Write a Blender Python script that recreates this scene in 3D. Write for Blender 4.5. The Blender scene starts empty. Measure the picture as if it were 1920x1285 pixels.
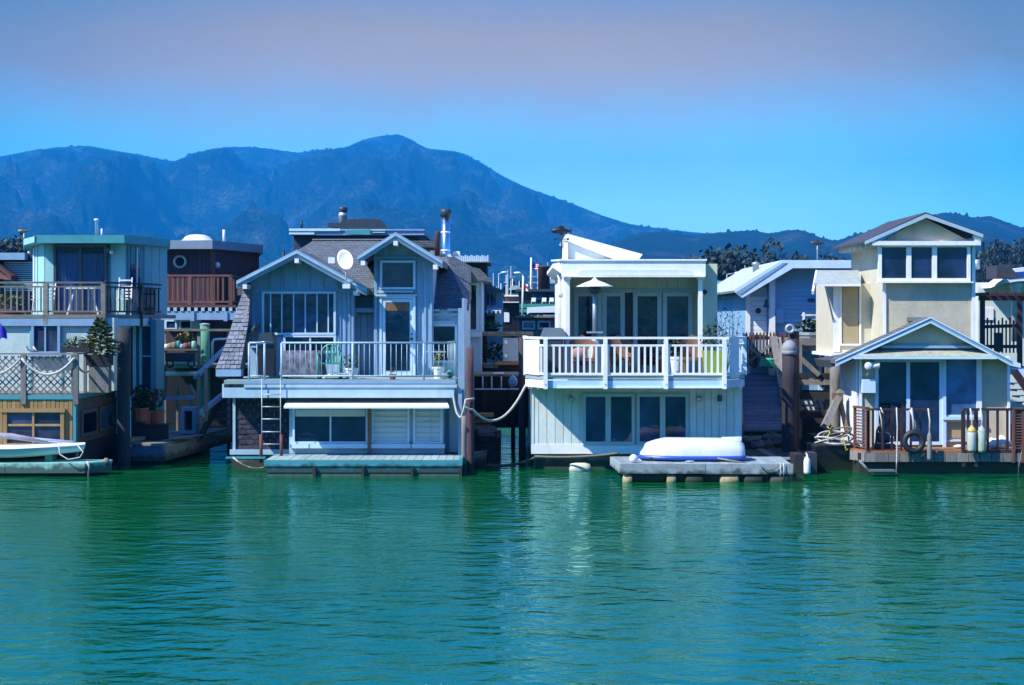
import bpy, math, random
import numpy as np
from mathutils import Vector, Matrix

random.seed(7)
scene = bpy.context.scene
COL = scene.collection
EYE, F = 3.8, 3413.0          # eye height above the water (m), focal length in photo pixels

# ------------------------------------------------------------------ camera
cam = bpy.data.cameras.new('camera')
cam.sensor_width = 36.0
cam.lens = 36.0 * F / 1920.0
cam.shift_y = -42.5 / 1920.0
cam.clip_start = 0.5
cam.clip_end = 40000.0
cam_ob = bpy.data.objects.new('camera', cam)
cam_ob.location = (0, 0, EYE)
cam_ob.rotation_euler = (math.radians(90), 0, 0)
COL.objects.link(cam_ob)
scene.camera = cam_ob

# ------------------------------------------------------------------ sun + sky
SUN_DIR = Vector((0.82, 0.50, -1.0)).normalized()     # the way the light travels
SUN_EL = math.asin(-SUN_DIR.z)
world = bpy.data.worlds.new('World')
scene.world = world
world.use_nodes = True
nt = world.node_tree
nt.nodes.clear()
sky = nt.nodes.new('ShaderNodeTexSky')
sky.sky_type = 'NISHITA'
sky.sun_disc = False
sky.sun_elevation = SUN_EL
sky.sun_rotation = math.atan2(-SUN_DIR.x, -SUN_DIR.y)
sky.air_density = 1.0
sky.dust_density = 0.6
sky.ozone_density = 2.0
geo = nt.nodes.new('ShaderNodeTexCoord')
sep = nt.nodes.new('ShaderNodeSeparateXYZ')
nt.links.new(geo.outputs['Generated'], sep.inputs[0])
nz = nt.nodes.new('ShaderNodeTexNoise')               # ragged edge of the lavender layer
nz.inputs['Scale'].default_value = 14.0
nz.inputs['Detail'].default_value = 12.0
nz.inputs['Roughness'].default_value = 0.72
nt.links.new(geo.outputs['Generated'], nz.inputs['Vector'])
mm = nt.nodes.new('ShaderNodeMath'); mm.operation = 'MULTIPLY_ADD'
mm.inputs[1].default_value = 0.035
nt.links.new(nz.outputs['Fac'], mm.inputs[0])
nt.links.new(sep.outputs['Z'], mm.inputs[2])
ramp = nt.nodes.new('ShaderNodeValToRGB')             # the colour of this hazy air by height
def stops(r, lst):
    e = r.color_ramp.elements
    while len(e) > 1: e.remove(e[-1])
    e[0].position = lst[0][0]; e[0].color = (*lst[0][1], 1)
    for p, c in lst[1:]:
        k = e.new(p); k.color = (*c, 1)
SKY_MID = [(0.00, (0.74, 1.48, 1.02)), (0.08, (0.70, 1.40, 1.02)), (0.112, (0.60, 1.10, 0.94)),
           (0.136, (0.82, 0.70, 0.48)), (0.150, (1.05, 0.58, 0.16)), (0.172, (1.05, 0.50, 0.06)), (0.195, (0.70, 0.44, 0.24)), (0.235, (0.14, 0.55, 1.20)),
           (0.28, (0.12, 0.60, 1.40)), (0.55, (0.14, 0.50, 1.25)), (1.0, (0.18, 0.46, 1.05))]
SKY_SIDE = [(0.00, (0.50, 1.35, 1.02)), (0.07, (0.34, 1.15, 0.88)), (0.110, (0.22, 0.82, 0.70)),
           (0.135, (0.40, 0.52, 0.42)), (0.155, (0.46, 0.30, 0.06)), (0.195, (0.30, 0.26, 0.08)), (0.235, (0.14, 0.55, 1.20)),
           (0.28, (0.12, 0.60, 1.40)), (0.55, (0.14, 0.50, 1.25)), (1.0, (0.18, 0.46, 1.05))]
stops(ramp, SKY_MID)
nt.links.new(mm.outputs[0], ramp.inputs[0])
ramp2 = nt.nodes.new('ShaderNodeValToRGB')            # away from the mountain's quarter the lavender thins out
stops(ramp2, SKY_SIDE)
nt.links.new(mm.outputs[0], ramp2.inputs[0])
dq = nt.nodes.new('ShaderNodeVectorMath'); dq.operation = 'DOT_PRODUCT'; dq.inputs[1].default_value = (-0.02, 1.0, 0.0)
nt.links.new(geo.outputs['Generated'], dq.inputs[0])
qr = nt.nodes.new('ShaderNodeMapRange'); qr.inputs[1].default_value = 0.950; qr.inputs[2].default_value = 0.988
nt.links.new(dq.outputs['Value'], qr.inputs[0])
qm = nt.nodes.new('ShaderNodeMix'); qm.data_type = 'RGBA'
nt.links.new(qr.outputs[0], qm.inputs[0]); nt.links.new(ramp2.outputs[0], qm.inputs[6]); nt.links.new(ramp.outputs[0], qm.inputs[7])
mul = nt.nodes.new('ShaderNodeMix'); mul.data_type = 'RGBA'; mul.blend_type = 'MULTIPLY'
mul.inputs[0].default_value = 1.0
nt.links.new(qm.outputs[2], mul.inputs[6])
nt.links.new(sky.outputs[0], mul.inputs[7])
bg = nt.nodes.new('ShaderNodeBackground')
bg.inputs[1].default_value = 0.15
out = nt.nodes.new('ShaderNodeOutputWorld')
nt.links.new(mul.outputs[2], bg.inputs[0])
nt.links.new(bg.outputs[0], out.inputs[0])

sun = bpy.data.lights.new('sun', 'SUN')
sun.energy = 4.6
sun.angle = math.radians(0.5)
sun.color = (1.0, 0.97, 0.92)
sun_ob = bpy.data.objects.new('sun', sun)
sun_ob.rotation_euler = SUN_DIR.to_track_quat('-Z', 'Y').to_euler()
sun_ob.location = (-60, -40, 90)
COL.objects.link(sun_ob)

scene.view_settings.view_transform = 'Standard'
scene.view_settings.look = 'None'
scene.view_settings.exposure = 0.72
scene.view_settings.gamma = 1.0
scene.render.engine = 'CYCLES'
scene.cycles.use_denoising = True
scene.cycles.max_bounces = 6
scene.cycles.diffuse_bounces = 2
scene.cycles.glossy_bounces = 3
scene.cycles.transparent_max_bounces = 8
scene.cycles.volume_bounces = 0
scene.cycles.caustics_reflective = False
scene.cycles.caustics_refractive = False
# ------------------------------------------------------------------ helpers
def X(px, D): return (px - 960.0) * D / F            # metres across at distance D for a measure taken in the photo
def Z(py, D): return EYE + (600.0 - py) * D / F      # metres above the water
WORLD = {}                                           # world location of every object (only translations are used)

def link(name, data, mat=None, parent=None, loc=(0, 0, 0), rot=None):
    o = bpy.data.objects.new(name, data)
    COL.objects.link(o)
    loc = Vector(loc)
    WORLD[o.name] = loc
    if parent is not None:
        o.parent = parent
        o.location = loc - WORLD[parent.name]
    else:
        o.location = loc
    if rot is not None: o.rotation_euler = rot
    return o

def tag(o, label=None, cat=None, group=None, kind=None):
    if label: o['label'] = label
    if cat: o['category'] = cat
    if group: o['group'] = group
    if kind: o['kind'] = kind
    return o

def thing(name, label, cat, loc, group=None):
    return tag(link(name, None, loc=loc), label, cat, group)

def perp(d):
    d = d.normalized()
    a = Vector((0, 0, 1)) if abs(d.z) < 0.9 else Vector((1, 0, 0))
    u = d.cross(a).normalized()
    return u, u.cross(d).normalized()

class MB:
    def __init__(s): s.v, s.f = [], []
    def _add(s, v, f):
        n = len(s.v); s.v += [tuple(p) for p in v]; s.f += [tuple(i + n for i in q) for q in f]; return s
    def box(s, x0, x1, y0, y1, z0, z1):
        if x0 > x1: x0, x1 = x1, x0
        if y0 > y1: y0, y1 = y1, y0
        if z0 > z1: z0, z1 = z1, z0
        return s._add([(x0,y0,z0),(x1,y0,z0),(x1,y1,z0),(x0,y1,z0),(x0,y0,z1),(x1,y0,z1),(x1,y1,z1),(x0,y1,z1)],
                      [(0,3,2,1),(4,5,6,7),(0,1,5,4),(1,2,6,5),(2,3,7,6),(3,0,4,7)])
    def ext(s, poly, vec):                            # polygon (3D points) swept along vec
        p = [Vector(q) for q in poly]; vec = Vector(vec); n = len(p)
        nor = Vector((0, 0, 0))
        for i in range(n): nor += p[i].cross(p[(i + 1) % n])
        if nor.dot(vec) > 0: p = p[::-1]
        return s._add(p + [q + vec for q in p],
                      [tuple(range(n)), tuple(range(2*n-1, n-1, -1))] + [(i, i + n, (i+1) % n + n, (i+1) % n) for i in range(n)])
    def prism(s, poly, y0, y1):                       # polygon of (x, z) swept from y0 to y1
        return s.ext([(a, y0, b) for a, b in poly], (0, y1 - y0, 0))
    def hull(s, a, b):                                # loft between two polygons of equal length
        n = len(a)
        a = [Vector(q) for q in a]; b = [Vector(q) for q in b]
        nor = Vector((0, 0, 0))
        for i in range(n): nor += a[i].cross(a[(i + 1) % n])
        if nor.dot(b[0] - a[0]) > 0: a, b = a[::-1], b[::-1]
        return s._add(a + b, [tuple(range(n)), tuple(range(2*n-1, n-1, -1))] + [(i, i + n, (i+1) % n + n, (i+1) % n) for i in range(n)])
    def tube(s, pts, r, n=6, r1=None):
        pts = [Vector(p) for p in pts]; m = len(pts); r1 = r if r1 is None else r1
        d0 = pts[1] - pts[0]; u, w = perp(d0); vs = []
        for i, p in enumerate(pts):
            d = (pts[min(i + 1, m - 1)] - pts[max(i - 1, 0)])
            if d.length > 1e-9:
                d.normalize(); u = (u - d * u.dot(d))
                u = u.normalized() if u.length > 1e-6 else perp(d)[0]
                w = u.cross(d)
            rr = r + (r1 - r) * i / (m - 1)
            for k in range(n):
                a = 2 * math.pi * k / n
                vs.append(p + (u * math.cos(a) + w * math.sin(a)) * rr)
        fs = [(i*n + k, i*n + (k+1) % n, (i+1)*n + (k+1) % n, (i+1)*n + k) for i in range(m-1) for k in range(n)]
        fs += [tuple(range(n-1, -1, -1)), tuple((m-1)*n + k for k in range(n))]
        return s._add(vs, fs)
    def beam(s, p0, p1, w, h, up=(0, 0, 1)):          # bar from p0 to p1, w across, h along up
        p0, p1, up = Vector(p0), Vector(p1), Vector(up)
        d = (p1 - p0).normalized()
        if abs(d.dot(up)) > 0.99: up = Vector((0, 1, 0))
        u = d.cross(up).normalized(); v = u.cross(d).normalized()
        c = [u * (a * w / 2) + v * (b * h / 2) for a, b in ((-1,-1),(1,-1),(1,1),(-1,1))]
        return s.hull([p0 + q for q in c], [p1 + q for q in c])
    def lathe(s, prof, c=(0, 0, 0), n=12, ax='z'):    # profile of (radius, height)
        vs, fs = [], []
        for r, h in prof:
            for k in range(n):
                a = 2 * math.pi * k / n; x, y = r * math.cos(a), r * math.sin(a)
                q = (x, y, h) if ax == 'z' else ((h, x, y) if ax == 'x' else (y, h, x))
                vs.append((q[0] + c[0], q[1] + c[1], q[2] + c[2]))
        m = len(prof)
        fs = [(i*n + k, i*n + (k+1) % n, (i+1)*n + (k+1) % n, (i+1)*n + k) for i in range(m-1) for k in range(n)]
        fs += [tuple(range(n-1, -1, -1)), tuple((m-1)*n + k for k in range(n))]
        return s._add(vs, fs)
    def ball(s, c, r, n=10, m=6):
        rx, ry, rz = (r, r, r) if not hasattr(r, '__len__') else r
        prof = [(max(1e-4, math.sin(math.pi * i / m)), -math.cos(math.pi * i / m)) for i in range(m + 1)]
        k = len(s.v); s.lathe(prof, (0, 0, 0), n)
        for i in range(k, len(s.v)):
            a = s.v[i]; s.v[i] = (a[0]*rx + c[0], a[1]*ry + c[1], a[2]*rz + c[2])
        return s
    def torus(s, c, R, r, ax='y', n=24, m=10):
        vs, fs = [], []
        for i in range(n):
            a = 2*math.pi*i/n
            for j in range(m):
                b = 2*math.pi*j/m; q = R + r*math.cos(b); h = r*math.sin(b)
                p = (q*math.cos(a), h, q*math.sin(a)) if ax == 'y' else ((q*math.cos(a), q*math.sin(a), h) if ax == 'z' else (h, q*math.cos(a), q*math.sin(a)))
                vs.append((p[0]+c[0], p[1]+c[1], p[2]+c[2]))
        fs = [(i*m+j, ((i+1) % n)*m+j, ((i+1) % n)*m+(j+1) % m, i*m+(j+1) % m) for i in range(n) for j in range(m)]
        return s._add(vs, fs)
    def build(s, name, mat, parent=None, smooth=False, fix=False):
        v = np.array(s.v, dtype=float)
        lo, hi = v.min(0), v.max(0); c = (lo + hi) / 2
        if parent is None: c[2] = lo[2]
        me = bpy.data.meshes.new(name)
        me.from_pydata((v - c).tolist(), [], s.f)
        if smooth: me.polygons.foreach_set('use_smooth', [True] * len(me.polygons))
        me.materials.append(mat)
        me.update()
        if fix:
            import bmesh
            b = bmesh.new(); b.from_mesh(me); bmesh.ops.recalc_face_normals(b, faces=b.faces); b.to_mesh(me); b.free()
        return link(name, me, parent=parent, loc=c)

def B(name, mat, parent, x0, x1, y0, y1, z0, z1):     # one box as one part
    return MB().box(x0, x1, y0, y1, z0, z1).build(name, mat, parent)
def BAR(name, mat, parent, p0, p1, w, h, up=(0, 0, 1)):
    return MB().beam(p0, p1, w, h, up).build(name, mat, parent)
def TUBE(name, mat, parent, pts, r, n=6, r1=None, smooth=True):
    return MB().tube(pts, r, n, r1).build(name, mat, parent, smooth)
_BOX = {}
def CLONE(o, loc, name=None, parent='same'):          # copy of one part, sharing its mesh
    p = o.parent if parent == 'same' else parent
    return link(name or o.name.split('.')[0], o.data, parent=p, loc=loc, rot=o.rotation_euler.copy())
def copy_tree(o, delta, parent=None):
    c = o.copy(); COL.objects.link(c)
    WORLD[c.name] = WORLD[o.name] + Vector(delta)
    c.parent = parent
    c.location = WORLD[c.name] - (WORLD[parent.name] if parent else Vector())
    for ch in o.children: copy_tree(ch, delta, c)
    return c
def sag(p0, p1, drop, n=12):                          # hanging rope
    p0, p1 = Vector(p0), Vector(p1)
    return [p0.lerp(p1, i / n) - Vector((0, 0, drop * 4 * (i/n) * (1 - i/n))) for i in range(n + 1)]

# ------------------------------------------------------------------ materials
MATS = {}
def mat(name, col, rough=0.7, var=0.18, scale=3.0, bump=0.15, metal=0.0, grain=(1, 1, 1), dirt=0.0, dirtcol=(0.05, 0.045, 0.035), rnd=0.12, spec=0.5, bscale=None, tide=True):
    """painted or weathered surface: noise in colour, streaks, fine relief, a small change from piece to piece"""
    if name in MATS: return MATS[name]
    m = bpy.data.materials.new(name); m.use_nodes = True
    t = m.node_tree; N = t.nodes; L = t.links
    p = N['Principled BSDF']
    p.inputs['Roughness'].default_value = rough
    p.inputs['Metallic'].default_value = metal
    p.inputs['Specular IOR Level'].default_value = spec
    g = N.new('ShaderNodeNewGeometry')
    mp = N.new('ShaderNodeMapping'); mp.inputs['Scale'].default_value = grain
    L.new(g.outputs['Position'], mp.inputs[0])
    oi = N.new('ShaderNodeObjectInfo')
    off = N.new('ShaderNodeVectorMath'); off.operation = 'SCALE'; off.inputs[0].default_value = (7.3, 3.1, 5.7)
    L.new(oi.outputs['Random'], off.inputs['Scale'])
    L.new(off.outputs[0], mp.inputs['Location'])
    n1 = N.new('ShaderNodeTexNoise'); n1.inputs['Scale'].default_value = scale; n1.inputs['Detail'].default_value = 5; n1.inputs['Roughness'].default_value = 0.65
    L.new(mp.outputs[0], n1.inputs['Vector'])
    r = N.new('ShaderNodeMapRange'); r.inputs[1].default_value = 0.3; r.inputs[2].default_value = 0.7
    r.inputs[3].default_value = 1 - var; r.inputs[4].default_value = 1 + var
    L.new(n1.outputs['Fac'], r.inputs[0])
    rr = N.new('ShaderNodeMapRange'); rr.inputs[3].default_value = 1 - rnd; rr.inputs[4].default_value = 1 + rnd
    L.new(oi.outputs['Random'], rr.inputs[0])
    mu = N.new('ShaderNodeMath'); mu.operation = 'MULTIPLY'
    L.new(r.outputs[0], mu.inputs[0]); L.new(rr.outputs[0], mu.inputs[1])
    sc = N.new('ShaderNodeVectorMath'); sc.operation = 'SCALE'; sc.inputs[0].default_value = col
    L.new(mu.outputs[0], sc.inputs['Scale'])
    last = sc.outputs[0]
    if dirt > 0:
        n2 = N.new('ShaderNodeTexNoise'); n2.inputs['Scale'].default_value = scale * 0.9; n2.inputs['Detail'].default_value = 7; n2.inputs['Roughness'].default_value = 0.7
        mp2 = N.new('ShaderNodeMapping'); mp2.inputs['Scale'].default_value = (2.2, 2.2, 0.5); mp2.inputs['Location'].default_value = (3, 9, 1)
        L.new(g.outputs['Position'], mp2.inputs[0]); L.new(mp2.outputs[0], n2.inputs['Vector'])
        cr = N.new('ShaderNodeMapRange'); cr.inputs[1].default_value = 0.52; cr.inputs[2].default_value = 0.75; cr.inputs[4].default_value = dirt
        L.new(n2.outputs['Fac'], cr.inputs[0])
        mx = N.new('ShaderNodeMix'); mx.data_type = 'RGBA'
        L.new(cr.outputs[0], mx.inputs[0]); L.new(last, mx.inputs[6]); mx.inputs[7].default_value = (*dirtcol, 1)
        last = mx.outputs[2]
    if tide:                                          # algae and wet stain on whatever stands in the water
        sz = N.new('ShaderNodeSeparateXYZ'); L.new(g.outputs['Position'], sz.inputs[0])
        n4 = N.new('ShaderNodeTexNoise'); n4.inputs['Scale'].default_value = 5.0; n4.inputs['Detail'].default_value = 4
        L.new(g.outputs['Position'], n4.inputs['Vector'])
        ma = N.new('ShaderNodeMath'); ma.operation = 'MULTIPLY_ADD'; ma.inputs[1].default_value = 0.38; L.new(n4.outputs['Fac'], ma.inputs[0]); 
        ng = N.new('ShaderNodeMath'); ng.operation = 'MULTIPLY'; ng.inputs[1].default_value = -1.0; L.new(sz.outputs['Z'], ng.inputs[0])
        L.new(ng.outputs[0], ma.inputs[2])
        tr = N.new('ShaderNodeMapRange'); tr.inputs[1].default_value = -0.12; tr.inputs[2].default_value = -0.01; tr.inputs[4].default_value = 0.85
        L.new(ma.outputs[0], tr.inputs[0])
        mt = N.new('ShaderNodeMix'); mt.data_type = 'RGBA'; L.new(tr.outputs[0], mt.inputs[0]); L.new(last, mt.inputs[6]); mt.inputs[7].default_value = (0.018, 0.028, 0.012, 1)
        last = mt.outputs[2]
    L.new(last, p.inputs['Base Color'])
    if bump > 0:
        n3 = N.new('ShaderNodeTexNoise'); n3.inputs['Scale'].default_value = bscale or scale * 6; n3.inputs['Detail'].default_value = 4
        L.new(mp.outputs[0], n3.inputs['Vector'])
        b = N.new('ShaderNodeBump'); b.inputs['Strength'].default_value = bump; b.inputs['Distance'].default_value = 0.02
        L.new(n3.outputs['Fac'], b.inputs['Height']); L.new(b.outputs[0], p.inputs['Normal'])
    MATS[name] = m
    return m

def glass_mat(name, tint=(0.012, 0.016, 0.03), clear=0.0, rough=0.03, wob=0.45):
    """window pane: dark room behind it, mirror on top, slightly wavy; clear > 0 lets what is behind show"""
    m = bpy.data.materials.new(name); m.use_nodes = True
    t = m.node_tree; N = t.nodes; L = t.links
    p = N['Principled BSDF']
    p.inputs['Roughness'].default_value = rough
    p.inputs['IOR'].default_value = 1.5
    g = N.new('ShaderNodeNewGeometry'); n = N.new('ShaderNodeTexNoise'); n.inputs['Scale'].default_value = 1.3
    L.new(g.outputs['Position'], n.inputs['Vector'])
    r = N.new('ShaderNodeMapRange'); r.inputs[1].default_value = 0.35; r.inputs[2].default_value = 0.7; r.inputs[3].default_value = 0.5; r.inputs[4].default_value = 2.2
    L.new(n.outputs['Fac'], r.inputs[0])
    oi = N.new('ShaderNodeObjectInfo'); ro = N.new('ShaderNodeMapRange'); ro.inputs[3].default_value = 0.35; ro.inputs[4].default_value = 2.4
    L.new(oi.outputs['Random'], ro.inputs[0])
    rm = N.new('ShaderNodeMath'); rm.operation = 'MULTIPLY'; L.new(r.outputs[0], rm.inputs[0]); L.new(ro.outputs[0], rm.inputs[1])
    sc = N.new('ShaderNodeVectorMath'); sc.operation = 'SCALE'; sc.inputs[0].default_value = tint
    L.new(rm.outputs[0], sc.inputs['Scale']); L.new(sc.outputs[0], p.inputs['Base Color'])
    b = N.new('ShaderNodeBump'); b.inputs['Strength'].default_value = wob; b.inputs['Distance'].default_value = 0.02
    n2 = N.new('ShaderNodeTexNoise'); n2.inputs['Scale'].default_value = 2.2; L.new(g.outputs['Position'], n2.inputs['Vector'])
    L.new(n2.outputs['Fac'], b.inputs['Height']); L.new(b.outputs[0], p.inputs['Normal'])
    if clear > 0:
        tr = N.new('ShaderNodeBsdfTransparent'); tr.inputs[0].default_value = (0.8, 0.9, 1, 1)
        mx = N.new('ShaderNodeMixShader'); mx.inputs[0].default_value = clear
        L.new(p.outputs[0], mx.inputs[1]); L.new(tr.outputs[0], mx.inputs[2])
        L.new(mx.outputs[0], N['Material Output'].inputs[0])
    return m
# ------------------------------------------------------------------ numpy noise for the terrain
_rng = np.random.default_rng(3)
_TAB = _rng.random((256, 256))
def vnoise(x, y):
    xi, yi = np.floor(x).astype(int), np.floor(y).astype(int)
    fx, fy = x - xi, y - yi
    fx = fx*fx*(3-2*fx); fy = fy*fy*(3-2*fy)
    a = _TAB[xi & 255, yi & 255]; b = _TAB[(xi+1) & 255, yi & 255]
    c = _TAB[xi & 255, (yi+1) & 255]; d = _TAB[(xi+1) & 255, (yi+1) & 255]
    return (a*(1-fx)+b*fx)*(1-fy) + (c*(1-fx)+d*fx)*fy
def fbm(x, y, o=5, ridged=False):
    s, a, t = 0, 0.5, 0
    for i in range(o):
        n = vnoise(x + 17*i, y + 31*i)
        if ridged: n = 1 - np.abs(2*n - 1)
        s = s + a*n; t += a; a *= 0.5; x = x*2.03; y = y*2.03
    return s / t

# ------------------------------------------------------------------ water
def water_mat():
    m = bpy.data.materials.new('harbour_water'); m.use_nodes = True
    t = m.node_tree; N = t.nodes; L = t.links
    N.remove(N['Principled BSDF'])
    body = N.new('ShaderNodeBsdfDiffuse'); body.inputs['Color'].default_value = (0.003, 0.112, 0.022, 1)   # silty green water
    top = N.new('ShaderNodeBsdfGlossy'); top.inputs['Color'].default_value = (0.44, 0.90, 1.0, 1); top.inputs['Roughness'].default_value = 0.012
    fr = N.new('ShaderNodeFresnel'); fr.inputs['IOR'].default_value = 1.72
    mixs = N.new('ShaderNodeMixShader')
    L.new(fr.outputs[0], mixs.inputs[0]); L.new(body.outputs[0], mixs.inputs[1]); L.new(top.outputs[0], mixs.inputs[2])
    L.new(mixs.outputs[0], N['Material Output'].inputs['Surface'])
    g = N.new('ShaderNodeNewGeometry')
    def noise(scale, detail, sx, sy, rot=0.0, dist=0.0):
        mp = N.new('ShaderNodeMapping'); mp.inputs['Scale'].default_value = (sx, sy, 1); mp.inputs['Rotation'].default_value = (0, 0, rot)
        L.new(g.outputs['Position'], mp.inputs[0])
        n = N.new('ShaderNodeTexNoise'); n.inputs['Scale'].default_value = scale; n.inputs['Detail'].default_value = detail
        n.inputs['Distortion'].default_value = dist
        L.new(mp.outputs[0], n.inputs['Vector']); return n
    a = noise(0.7, 2, 1.0, 1.2, 0.25, 0.8)            # slow swell
    b = noise(2.6, 3, 0.9, 1.1, -0.22, 0.5)           # wind chop
    c = noise(8.5, 4, 0.95, 1.1, 0.18, 0.3)             # ripples
    big = noise(0.09, 3, 1.0, 0.55, 0.5)
    def mad(x, k, y=None):
        q = N.new('ShaderNodeMath'); q.operation = 'MULTIPLY_ADD'; q.inputs[1].default_value = k; q.inputs[2].default_value = 0
        L.new(x, q.inputs[0])
        if y is not None: L.new(y, q.inputs[2])
        return q.outputs[0]
    def train(scale, rot, dist):                       # long-crested wavelets crossing the basin
        mp = N.new('ShaderNodeMapping'); mp.inputs['Rotation'].default_value = (0, 0, rot)
        L.new(g.outputs['Position'], mp.inputs[0])
        w = N.new('ShaderNodeTexWave'); w.wave_type = 'BANDS'; w.bands_direction = 'Y'; w.wave_profile = 'SIN'
        w.inputs['Scale'].default_value = scale; w.inputs['Distortion'].default_value = dist; w.inputs['Detail'].default_value = 3; w.inputs['Detail Scale'].default_value = 0.5
        L.new(mp.outputs[0], w.inputs['Vector']); return w
    w1 = train(0.62, 0.28, 7.0); w2 = train(1.05, -0.35, 6.0)
    h = mad(a.outputs['Fac'], 0.085)
    h = mad(b.outputs['Fac'], 0.034, h)
    h = mad(c.outputs['Fac'], 0.012, h)
    h = mad(w1.outputs['Fac'], 0.005, h)
    h = mad(w2.outputs['Fac'], 0.0025, h)
    # calmer and rougher patches
    pr = N.new('ShaderNodeMapRange'); pr.inputs[1].default_value = 0.35; pr.inputs[2].default_value = 0.65; pr.inputs[3].default_value = 0.45; pr.inputs[4].default_value = 1.15
    L.new(big.outputs['Fac'], pr.inputs[0])
    bp = N.new('ShaderNodeBump'); bp.inputs['Distance'].default_value = 1.0
    L.new(pr.outputs[0], bp.inputs['Strength'])
    L.new(h, bp.inputs['Height'])
    for q in (top, fr): L.new(bp.outputs[0], q.inputs['Normal'])
    return m
W = MB()
W._add([(-9000, -9000, 0), (9000, -9000, 0), (9000, 9300, 0), (-9000, 9300, 0)], [(0, 1, 2, 3)])
tag(W.build('water', water_mat()), kind='structure')

# ------------------------------------------------------------------ hills
def land_mat(name, forest, dry, amount, sc, bump):
    m = bpy.data.materials.new(name); m.use_nodes = True
    t = m.node_tree; N = t.nodes; L = t.links; p = N['Principled BSDF']
    p.inputs['Roughness'].default_value = 0.95; p.inputs['Specular IOR Level'].default_value = 0.1
    g = N.new('ShaderNodeNewGeometry')
    n = N.new('ShaderNodeTexNoise'); n.inputs['Scale'].default_value = sc; n.inputs['Detail'].default_value = 9; n.inputs['Roughness'].default_value = 0.62
    L.new(g.outputs['Position'], n.inputs['Vector'])
    r = N.new('ShaderNodeMapRange'); r.inputs[1].default_value = amount - 0.05; r.inputs[2].default_value = amount + 0.16
    L.new(n.outputs['Fac'], r.inputs[0])
    n2 = N.new('ShaderNodeTexNoise'); n2.inputs['Scale'].default_value = sc * 12; n2.inputs['Detail'].default_value = 6; n2.inputs['Roughness'].default_value = 0.7
    L.new(g.outputs['Position'], n2.inputs['Vector'])
    r2 = N.new('ShaderNodeMapRange'); r2.inputs[1].default_value = 0.35; r2.inputs[2].default_value = 0.65; r2.inputs[3].default_value = 0.25; r2.inputs[4].default_value = 2.3
    L.new(n2.outputs['Fac'], r2.inputs[0])
    mx = N.new('ShaderNodeMix'); mx.data_type = 'RGBA'
    L.new(r.outputs[0], mx.inputs[0]); mx.inputs[6].default_value = (*forest, 1); mx.inputs[7].default_value = (*dry, 1)
    s = N.new('ShaderNodeVectorMath'); s.operation = 'SCALE'
    L.new(mx.outputs[2], s.inputs[0]); L.new(r2.outputs[0], s.inputs['Scale'])
    L.new(s.outputs[0], p.inputs['Base Color'])
    b = N.new('ShaderNodeBump'); b.inputs['Strength'].default_value = 1.0; b.inputs['Distance'].default_value = bump
    L.new(n2.outputs['Fac'], b.inputs['Height']); L.new(b.outputs[0], p.inputs['Normal'])
    return m

def terrain(name, profile, R0, R1, Rback, ncol, nrow, x0, x1, mat_, rough, trees, pw=1.5, seed=0.0, freq=1.0, base=2.0):
    """hill whose skyline at distance R1 follows the measured profile (px, py); falls to the shore at R0"""
    pxs = np.linspace(x0, x1, ncol)
    P = np.array(profile, float)
    crest = np.interp(pxs, P[:, 0], P[:, 1])
    crest = np.convolve(np.pad(crest, 6, mode='edge'), np.ones(13)/13, 'valid') * 0.5 + crest * 0.5
    tn = (600 - crest) / F                                   # tangent of the skyline's height
    front = np.linspace(0, 1, nrow); back = np.linspace(1, 0, 8)[1:]
    verts = []
    az = (pxs - 960) / F
    for i, t in enumerate(list(front) + [1 + (1 - b) for b in back]):
        r = R0 + (R1 - R0) * t if t <= 1 else R1 + (Rback - R1) * (t - 1)
        x = az * r
        g = min(t, 1.0)
        h = tn * R1 * (g ** pw if t <= 1 else max(0.0, 2 - t))
        u, v = x / 900 * freq + seed, r / 900 * freq + seed
        rid = fbm(u + 0.25*fbm(u*2, v*2, 3), v * 0.55, 6, True) - 0.55
        fine = fbm(u * 9, v * 9, 4) - 0.5
        w = (g * (1 - g)) * 4 if t <= 1 else 0.0
        h = h + (rid * rough * w * (0.3 + tn / tn.max()) + fine * rough * 0.10 * w)
        if t <= 1 and t > 0: h = np.minimum(h, tn * r * (0.995 - 0.02 * (1 - t)))
        if abs(t - 1) < 1e-6:
            k = np.floor(pxs / 1.7).astype(int)
            bumps = _TAB[(k * 7) & 255, (k // 200 + int(seed * 10)) & 255]
            h = h + trees * (bumps ** 4) * (0.25 + 0.75 * (vnoise(pxs / 45 + seed, pxs * 0) > 0.5))
        h = np.maximum(h, base if t > 0 else -2.0)
        verts.append(np.stack([x, np.full_like(x, r), h], 1))
    n = len(verts); V = np.concatenate(verts)
    fs = [(i*ncol + j, i*ncol + j + 1, (i+1)*ncol + j + 1, (i+1)*ncol + j) for i in range(n-1) for j in range(ncol-1)]
    b = MB(); b.v = V.tolist(); b.f = fs
    return tag(b.build(name, mat_, smooth=True), kind='structure')

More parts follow.
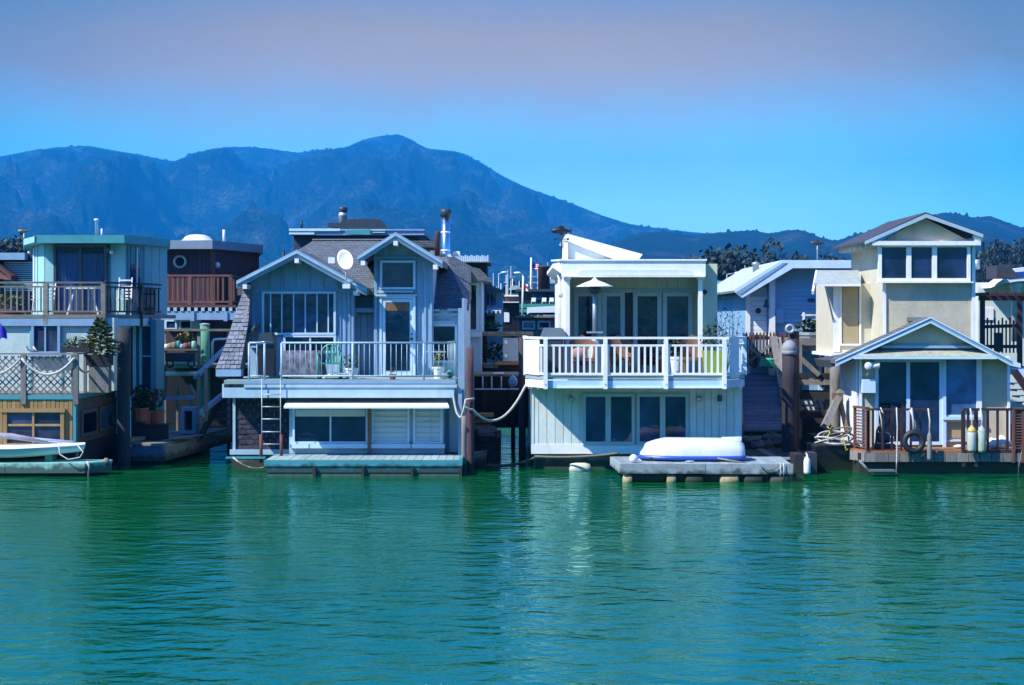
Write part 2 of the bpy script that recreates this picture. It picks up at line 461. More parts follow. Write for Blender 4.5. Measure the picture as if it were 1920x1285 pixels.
FOREST = land_mat('mountain_scrub_hazed', (0.010, 0.045, 0.043), (0.11, 0.15, 0.145), 0.55, 0.0085, 45.0)  # scrub colours kept blue and low in red, carrying part of the haze
RIDGE = land_mat('ridge_woods', (0.008, 0.024, 0.020), (0.07, 0.07, 0.05), 0.60, 0.008, 12.0)
terrain('mountain', [(-700, 330), (-300, 300), (0, 291), (60, 279), (130, 272), (165, 270), (200, 277), (250, 285), (328, 301),
    (350, 289), (400, 275), (440, 272), (500, 275), (560, 284), (600, 278), (648, 274), (680, 259), (715, 251), (738, 250), (746, 246), (754, 251), (770, 258),
    (800, 276), (860, 281), (900, 301), (940, 326), (985, 348), (1040, 368), (1080, 382), (1130, 402), (1180, 418), (1250, 428), (1330, 436),
    (1420, 445), (1600, 470), (1900, 480), (2600, 500)], 2600, 7600, 9000, 900, 150, -500, 2400, FOREST, 420, 9.0, 1.35, 0.0, 2.3)
terrain('ridge', [(-900, 560), (900, 560), (1100, 470), (1200, 432), (1250, 430), (1300, 437), (1335, 433), (1370, 430), (1415, 427), (1440, 434), (1470, 429), (1495, 425), (1512, 430), (1540, 442), (1568, 448),
    (1600, 436), (1650, 425), (1700, 412), (1740, 402), (1770, 393), (1800, 397), (1825, 404), (1855, 400), (1885, 411), (1920, 424), (2000, 430), (2200, 420), (2600, 440)],
    1100, 3300, 4200, 560, 50, 700, 2300, RIDGE, 60, 9.0, 1.2, 5.0, 2.2)
SHORE = land_mat('shore_scrub', (0.02, 0.03, 0.018), (0.10, 0.08, 0.05), 0.6, 0.02, 3.0)
terrain('shore_terrain', [(-900, 578), (0, 570), (400, 582), (900, 580), (1250, 566), (1400, 560), (1700, 530), (1850, 470), (2300, 450)], 420, 900, 1200, 240, 24, -700, 2600, SHORE, 6, 3.0, 1.0, 9.0, 6.0, 1.0)
# ------------------------------------------------------------------ paints and timbers
WHITE = mat('white_paint', (0.86, 0.87, 0.85), 0.55, 0.06, 2.5, 0.08, dirt=0.42, dirtcol=(0.44, 0.46, 0.43), rnd=0.05)
WHITEBLUE = mat('white_blue_paint', (0.55, 0.72, 0.83), 0.55, 0.08, 2.5, 0.08, dirt=0.2, dirtcol=(0.25, 0.32, 0.36), rnd=0.05)
MINT = mat('mint_white_paint', (0.70, 0.77, 0.70), 0.65, 0.10, 2.0, 0.12, dirt=0.45, dirtcol=(0.34, 0.44, 0.38), rnd=0.05)
GREENWALL = mat('pale_green_paint', (0.60, 0.65, 0.46), 0.65, 0.07, 2.0, 0.10, rnd=0.05)
FRAMEGREEN = mat('sage_frame_paint', (0.42, 0.55, 0.53), 0.5, 0.07, 2.0, 0.06, rnd=0.04)
SLATE = mat('slate_blue_paint', (0.28, 0.43, 0.56), 0.65, 0.16, 2.2, 0.14, grain=(2, 2, 0.4), dirt=0.45, dirtcol=(0.14, 0.22, 0.28), rnd=0.08)
SLATETRIM = mat('slate_trim_paint', (0.23, 0.37, 0.51), 0.6, 0.12, 2.2, 0.1, dirt=0.2, dirtcol=(0.06, 0.09, 0.12), rnd=0.06)
PALEBLUE = mat('pale_blue_trim', (0.40, 0.56, 0.63), 0.55, 0.10, 2.2, 0.1, dirt=0.3, dirtcol=(0.16, 0.22, 0.25), rnd=0.06)
PIPE = mat('pale_blue_pipe', (0.36, 0.52, 0.60), 0.4, 0.10, 6, 0.05, dirt=0.25, dirtcol=(0.15, 0.18, 0.18), rnd=0.06)
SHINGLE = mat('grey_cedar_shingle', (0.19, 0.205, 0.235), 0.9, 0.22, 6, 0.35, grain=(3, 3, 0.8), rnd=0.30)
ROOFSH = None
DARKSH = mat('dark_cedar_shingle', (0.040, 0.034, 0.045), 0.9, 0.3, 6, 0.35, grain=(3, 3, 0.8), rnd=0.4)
NAVYSHADE = mat('navy_shade_tone', (0.08, 0.10, 0.15), 0.9, 0.2, 6, 0.3, rnd=0.2)
CYAN = mat('cyan_paint', (0.16, 0.40, 0.44), 0.6, 0.10, 2.2, 0.1, dirt=0.2, dirtcol=(0.08, 0.18, 0.2), rnd=0.06)
CYANLT = mat('light_cyan_paint', (0.32, 0.60, 0.58), 0.6, 0.08, 2.2, 0.08, dirt=0.15, dirtcol=(0.12, 0.25, 0.25), rnd=0.05)
CYANDK = mat('deep_cyan_paint', (0.06, 0.20, 0.27), 0.6, 0.12, 2.2, 0.1, dirt=0.2, dirtcol=(0.04, 0.09, 0.1), rnd=0.08)
CREAM = mat('mint_stucco', (0.50, 0.62, 0.57), 0.85, 0.10, 2.5, 0.3, dirt=0.25, dirtcol=(0.25, 0.32, 0.30))
MAROON = mat('maroon_siding', (0.062, 0.030, 0.040), 0.75, 0.2, 3, 0.2, grain=(3, 3, 0.4), rnd=0.2)
RUST = mat('rust_red_stain', (0.15, 0.062, 0.045), 0.75, 0.25, 4, 0.2, grain=(3, 3, 0.5), rnd=0.25)
DECKRED = mat('dark_red_stain', (0.038, 0.014, 0.013), 0.6, 0.25, 4, 0.15, rnd=0.2)
GOLD = mat('golden_cedar', (0.34, 0.215, 0.075), 0.65, 0.2, 4, 0.2, grain=(3, 3, 0.35), rnd=0.18)
BROWNW = mat('brown_ply', (0.15, 0.095, 0.06), 0.75, 0.2, 3, 0.2, grain=(2, 2, 0.4), dirt=0.3, rnd=0.12)
ORANGEW = mat('orange_stained_wood', (0.36, 0.15, 0.05), 0.6, 0.2, 4, 0.15, rnd=0.15)
TEAL = mat('teal_paint', (0.055, 0.30, 0.33), 0.55, 0.12, 2.5, 0.1, dirt=0.3, dirtcol=(0.05, 0.13, 0.13), rnd=0.06)
TEALGREY = mat('grey_teal_deck', (0.30, 0.40, 0.38), 0.75, 0.14, 4, 0.15, rnd=0.14)
SEAFOAM = mat('seafoam_paint', (0.27, 0.55, 0.44), 0.6, 0.10, 2.5, 0.1, dirt=0.3, dirtcol=(0.10, 0.22, 0.17), rnd=0.06)
GREYW = mat('weathered_wood', (0.22, 0.205, 0.17), 0.9, 0.3, 4, 0.35, grain=(1, 3, 3), dirt=0.35, rnd=0.25)
GREYWV = mat('weathered_wood_upright', (0.20, 0.19, 0.17), 0.9, 0.3, 4, 0.35, grain=(4, 4, 0.5), dirt=0.35, rnd=0.25)
DARKW = mat('dark_wood_and_shade', (0.022, 0.019, 0.019), 0.75, 0.35, 4, 0.3, rnd=0.3)  # dark wood, lowered further to put the gaps' deep shadow into its colour
DOCKW = mat('dock_paint_worn', (0.29, 0.35, 0.36), 0.8, 0.2, 3, 0.25, grain=(0.6, 3, 3), dirt=0.8, dirtcol=(0.14, 0.13, 0.09), rnd=0.18)
PILE = mat('creosote_piling', (0.036, 0.030, 0.036), 0.8, 0.4, 5, 0.5, grain=(4, 4, 0.4), rnd=0.2)
PILERED = mat('reddish_piling', (0.085, 0.042, 0.048), 0.85, 0.4, 5, 0.5, grain=(4, 4, 0.4), rnd=0.2)
PILEGREEN = mat('algae_green_piling', (0.10, 0.33, 0.20), 0.85, 0.25, 4, 0.4, grain=(4, 4, 0.4), dirt=0.5, dirtcol=(0.06, 0.12, 0.07))
BEIGE = mat('beige_stucco', (0.52, 0.48, 0.345), 0.9, 0.12, 2.0, 0.3, dirt=0.5, dirtcol=(0.24, 0.23, 0.18), rnd=0.04)
BEIGELT = mat('pale_beige_stucco', (0.64, 0.60, 0.44), 0.9, 0.07, 2.0, 0.2, dirt=0.2, dirtcol=(0.35, 0.34, 0.28), rnd=0.04)
TANPANEL = mat('tan_panel', (0.40, 0.32, 0.18), 0.8, 0.08, 2.0, 0.15, rnd=0.05)
SIDINGBLUE = mat('blue_clapboard', (0.24, 0.44, 0.62), 0.65, 0.10, 2.0, 0.1, grain=(0.6, 1, 3), rnd=0.06)
ROOFLT = mat('pale_shingle_roof', (0.40, 0.45, 0.42), 0.9, 0.2, 7, 0.35, rnd=0.1)
ROOFGREEN = mat('mossy_shingle_roof', (0.34, 0.36, 0.27), 0.9, 0.25, 7, 0.35, rnd=0.1)
ROOFDK = mat('dark_roof', (0.05, 0.055, 0.075), 0.85, 0.25, 5, 0.3, rnd=0.1)
CONCRETE = mat('float_concrete', (0.16, 0.155, 0.13), 0.9, 0.25, 2.5, 0.4, dirt=0.7, dirtcol=(0.03, 0.035, 0.02))
BLACK = mat('black_paint_and_shade', (0.006, 0.007, 0.010), 0.5, 0.2, 4, 0.05)  # black paint, also lowered to carry the deep shadow in the gaps
CHARCOAL = mat('charcoal_metal', (0.035, 0.045, 0.055), 0.45, 0.2, 4, 0.1)
STEEL = mat('stainless_pipe', (0.62, 0.66, 0.70), 0.22, 0.08, 4, 0.03, metal=1.0)
GALV = mat('galvanised_metal', (0.40, 0.45, 0.48), 0.5, 0.15, 5, 0.1, metal=0.4)
PLASTIC = mat('white_plastic', (0.78, 0.80, 0.78), 0.35, 0.04, 3, 0.02, rnd=0.03, tide=False)
ROPE = mat('pale_rope', (0.52, 0.50, 0.44), 0.9, 0.2, 20, 0.4, rnd=0.1)
ROPEDK = mat('old_rope', (0.20, 0.18, 0.13), 0.9, 0.25, 20, 0.4, rnd=0.2)
ROPEY = mat('yellow_rope', (0.50, 0.40, 0.06), 0.9, 0.2, 20, 0.3)
RUBBER = mat('black_rubber', (0.014, 0.015, 0.018), 0.55, 0.25, 6, 0.2)
TERRA = mat('terracotta', (0.30, 0.085, 0.05), 0.8, 0.15, 5, 0.1)
WICKER = mat('brown_wicker', (0.24, 0.12, 0.06), 0.8, 0.3, 20, 0.5)
GREENPL = mat('green_plastic', (0.03, 0.24, 0.18), 0.4, 0.1, 4, 0.03)
LEAF = mat('plant_leaf', (0.055, 0.11, 0.022), 0.6, 0.35, 14, 0.0, rnd=0.3)
LEAFY = mat('yellow_green_leaf', (0.16, 0.17, 0.03), 0.6, 0.35, 14, 0.0, rnd=0.3)
LEAFDK = mat('conifer_needles', (0.020, 0.055, 0.020), 0.7, 0.35, 10, 0.0, rnd=0.3)
FLOWER = mat('white_petals', (0.75, 0.72, 0.70), 0.6, 0.1, 9, 0.0)
FLOWERO = mat('orange_petals', (0.55, 0.20, 0.06), 0.6, 0.2, 9, 0.0)
CURTAIN = mat('blue_curtain', (0.20, 0.36, 0.60), 0.8, 0.10, 3, 0.05, grain=(6, 6, 0.2), rnd=0.1)
BLIND = mat('pale_blind', (0.52, 0.64, 0.64), 0.7, 0.05, 3, 0.02, rnd=0.03)
BLUEGEL = mat('blue_gelcoat', (0.03, 0.08, 0.34), 0.3, 0.1, 3, 0.02)
BLUECLOTH = mat('blue_cloth', (0.035, 0.03, 0.42), 0.8, 0.15, 4, 0.1)
GREENCLOTH = mat('green_hose', (0.03, 0.42, 0.24), 0.5, 0.2, 9, 0.1)
REDCLOTH = mat('red_cloth', (0.55, 0.03, 0.04), 0.7, 0.1, 5, 0.05)
LATTICE = mat('lattice_wood', (0.15, 0.135, 0.12), 0.9, 0.3, 4, 0.2, rnd=0.25)
RUSTMETAL = mat('rusty_red_metal', (0.13, 0.042, 0.03), 0.7, 0.3, 8, 0.2)
GLASS = glass_mat('window_glass')
GLASSB = glass_mat('blue_window_glass', (0.008, 0.018, 0.05))
GLASSHAZY = glass_mat('frosted_blue_glass', (0.035, 0.085, 0.17), rough=0.25)
GLASSCL = glass_mat('clear_glass', (0.02, 0.03, 0.05), clear=0.72)

def _roof_mat():                                       # shingle courses too fine to pick apart at this distance
    m = mat('grey_roof_shingle', (0.15, 0.175, 0.19), 0.95, 0.25, 5, 0.0, dirt=0.35, dirtcol=(0.10, 0.10, 0.11)).copy()
    t = m.node_tree; N = t.nodes; L = t.links; p = N['Principled BSDF']
    g = N.new('ShaderNodeNewGeometry')
    mp = N.new('ShaderNodeMapping'); mp.inputs['Rotation'].default_value = (math.radians(90), 0, 0)
    L.new(g.outputs['Position'], mp.inputs[0])
    b = N.new('ShaderNodeTexBrick'); b.inputs['Scale'].default_value = 1.0
    b.inputs['Brick Width'].default_value = 0.16; b.inputs['Row Height'].default_value = 0.055; b.inputs['Mortar Size'].default_value = 0.008
    b.inputs['Color1'].default_value = (1, 1, 1, 1); b.inputs['Color2'].default_value = (0.6, 0.6, 0.6, 1); b.inputs['Mortar'].default_value = (0.15, 0.15, 0.15, 1)
    L.new(mp.outputs[0], b.inputs['Vector'])
    src = p.inputs['Base Color'].links[0].from_socket
    mx = N.new('ShaderNodeMix'); mx.data_type = 'RGBA'; mx.blend_type = 'MULTIPLY'; mx.inputs[0].default_value = 0.75
    L.new(src, mx.inputs[6]); L.new(b.outputs['Color'], mx.inputs[7]); L.new(mx.outputs[2], p.inputs['Base Color'])
    bp = N.new('ShaderNodeBump'); bp.inputs['Strength'].default_value = 0.6; bp.inputs['Distance'].default_value = 0.03
    L.new(b.outputs['Fac'], bp.inputs['Height']); bp.invert = True; L.new(bp.outputs[0], p.inputs['Normal'])
    return m
ROOFSH = _roof_mat()

# ------------------------------------------------------------------ builders shared by the houses
def ring(x0, x1, z0, z1, w, y0, y1):                   # a rectangular frame as one closed piece
    b = MB()
    o = [(x0, z0), (x1, z0), (x1, z1), (x0, z1)]; i = [(x0+w, z0+w), (x1-w, z0+w), (x1-w, z1-w), (x0+w, z1-w)]
    v = [(a, y0, c) for a, c in o] + [(a, y0, c) for a, c in i] + [(a, y1, c) for a, c in o] + [(a, y1, c) for a, c in i]
    f = []
    for k in range(4):
        n = (k + 1) % 4
        f += [(k, n, 4+n, 4+k), (8+k, 12+k, 12+n, 8+n), (k, 8+k, 8+n, n), (4+k, 4+n, 12+n, 12+k)]
    return b._add(v, f)

def window(parent, px0, px1, py0, py1, D, fw=5, fm=WHITE, gm=None, cols=(), rows=(), sill=None, proud=0.07, bar=3, name='window', blind=None, wallm=None):
    """frame standing proud of the wall at distance D, panes set back in it, glazing bars between; photo measures"""
    gm = gm or GLASS; s = D / F
    x0, x1, z0, z1 = X(px0, D), X(px1, D), Z(py1, D), Z(py0, D)
    fr = ring(x0, x1, z0, z1, fw * s, D - proud, D + 0.03).build(name, fm, parent)
    xs = [px0 + fw] + list(cols) + [px1 - fw]; zs = [py0 + fw] + list(rows) + [py1 - fw]
    for a, b in zip(xs[:-1], xs[1:]):
        for c, d in zip(zs[:-1], zs[1:]):
            B('pane', gm, fr, X(a, D) - 0.005, X(b, D) + 0.005, D - proud * 0.35, D - proud * 0.35 + 0.012, Z(d, D) - 0.005, Z(c, D) + 0.005)
    for c in cols:
        B('mullion', fm, fr, X(c - bar/2, D), X(c + bar/2, D), D - proud * 0.85, D - proud * 0.35 - 0.002, Z(py1 - fw, D) + 0.001, Z(py0 + fw, D) - 0.001)
    for c in rows:
        B('transom', fm, fr, X(px0 + fw, D) + 0.001, X(px1 - fw, D) - 0.001, D - proud * 0.8, D - proud * 0.35 - 0.003, Z(c + bar/2, D), Z(c - bar/2, D))
    if sill:
        B('sill', fm, fr, x0 - 0.06, x1 + 0.06, D - proud - 0.09, D + 0.02, z0 - sill * s, z0 - 0.002)
    if blind:
        B('blind', BLIND, fr, X(px0 + fw + 1, D), X(px1 - fw - 1, D), D - proud * 0.35 - 0.012, D - proud * 0.35 - 0.004, Z(blind, D), Z(py0 + fw + 1, D))
    return fr

def boards(parent, edges, D, py0, py1, m, gap=0.6, th=0.03, jit=0.004, name='board', top=None):
    """vertical boards between the given edges; top(px) gives another height for each board's top"""
    for a, b in zip(edges[:-1], edges[1:]):
        t0 = top(a) if top else py0; t1 = top(b) if top else py0
        y = D - th - random.uniform(0, jit)
        xa, xb = X(a + gap/2, D), X(b - gap/2, D)
        MB().prism([(xa, Z(py1, D)), (xb, Z(py1, D)), (xb, Z(t1, D)), (xa, Z(t0, D))], y, D - 0.002).build(name, m, parent)

def battens(parent, xs, D, py0, py1, m, w=4, th=0.03, top=None, off=0.0):
    for a in xs:
        t = top(a) if top else py0
        B('batten', m, parent, X(a - w/2, D), X(a + w/2, D), D - th - off, D - 0.003 - off, Z(py1, D), Z(t, D))

def shingle_field(parent, P, U, V, n_u, n_v, m, th=0.02, lap=1.35, trim=None, name='shingle'):
    """courses of single shingles on the parallelogram P + u*U + v*V (V up the slope); trim(u, v) drops some"""
    P, U, V = Vector(P), Vector(U), Vector(V)
    nrm = U.cross(V).normalized()
    if nrm.y > 0: nrm = -nrm
    for j in range(n_v):
        for i in range(n_u + (j % 2)):
            u0 = (i - 0.5 * (j % 2)) / n_u; u1 = u0 + 1 / n_u
            u0, u1 = max(u0, 0), min(u1, 1)
            v0, v1 = (j + random.uniform(-0.1, 0.1)) / n_v, min(1.0, (j + lap) / n_v)
            if trim and not trim((u0 + u1)/2, v0): continue
            g = 0.012
            a = P + U*(u0 + g/n_u*4) + V*max(0, v0); b = P + U*(u1 - g/n_u*4) + V*max(0, v0)
            c = P + U*(u1 - g/n_u*4) + V*v1; d = P + U*(u0 + g/n_u*4) + V*v1
            lift = th * random.uniform(0.9, 1.6)
            mb = MB(); q = [a + nrm*lift, b + nrm*lift, c + nrm*0.004, d + nrm*0.004]
            mb.hull([a, b, c, d], q)
            mb.build(name, m, parent)

def railing(parent, p0, p1, h, n, rm, bm=None, top=0.06, toph=0.05, bw=0.035, low=0.12, posts=(), postw=0.10, pd=None, tubes=False, mid=None, over=0.0):
    """guard rail from p0 to p1 (points on the deck edge): top and bottom rail, n balusters, posts at the given fractions"""
    p0, p1 = Vector(p0), Vector(p1); bm = bm or rm; up = Vector((0, 0, 1)); d = p1 - p0
    e = d.normalized() * over
    if tubes:
        TUBE('top_rail', rm, parent, [p0 + up*h - e, p1 + up*h + e], top/2)
        TUBE('bottom_rail', rm, parent, [p0 + up*low, p1 + up*low], top/2.4)
    else:
        BAR('top_rail', rm, parent, p0 + up*h - e, p1 + up*h + e, top, toph)
        BAR('bottom_rail', rm, parent, p0 + up*low, p1 + up*low, top*0.6, toph)
    if mid: BAR('mid_rail', rm, parent, p0 + up*mid, p1 + up*mid, top*0.5, toph*0.9)
    zt = (mid or h) - toph/2 - 0.002
    first = None
    for k in range(n):
        q = p0 + d * ((k + 0.5) / n)
        if any(abs((k + 0.5)/n - t) * d.length < postw * 0.7 for t in posts): continue
        c = q + up * (low + toph/2 + zt) / 2
        if first is None:
            hh = (zt - low - toph/2) / 2
            if tubes: first = MB().tube([c - up*hh, c + up*hh], bw/2, 5).build('baluster', bm, parent, True)
            else: first = MB().box(c.x - bw/2, c.x + bw/2, c.y - bw/2, c.y + bw/2, c.z - hh, c.z + hh).build('baluster', bm, parent)
        else: CLONE(first, c)
    for t in posts:
        q = p0 + d * t
        dn = pd if pd is not None else 0.0
        if tubes: TUBE('post', rm, parent, [q - up*dn, q + up*(h - 0.01)], top/1.8)
        else: B('post', rm, parent, q.x - postw/2, q.x + postw/2, q.y - postw/2, q.y + postw/2, q.z - dn, q.z + h - toph/2 - 0.002)

def leaves(n, c, r, size, rng, flat=0.6, droop=0.0):
    """loose leaf blades spread through an ellipsoid"""
    b = MB()
    for _ in range(n):
        while True:
            p = Vector((rng.uniform(-1, 1), rng.uniform(-1, 1), rng.uniform(-1, 1)))
            if p.length <= 1: break
        p = Vector((c[0] + p.x*r[0], c[1] + p.y*r[1], c[2] + p.z*r[2]))
        d = Vector((rng.gauss(0, 1), rng.gauss(0, 1), rng.gauss(0, flat) - droop)).normalized()
        u, w = perp(d); s = size * rng.uniform(0.6, 1.3)
        b._add([p - d*s*0.5, p + u*s*0.28 + w*s*0.06, p + d*s*0.5, p - u*s*0.28 + w*s*0.06], [(0, 1, 2, 3)])
    return b

def potted(name, label, px, D, z, h, w, leafm, potm, flower=None, group=None, n=60, cat='plant', seed=1, poth=0.4):
    rng = random.Random(seed); x = X(px, D)
    t = thing(name, label, cat, (x, D, z), group)
    ph = h * poth
    MB().lathe([(w*0.30, 0), (w*0.42, ph*0.85), (w*0.46, ph*0.86), (w*0.46, ph), (w*0.38, ph), (w*0.36, ph*0.9)], (x, D, z), 10).build('pot', potm, t)
    leaves(n, (x, D, z + ph + (h - ph)*0.5), (w*0.55, w*0.5, (h - ph)*0.55), w*0.32, rng).build('foliage', leafm, t)
    if flower: leaves(n//4, (x, D, z + ph + (h - ph)*0.72), (w*0.5, w*0.45, (h - ph)*0.35), w*0.20, rng).build('flowers', flower, t)
    return t

def piling(label, px, D, pytop, w, m, cap=None, group='mooring pilings between the houses', bot=-2.0, name='piling', lean=0.0, capm=None):
    x = X(px, D); r = w * D / F / 2; zt = Z(pytop, D)
    t = thing(name, label, 'piling', (x, D, bot), group)
    b = MB(); n = 14; rows = 9; rng = random.Random(int(px))
    pr = []
    for k in range(rows):
        f = k / (rows - 1); pr.append((r * (1.06 - 0.08*f) * rng.uniform(0.96, 1.04), bot + (zt - bot) * f))
    b.lathe(pr, (x, D, 0), n); b.build('trunk', m, t, True)
    if cap == 'cone':
        MB().lathe([(r*1.06, zt - 0.02), (r*1.08, zt + 0.07), (r*1.0, zt + 0.085), (r*1.03, zt + 0.10), (r*1.0, zt + 0.19), (r*0.85, zt + 0.27), (r*0.5, zt + 0.34), (r*0.15, zt + 0.365), (0.01, zt + 0.37)], (x, D, 0), 14).build('cap', capm or WHITE, t, True)
    elif cap == 'flat':
        MB().lathe([(r*1.05, zt - 0.005), (r*1.05, zt + 0.02), (r*0.4, zt + 0.05)], (x, D, 0), 14).build('cap', capm or GALV, t)
    return t
# ================================================================== grey-blue shingled floating house
def house_shingled():
    Dw, Dd, Du, Db = 46.6, 45.7, 48.2, 58.0
    h = thing('floating_house', 'slate blue floating house with two gables, grey shingled roof and dish on it', 'house', (X(650, 50), 50, 0), 'floating houses in the front row')
    zd = Z(713, Dd)                                         # deck level
    # hull and lower storey
    B('hull', CONCRETE, h, X(436, Dw), X(872, Dw), Dw - 0.05, Db, -0.7, 0.42)
    B('wall', SLATE, h, X(441, Dw), X(868, Dw), Dw, Db, 0.42, zd - 0.12)
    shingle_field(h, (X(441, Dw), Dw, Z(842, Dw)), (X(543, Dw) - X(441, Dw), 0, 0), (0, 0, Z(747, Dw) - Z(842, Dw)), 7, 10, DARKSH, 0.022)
    B('corner_board', PALEBLUE, h, X(437, Dw), X(442, Dw), Dw - 0.06, Dw + 0.1, Z(843, Dw), zd - 0.13)
    B('skirt_board', PALEBLUE, h, X(432, Dw), X(548, Dw), Dw - 0.12, Dw - 0.001, Z(852, Dw), Z(843, Dw))
    # bay window under a white awning
    Db0 = 46.15
    B('bay_body', PALEBLUE, h, X(542, Db0), X(833, Db0), Db0 + 0.03, Dw, Z(851, Db0), Z(762, Db0))
    window(h, 549, 690, 763, 832, Db0, 4, WHITEBLUE, GLASSB, cols=[620], sill=8, blind=781)
    window(h, 697, 768, 763, 832, Db0, 4, WHITEBLUE, BLIND, rows=[772, 782, 792, 802, 812, 821], bar=0.8, sill=8)
    window(h, 775, 830, 763, 832, Db0, 4, WHITEBLUE, BLIND, cols=[808], rows=[772, 782, 792, 802, 812, 821], bar=0.8, sill=8)
    B('post', BROWNW, h, X(689.5, 46.0), X(695.5, 46.0), 45.93, 46.05, Z(851, 46.0), Z(763, 46.0))
    a0, a1 = Z(766, 45.1), Z(752, Db0 + 0.3)
    MB().hull([(X(532, 45.1), 45.1, a0), (X(842, 45.1), 45.1, a0), (X(836, Dw), Dw, a1), (X(540, Dw), Dw, a1)],
              [(X(532, 45.1), 45.1, a0 + 0.05), (X(842, 45.1), 45.1, a0 + 0.05), (X(836, Dw), Dw, a1 + 0.05), (X(540, Dw), Dw, a1 + 0.05)]).build('awning', WHITE, h)
    B('pilaster', PALEBLUE, h, X(843, Dw), X(868, Dw), Dw - 0.10, Dw - 0.002, 0.42, zd - 0.125)
    # deck
    xl, xr = X(420, Dd), X(853, Dd)
    B('deck', TEALGREY, h, xl, xr, Dd, Du + 0.4, zd - 0.10, zd)
    B('fascia', PALEBLUE, h, xl, xr - 0.02, Dd - 0.03, Dd + 0.04, Z(746, Dd), zd - 0.19)
    B('nosing', PALEBLUE, h, X(458, Dd), xr + 0.05, Dd - 0.06, Dd + 0.05, zd - 0.185, zd - 0.11)
    B('nosing', SLATETRIM, h, X(458, Dd), xr + 0.02, Dd - 0.02, Dd - 0.003, zd - 0.09, zd - 0.02)
    B('side_fascia', PALEBLUE, h, xl - 0.05, xl - 0.003, Dd + 0.02, Dw + 1.5, Z(746, Dd), zd - 0.1)
    # upright at the right end, rising past the deck
    B('end_post', SLATETRIM, h, X(859, Dd), X(866, Dd), Dd + 0.02, Dd + 0.14, 0.30, Z(578, Dd))
    B('end_wall', SLATE, h, X(866.5, 46.2), X(871, 46.2), 46.0, Db, 0.45, Z(560, 47))
    # ------- left gable block
    zg = lambda px: 475 + abs(px - 557) * (0.49 if px < 557 else 0.52)
    wall = [(X(468, Du), zd), (X(664, Du), zd), (X(664, Du), Z(530, Du)), (X(557, Du), Z(477, Du)), (X(468, Du), Z(522, Du))]
    MB().prism(wall, Du, Du + 3.2).build('gable_wall', SLATE, h)
    battens(h, [472, 506, 530, 554, 580, 606, 632, 656], Du, 0, 541, SLATETRIM, 4, 0.035, top=zg)
    battens(h, [484, 637, 646, 655, 661], Du, 545, 712, SLATETRIM, 4, 0.035)
    B('band_board', SLATETRIM, h, X(468, Du), X(664, Du), Du - 0.045, Du - 0.001, Z(547, Du), Z(541, Du))
    window(h, 492, 630, 547, 628, Du, 4, WHITEBLUE, GLASSB, cols=[508, 529, 551, 573, 595, 616], bar=2.2, proud=0.10)
    window(h, 532, 630, 628.5, 662, Du, 4, WHITEBLUE, GLASSB, cols=[582], bar=3, proud=0.09)
    B('corner_board', PALEBLUE, h, X(628, Du), X(636, Du), Du - 0.05, Du - 0.002, zd + 0.002, Z(629, Du))
    def gable_roof(ax, ay, lx, ly, rx, ry, D0, D1, th, nm):
        az, lz, rz = Z(ay, D0), Z(ly, D0), Z(ry, D0)
        axx, lxx, rxx = X(ax, D0), X(lx, D0), X(rx, D0)
        for ex, ez in ((lxx, lz), (rxx, rz)):
            MB().ext([(axx, D0, az), (ex, D0, ez), (ex, D0, ez - th), (axx, D0, az - th)], (0, D1 - D0, 0)).build('roof_slope', ROOFSH, h)
            n = Vector((ex - axx, 0, ez - az)).normalized()
            for k, (lo, w, yy, mm) in enumerate(((0.005, 0.16, 0.06, SLATETRIM), (0.06, 0.045, 0.10, PALEBLUE), (0.165, 0.05, 0.035, SLATETRIM))):
                MB().ext([(axx, D0 - 0.002, az - lo), (ex, D0 - 0.002, ez - lo), (ex, D0 - 0.002, ez - lo - w), (axx, D0 - 0.002, az - lo - w)], (0, -yy, 0)).build('barge_board', mm, h)
        for ex, ez in ((axx, az - 0.30), (lxx + (axx - lxx)*0.14, lz + (az - lz)*0.14 - 0.28), (rxx + (axx - rxx)*0.16, rz + (az - rz)*0.16 - 0.30)):
            B('rafter_end', WHITE, h, ex - 0.055, ex + 0.055, D0 - 0.10, Du, ez - 0.055, ez + 0.06)
    gable_roof(557, 468, 444, 526, 688, 540, 47.5, 51.4, 0.16, 'a')
    # ------- shingled flare at the left edge, from the eave to below the deck
    q = lambda px, py, D: Vector((X(px, D), D, Z(py, D)))
    fl = [q(404, 692, 46.3), q(451, 692, 46.3), q(466, 606, 47.5), q(471, 540, 48.15), q(460, 535, 48.2), q(444, 580, 47.7), q(425, 640, 46.9)]
    MB().ext(fl, (0.0, 0.45, -0.25)).build('flare', SHINGLE, h)
    rows = 20
    for j in range(rows):                                    # single shingles in courses
        def edge(v):
            L_ = [(0, 404, 46.3), (0.33, 425, 46.9), (0.71, 444, 47.7), (1, 460, 48.2)]
            R_ = [(0, 451, 46.3), (0.55, 466, 47.5), (1, 471, 48.2)]
            def ip(T, k):
                return float(np.interp(v, [t[0] for t in T], [t[k] for t in T]))
            D = ip(L_, 2); py = 692 - 157*v
            return q(ip(L_, 1), py, D), q(ip(R_, 1), py, D)
        v0, v1 = j / rows, min(1, (j + 1.3) / rows)
        (l0, r0), (l1, r1) = edge(v0), edge(v1)
        m = max(2, int(round((r0 - l0).length / 0.13)))
        cuts = [0] + sorted(min(0.97, max(0.03, (k + random.uniform(-0.2, 0.2) + 0.5*(j % 2)) / m)) for k in range(1, m)) + [1]
        up_ = Vector((0, -0.028, 0.018))
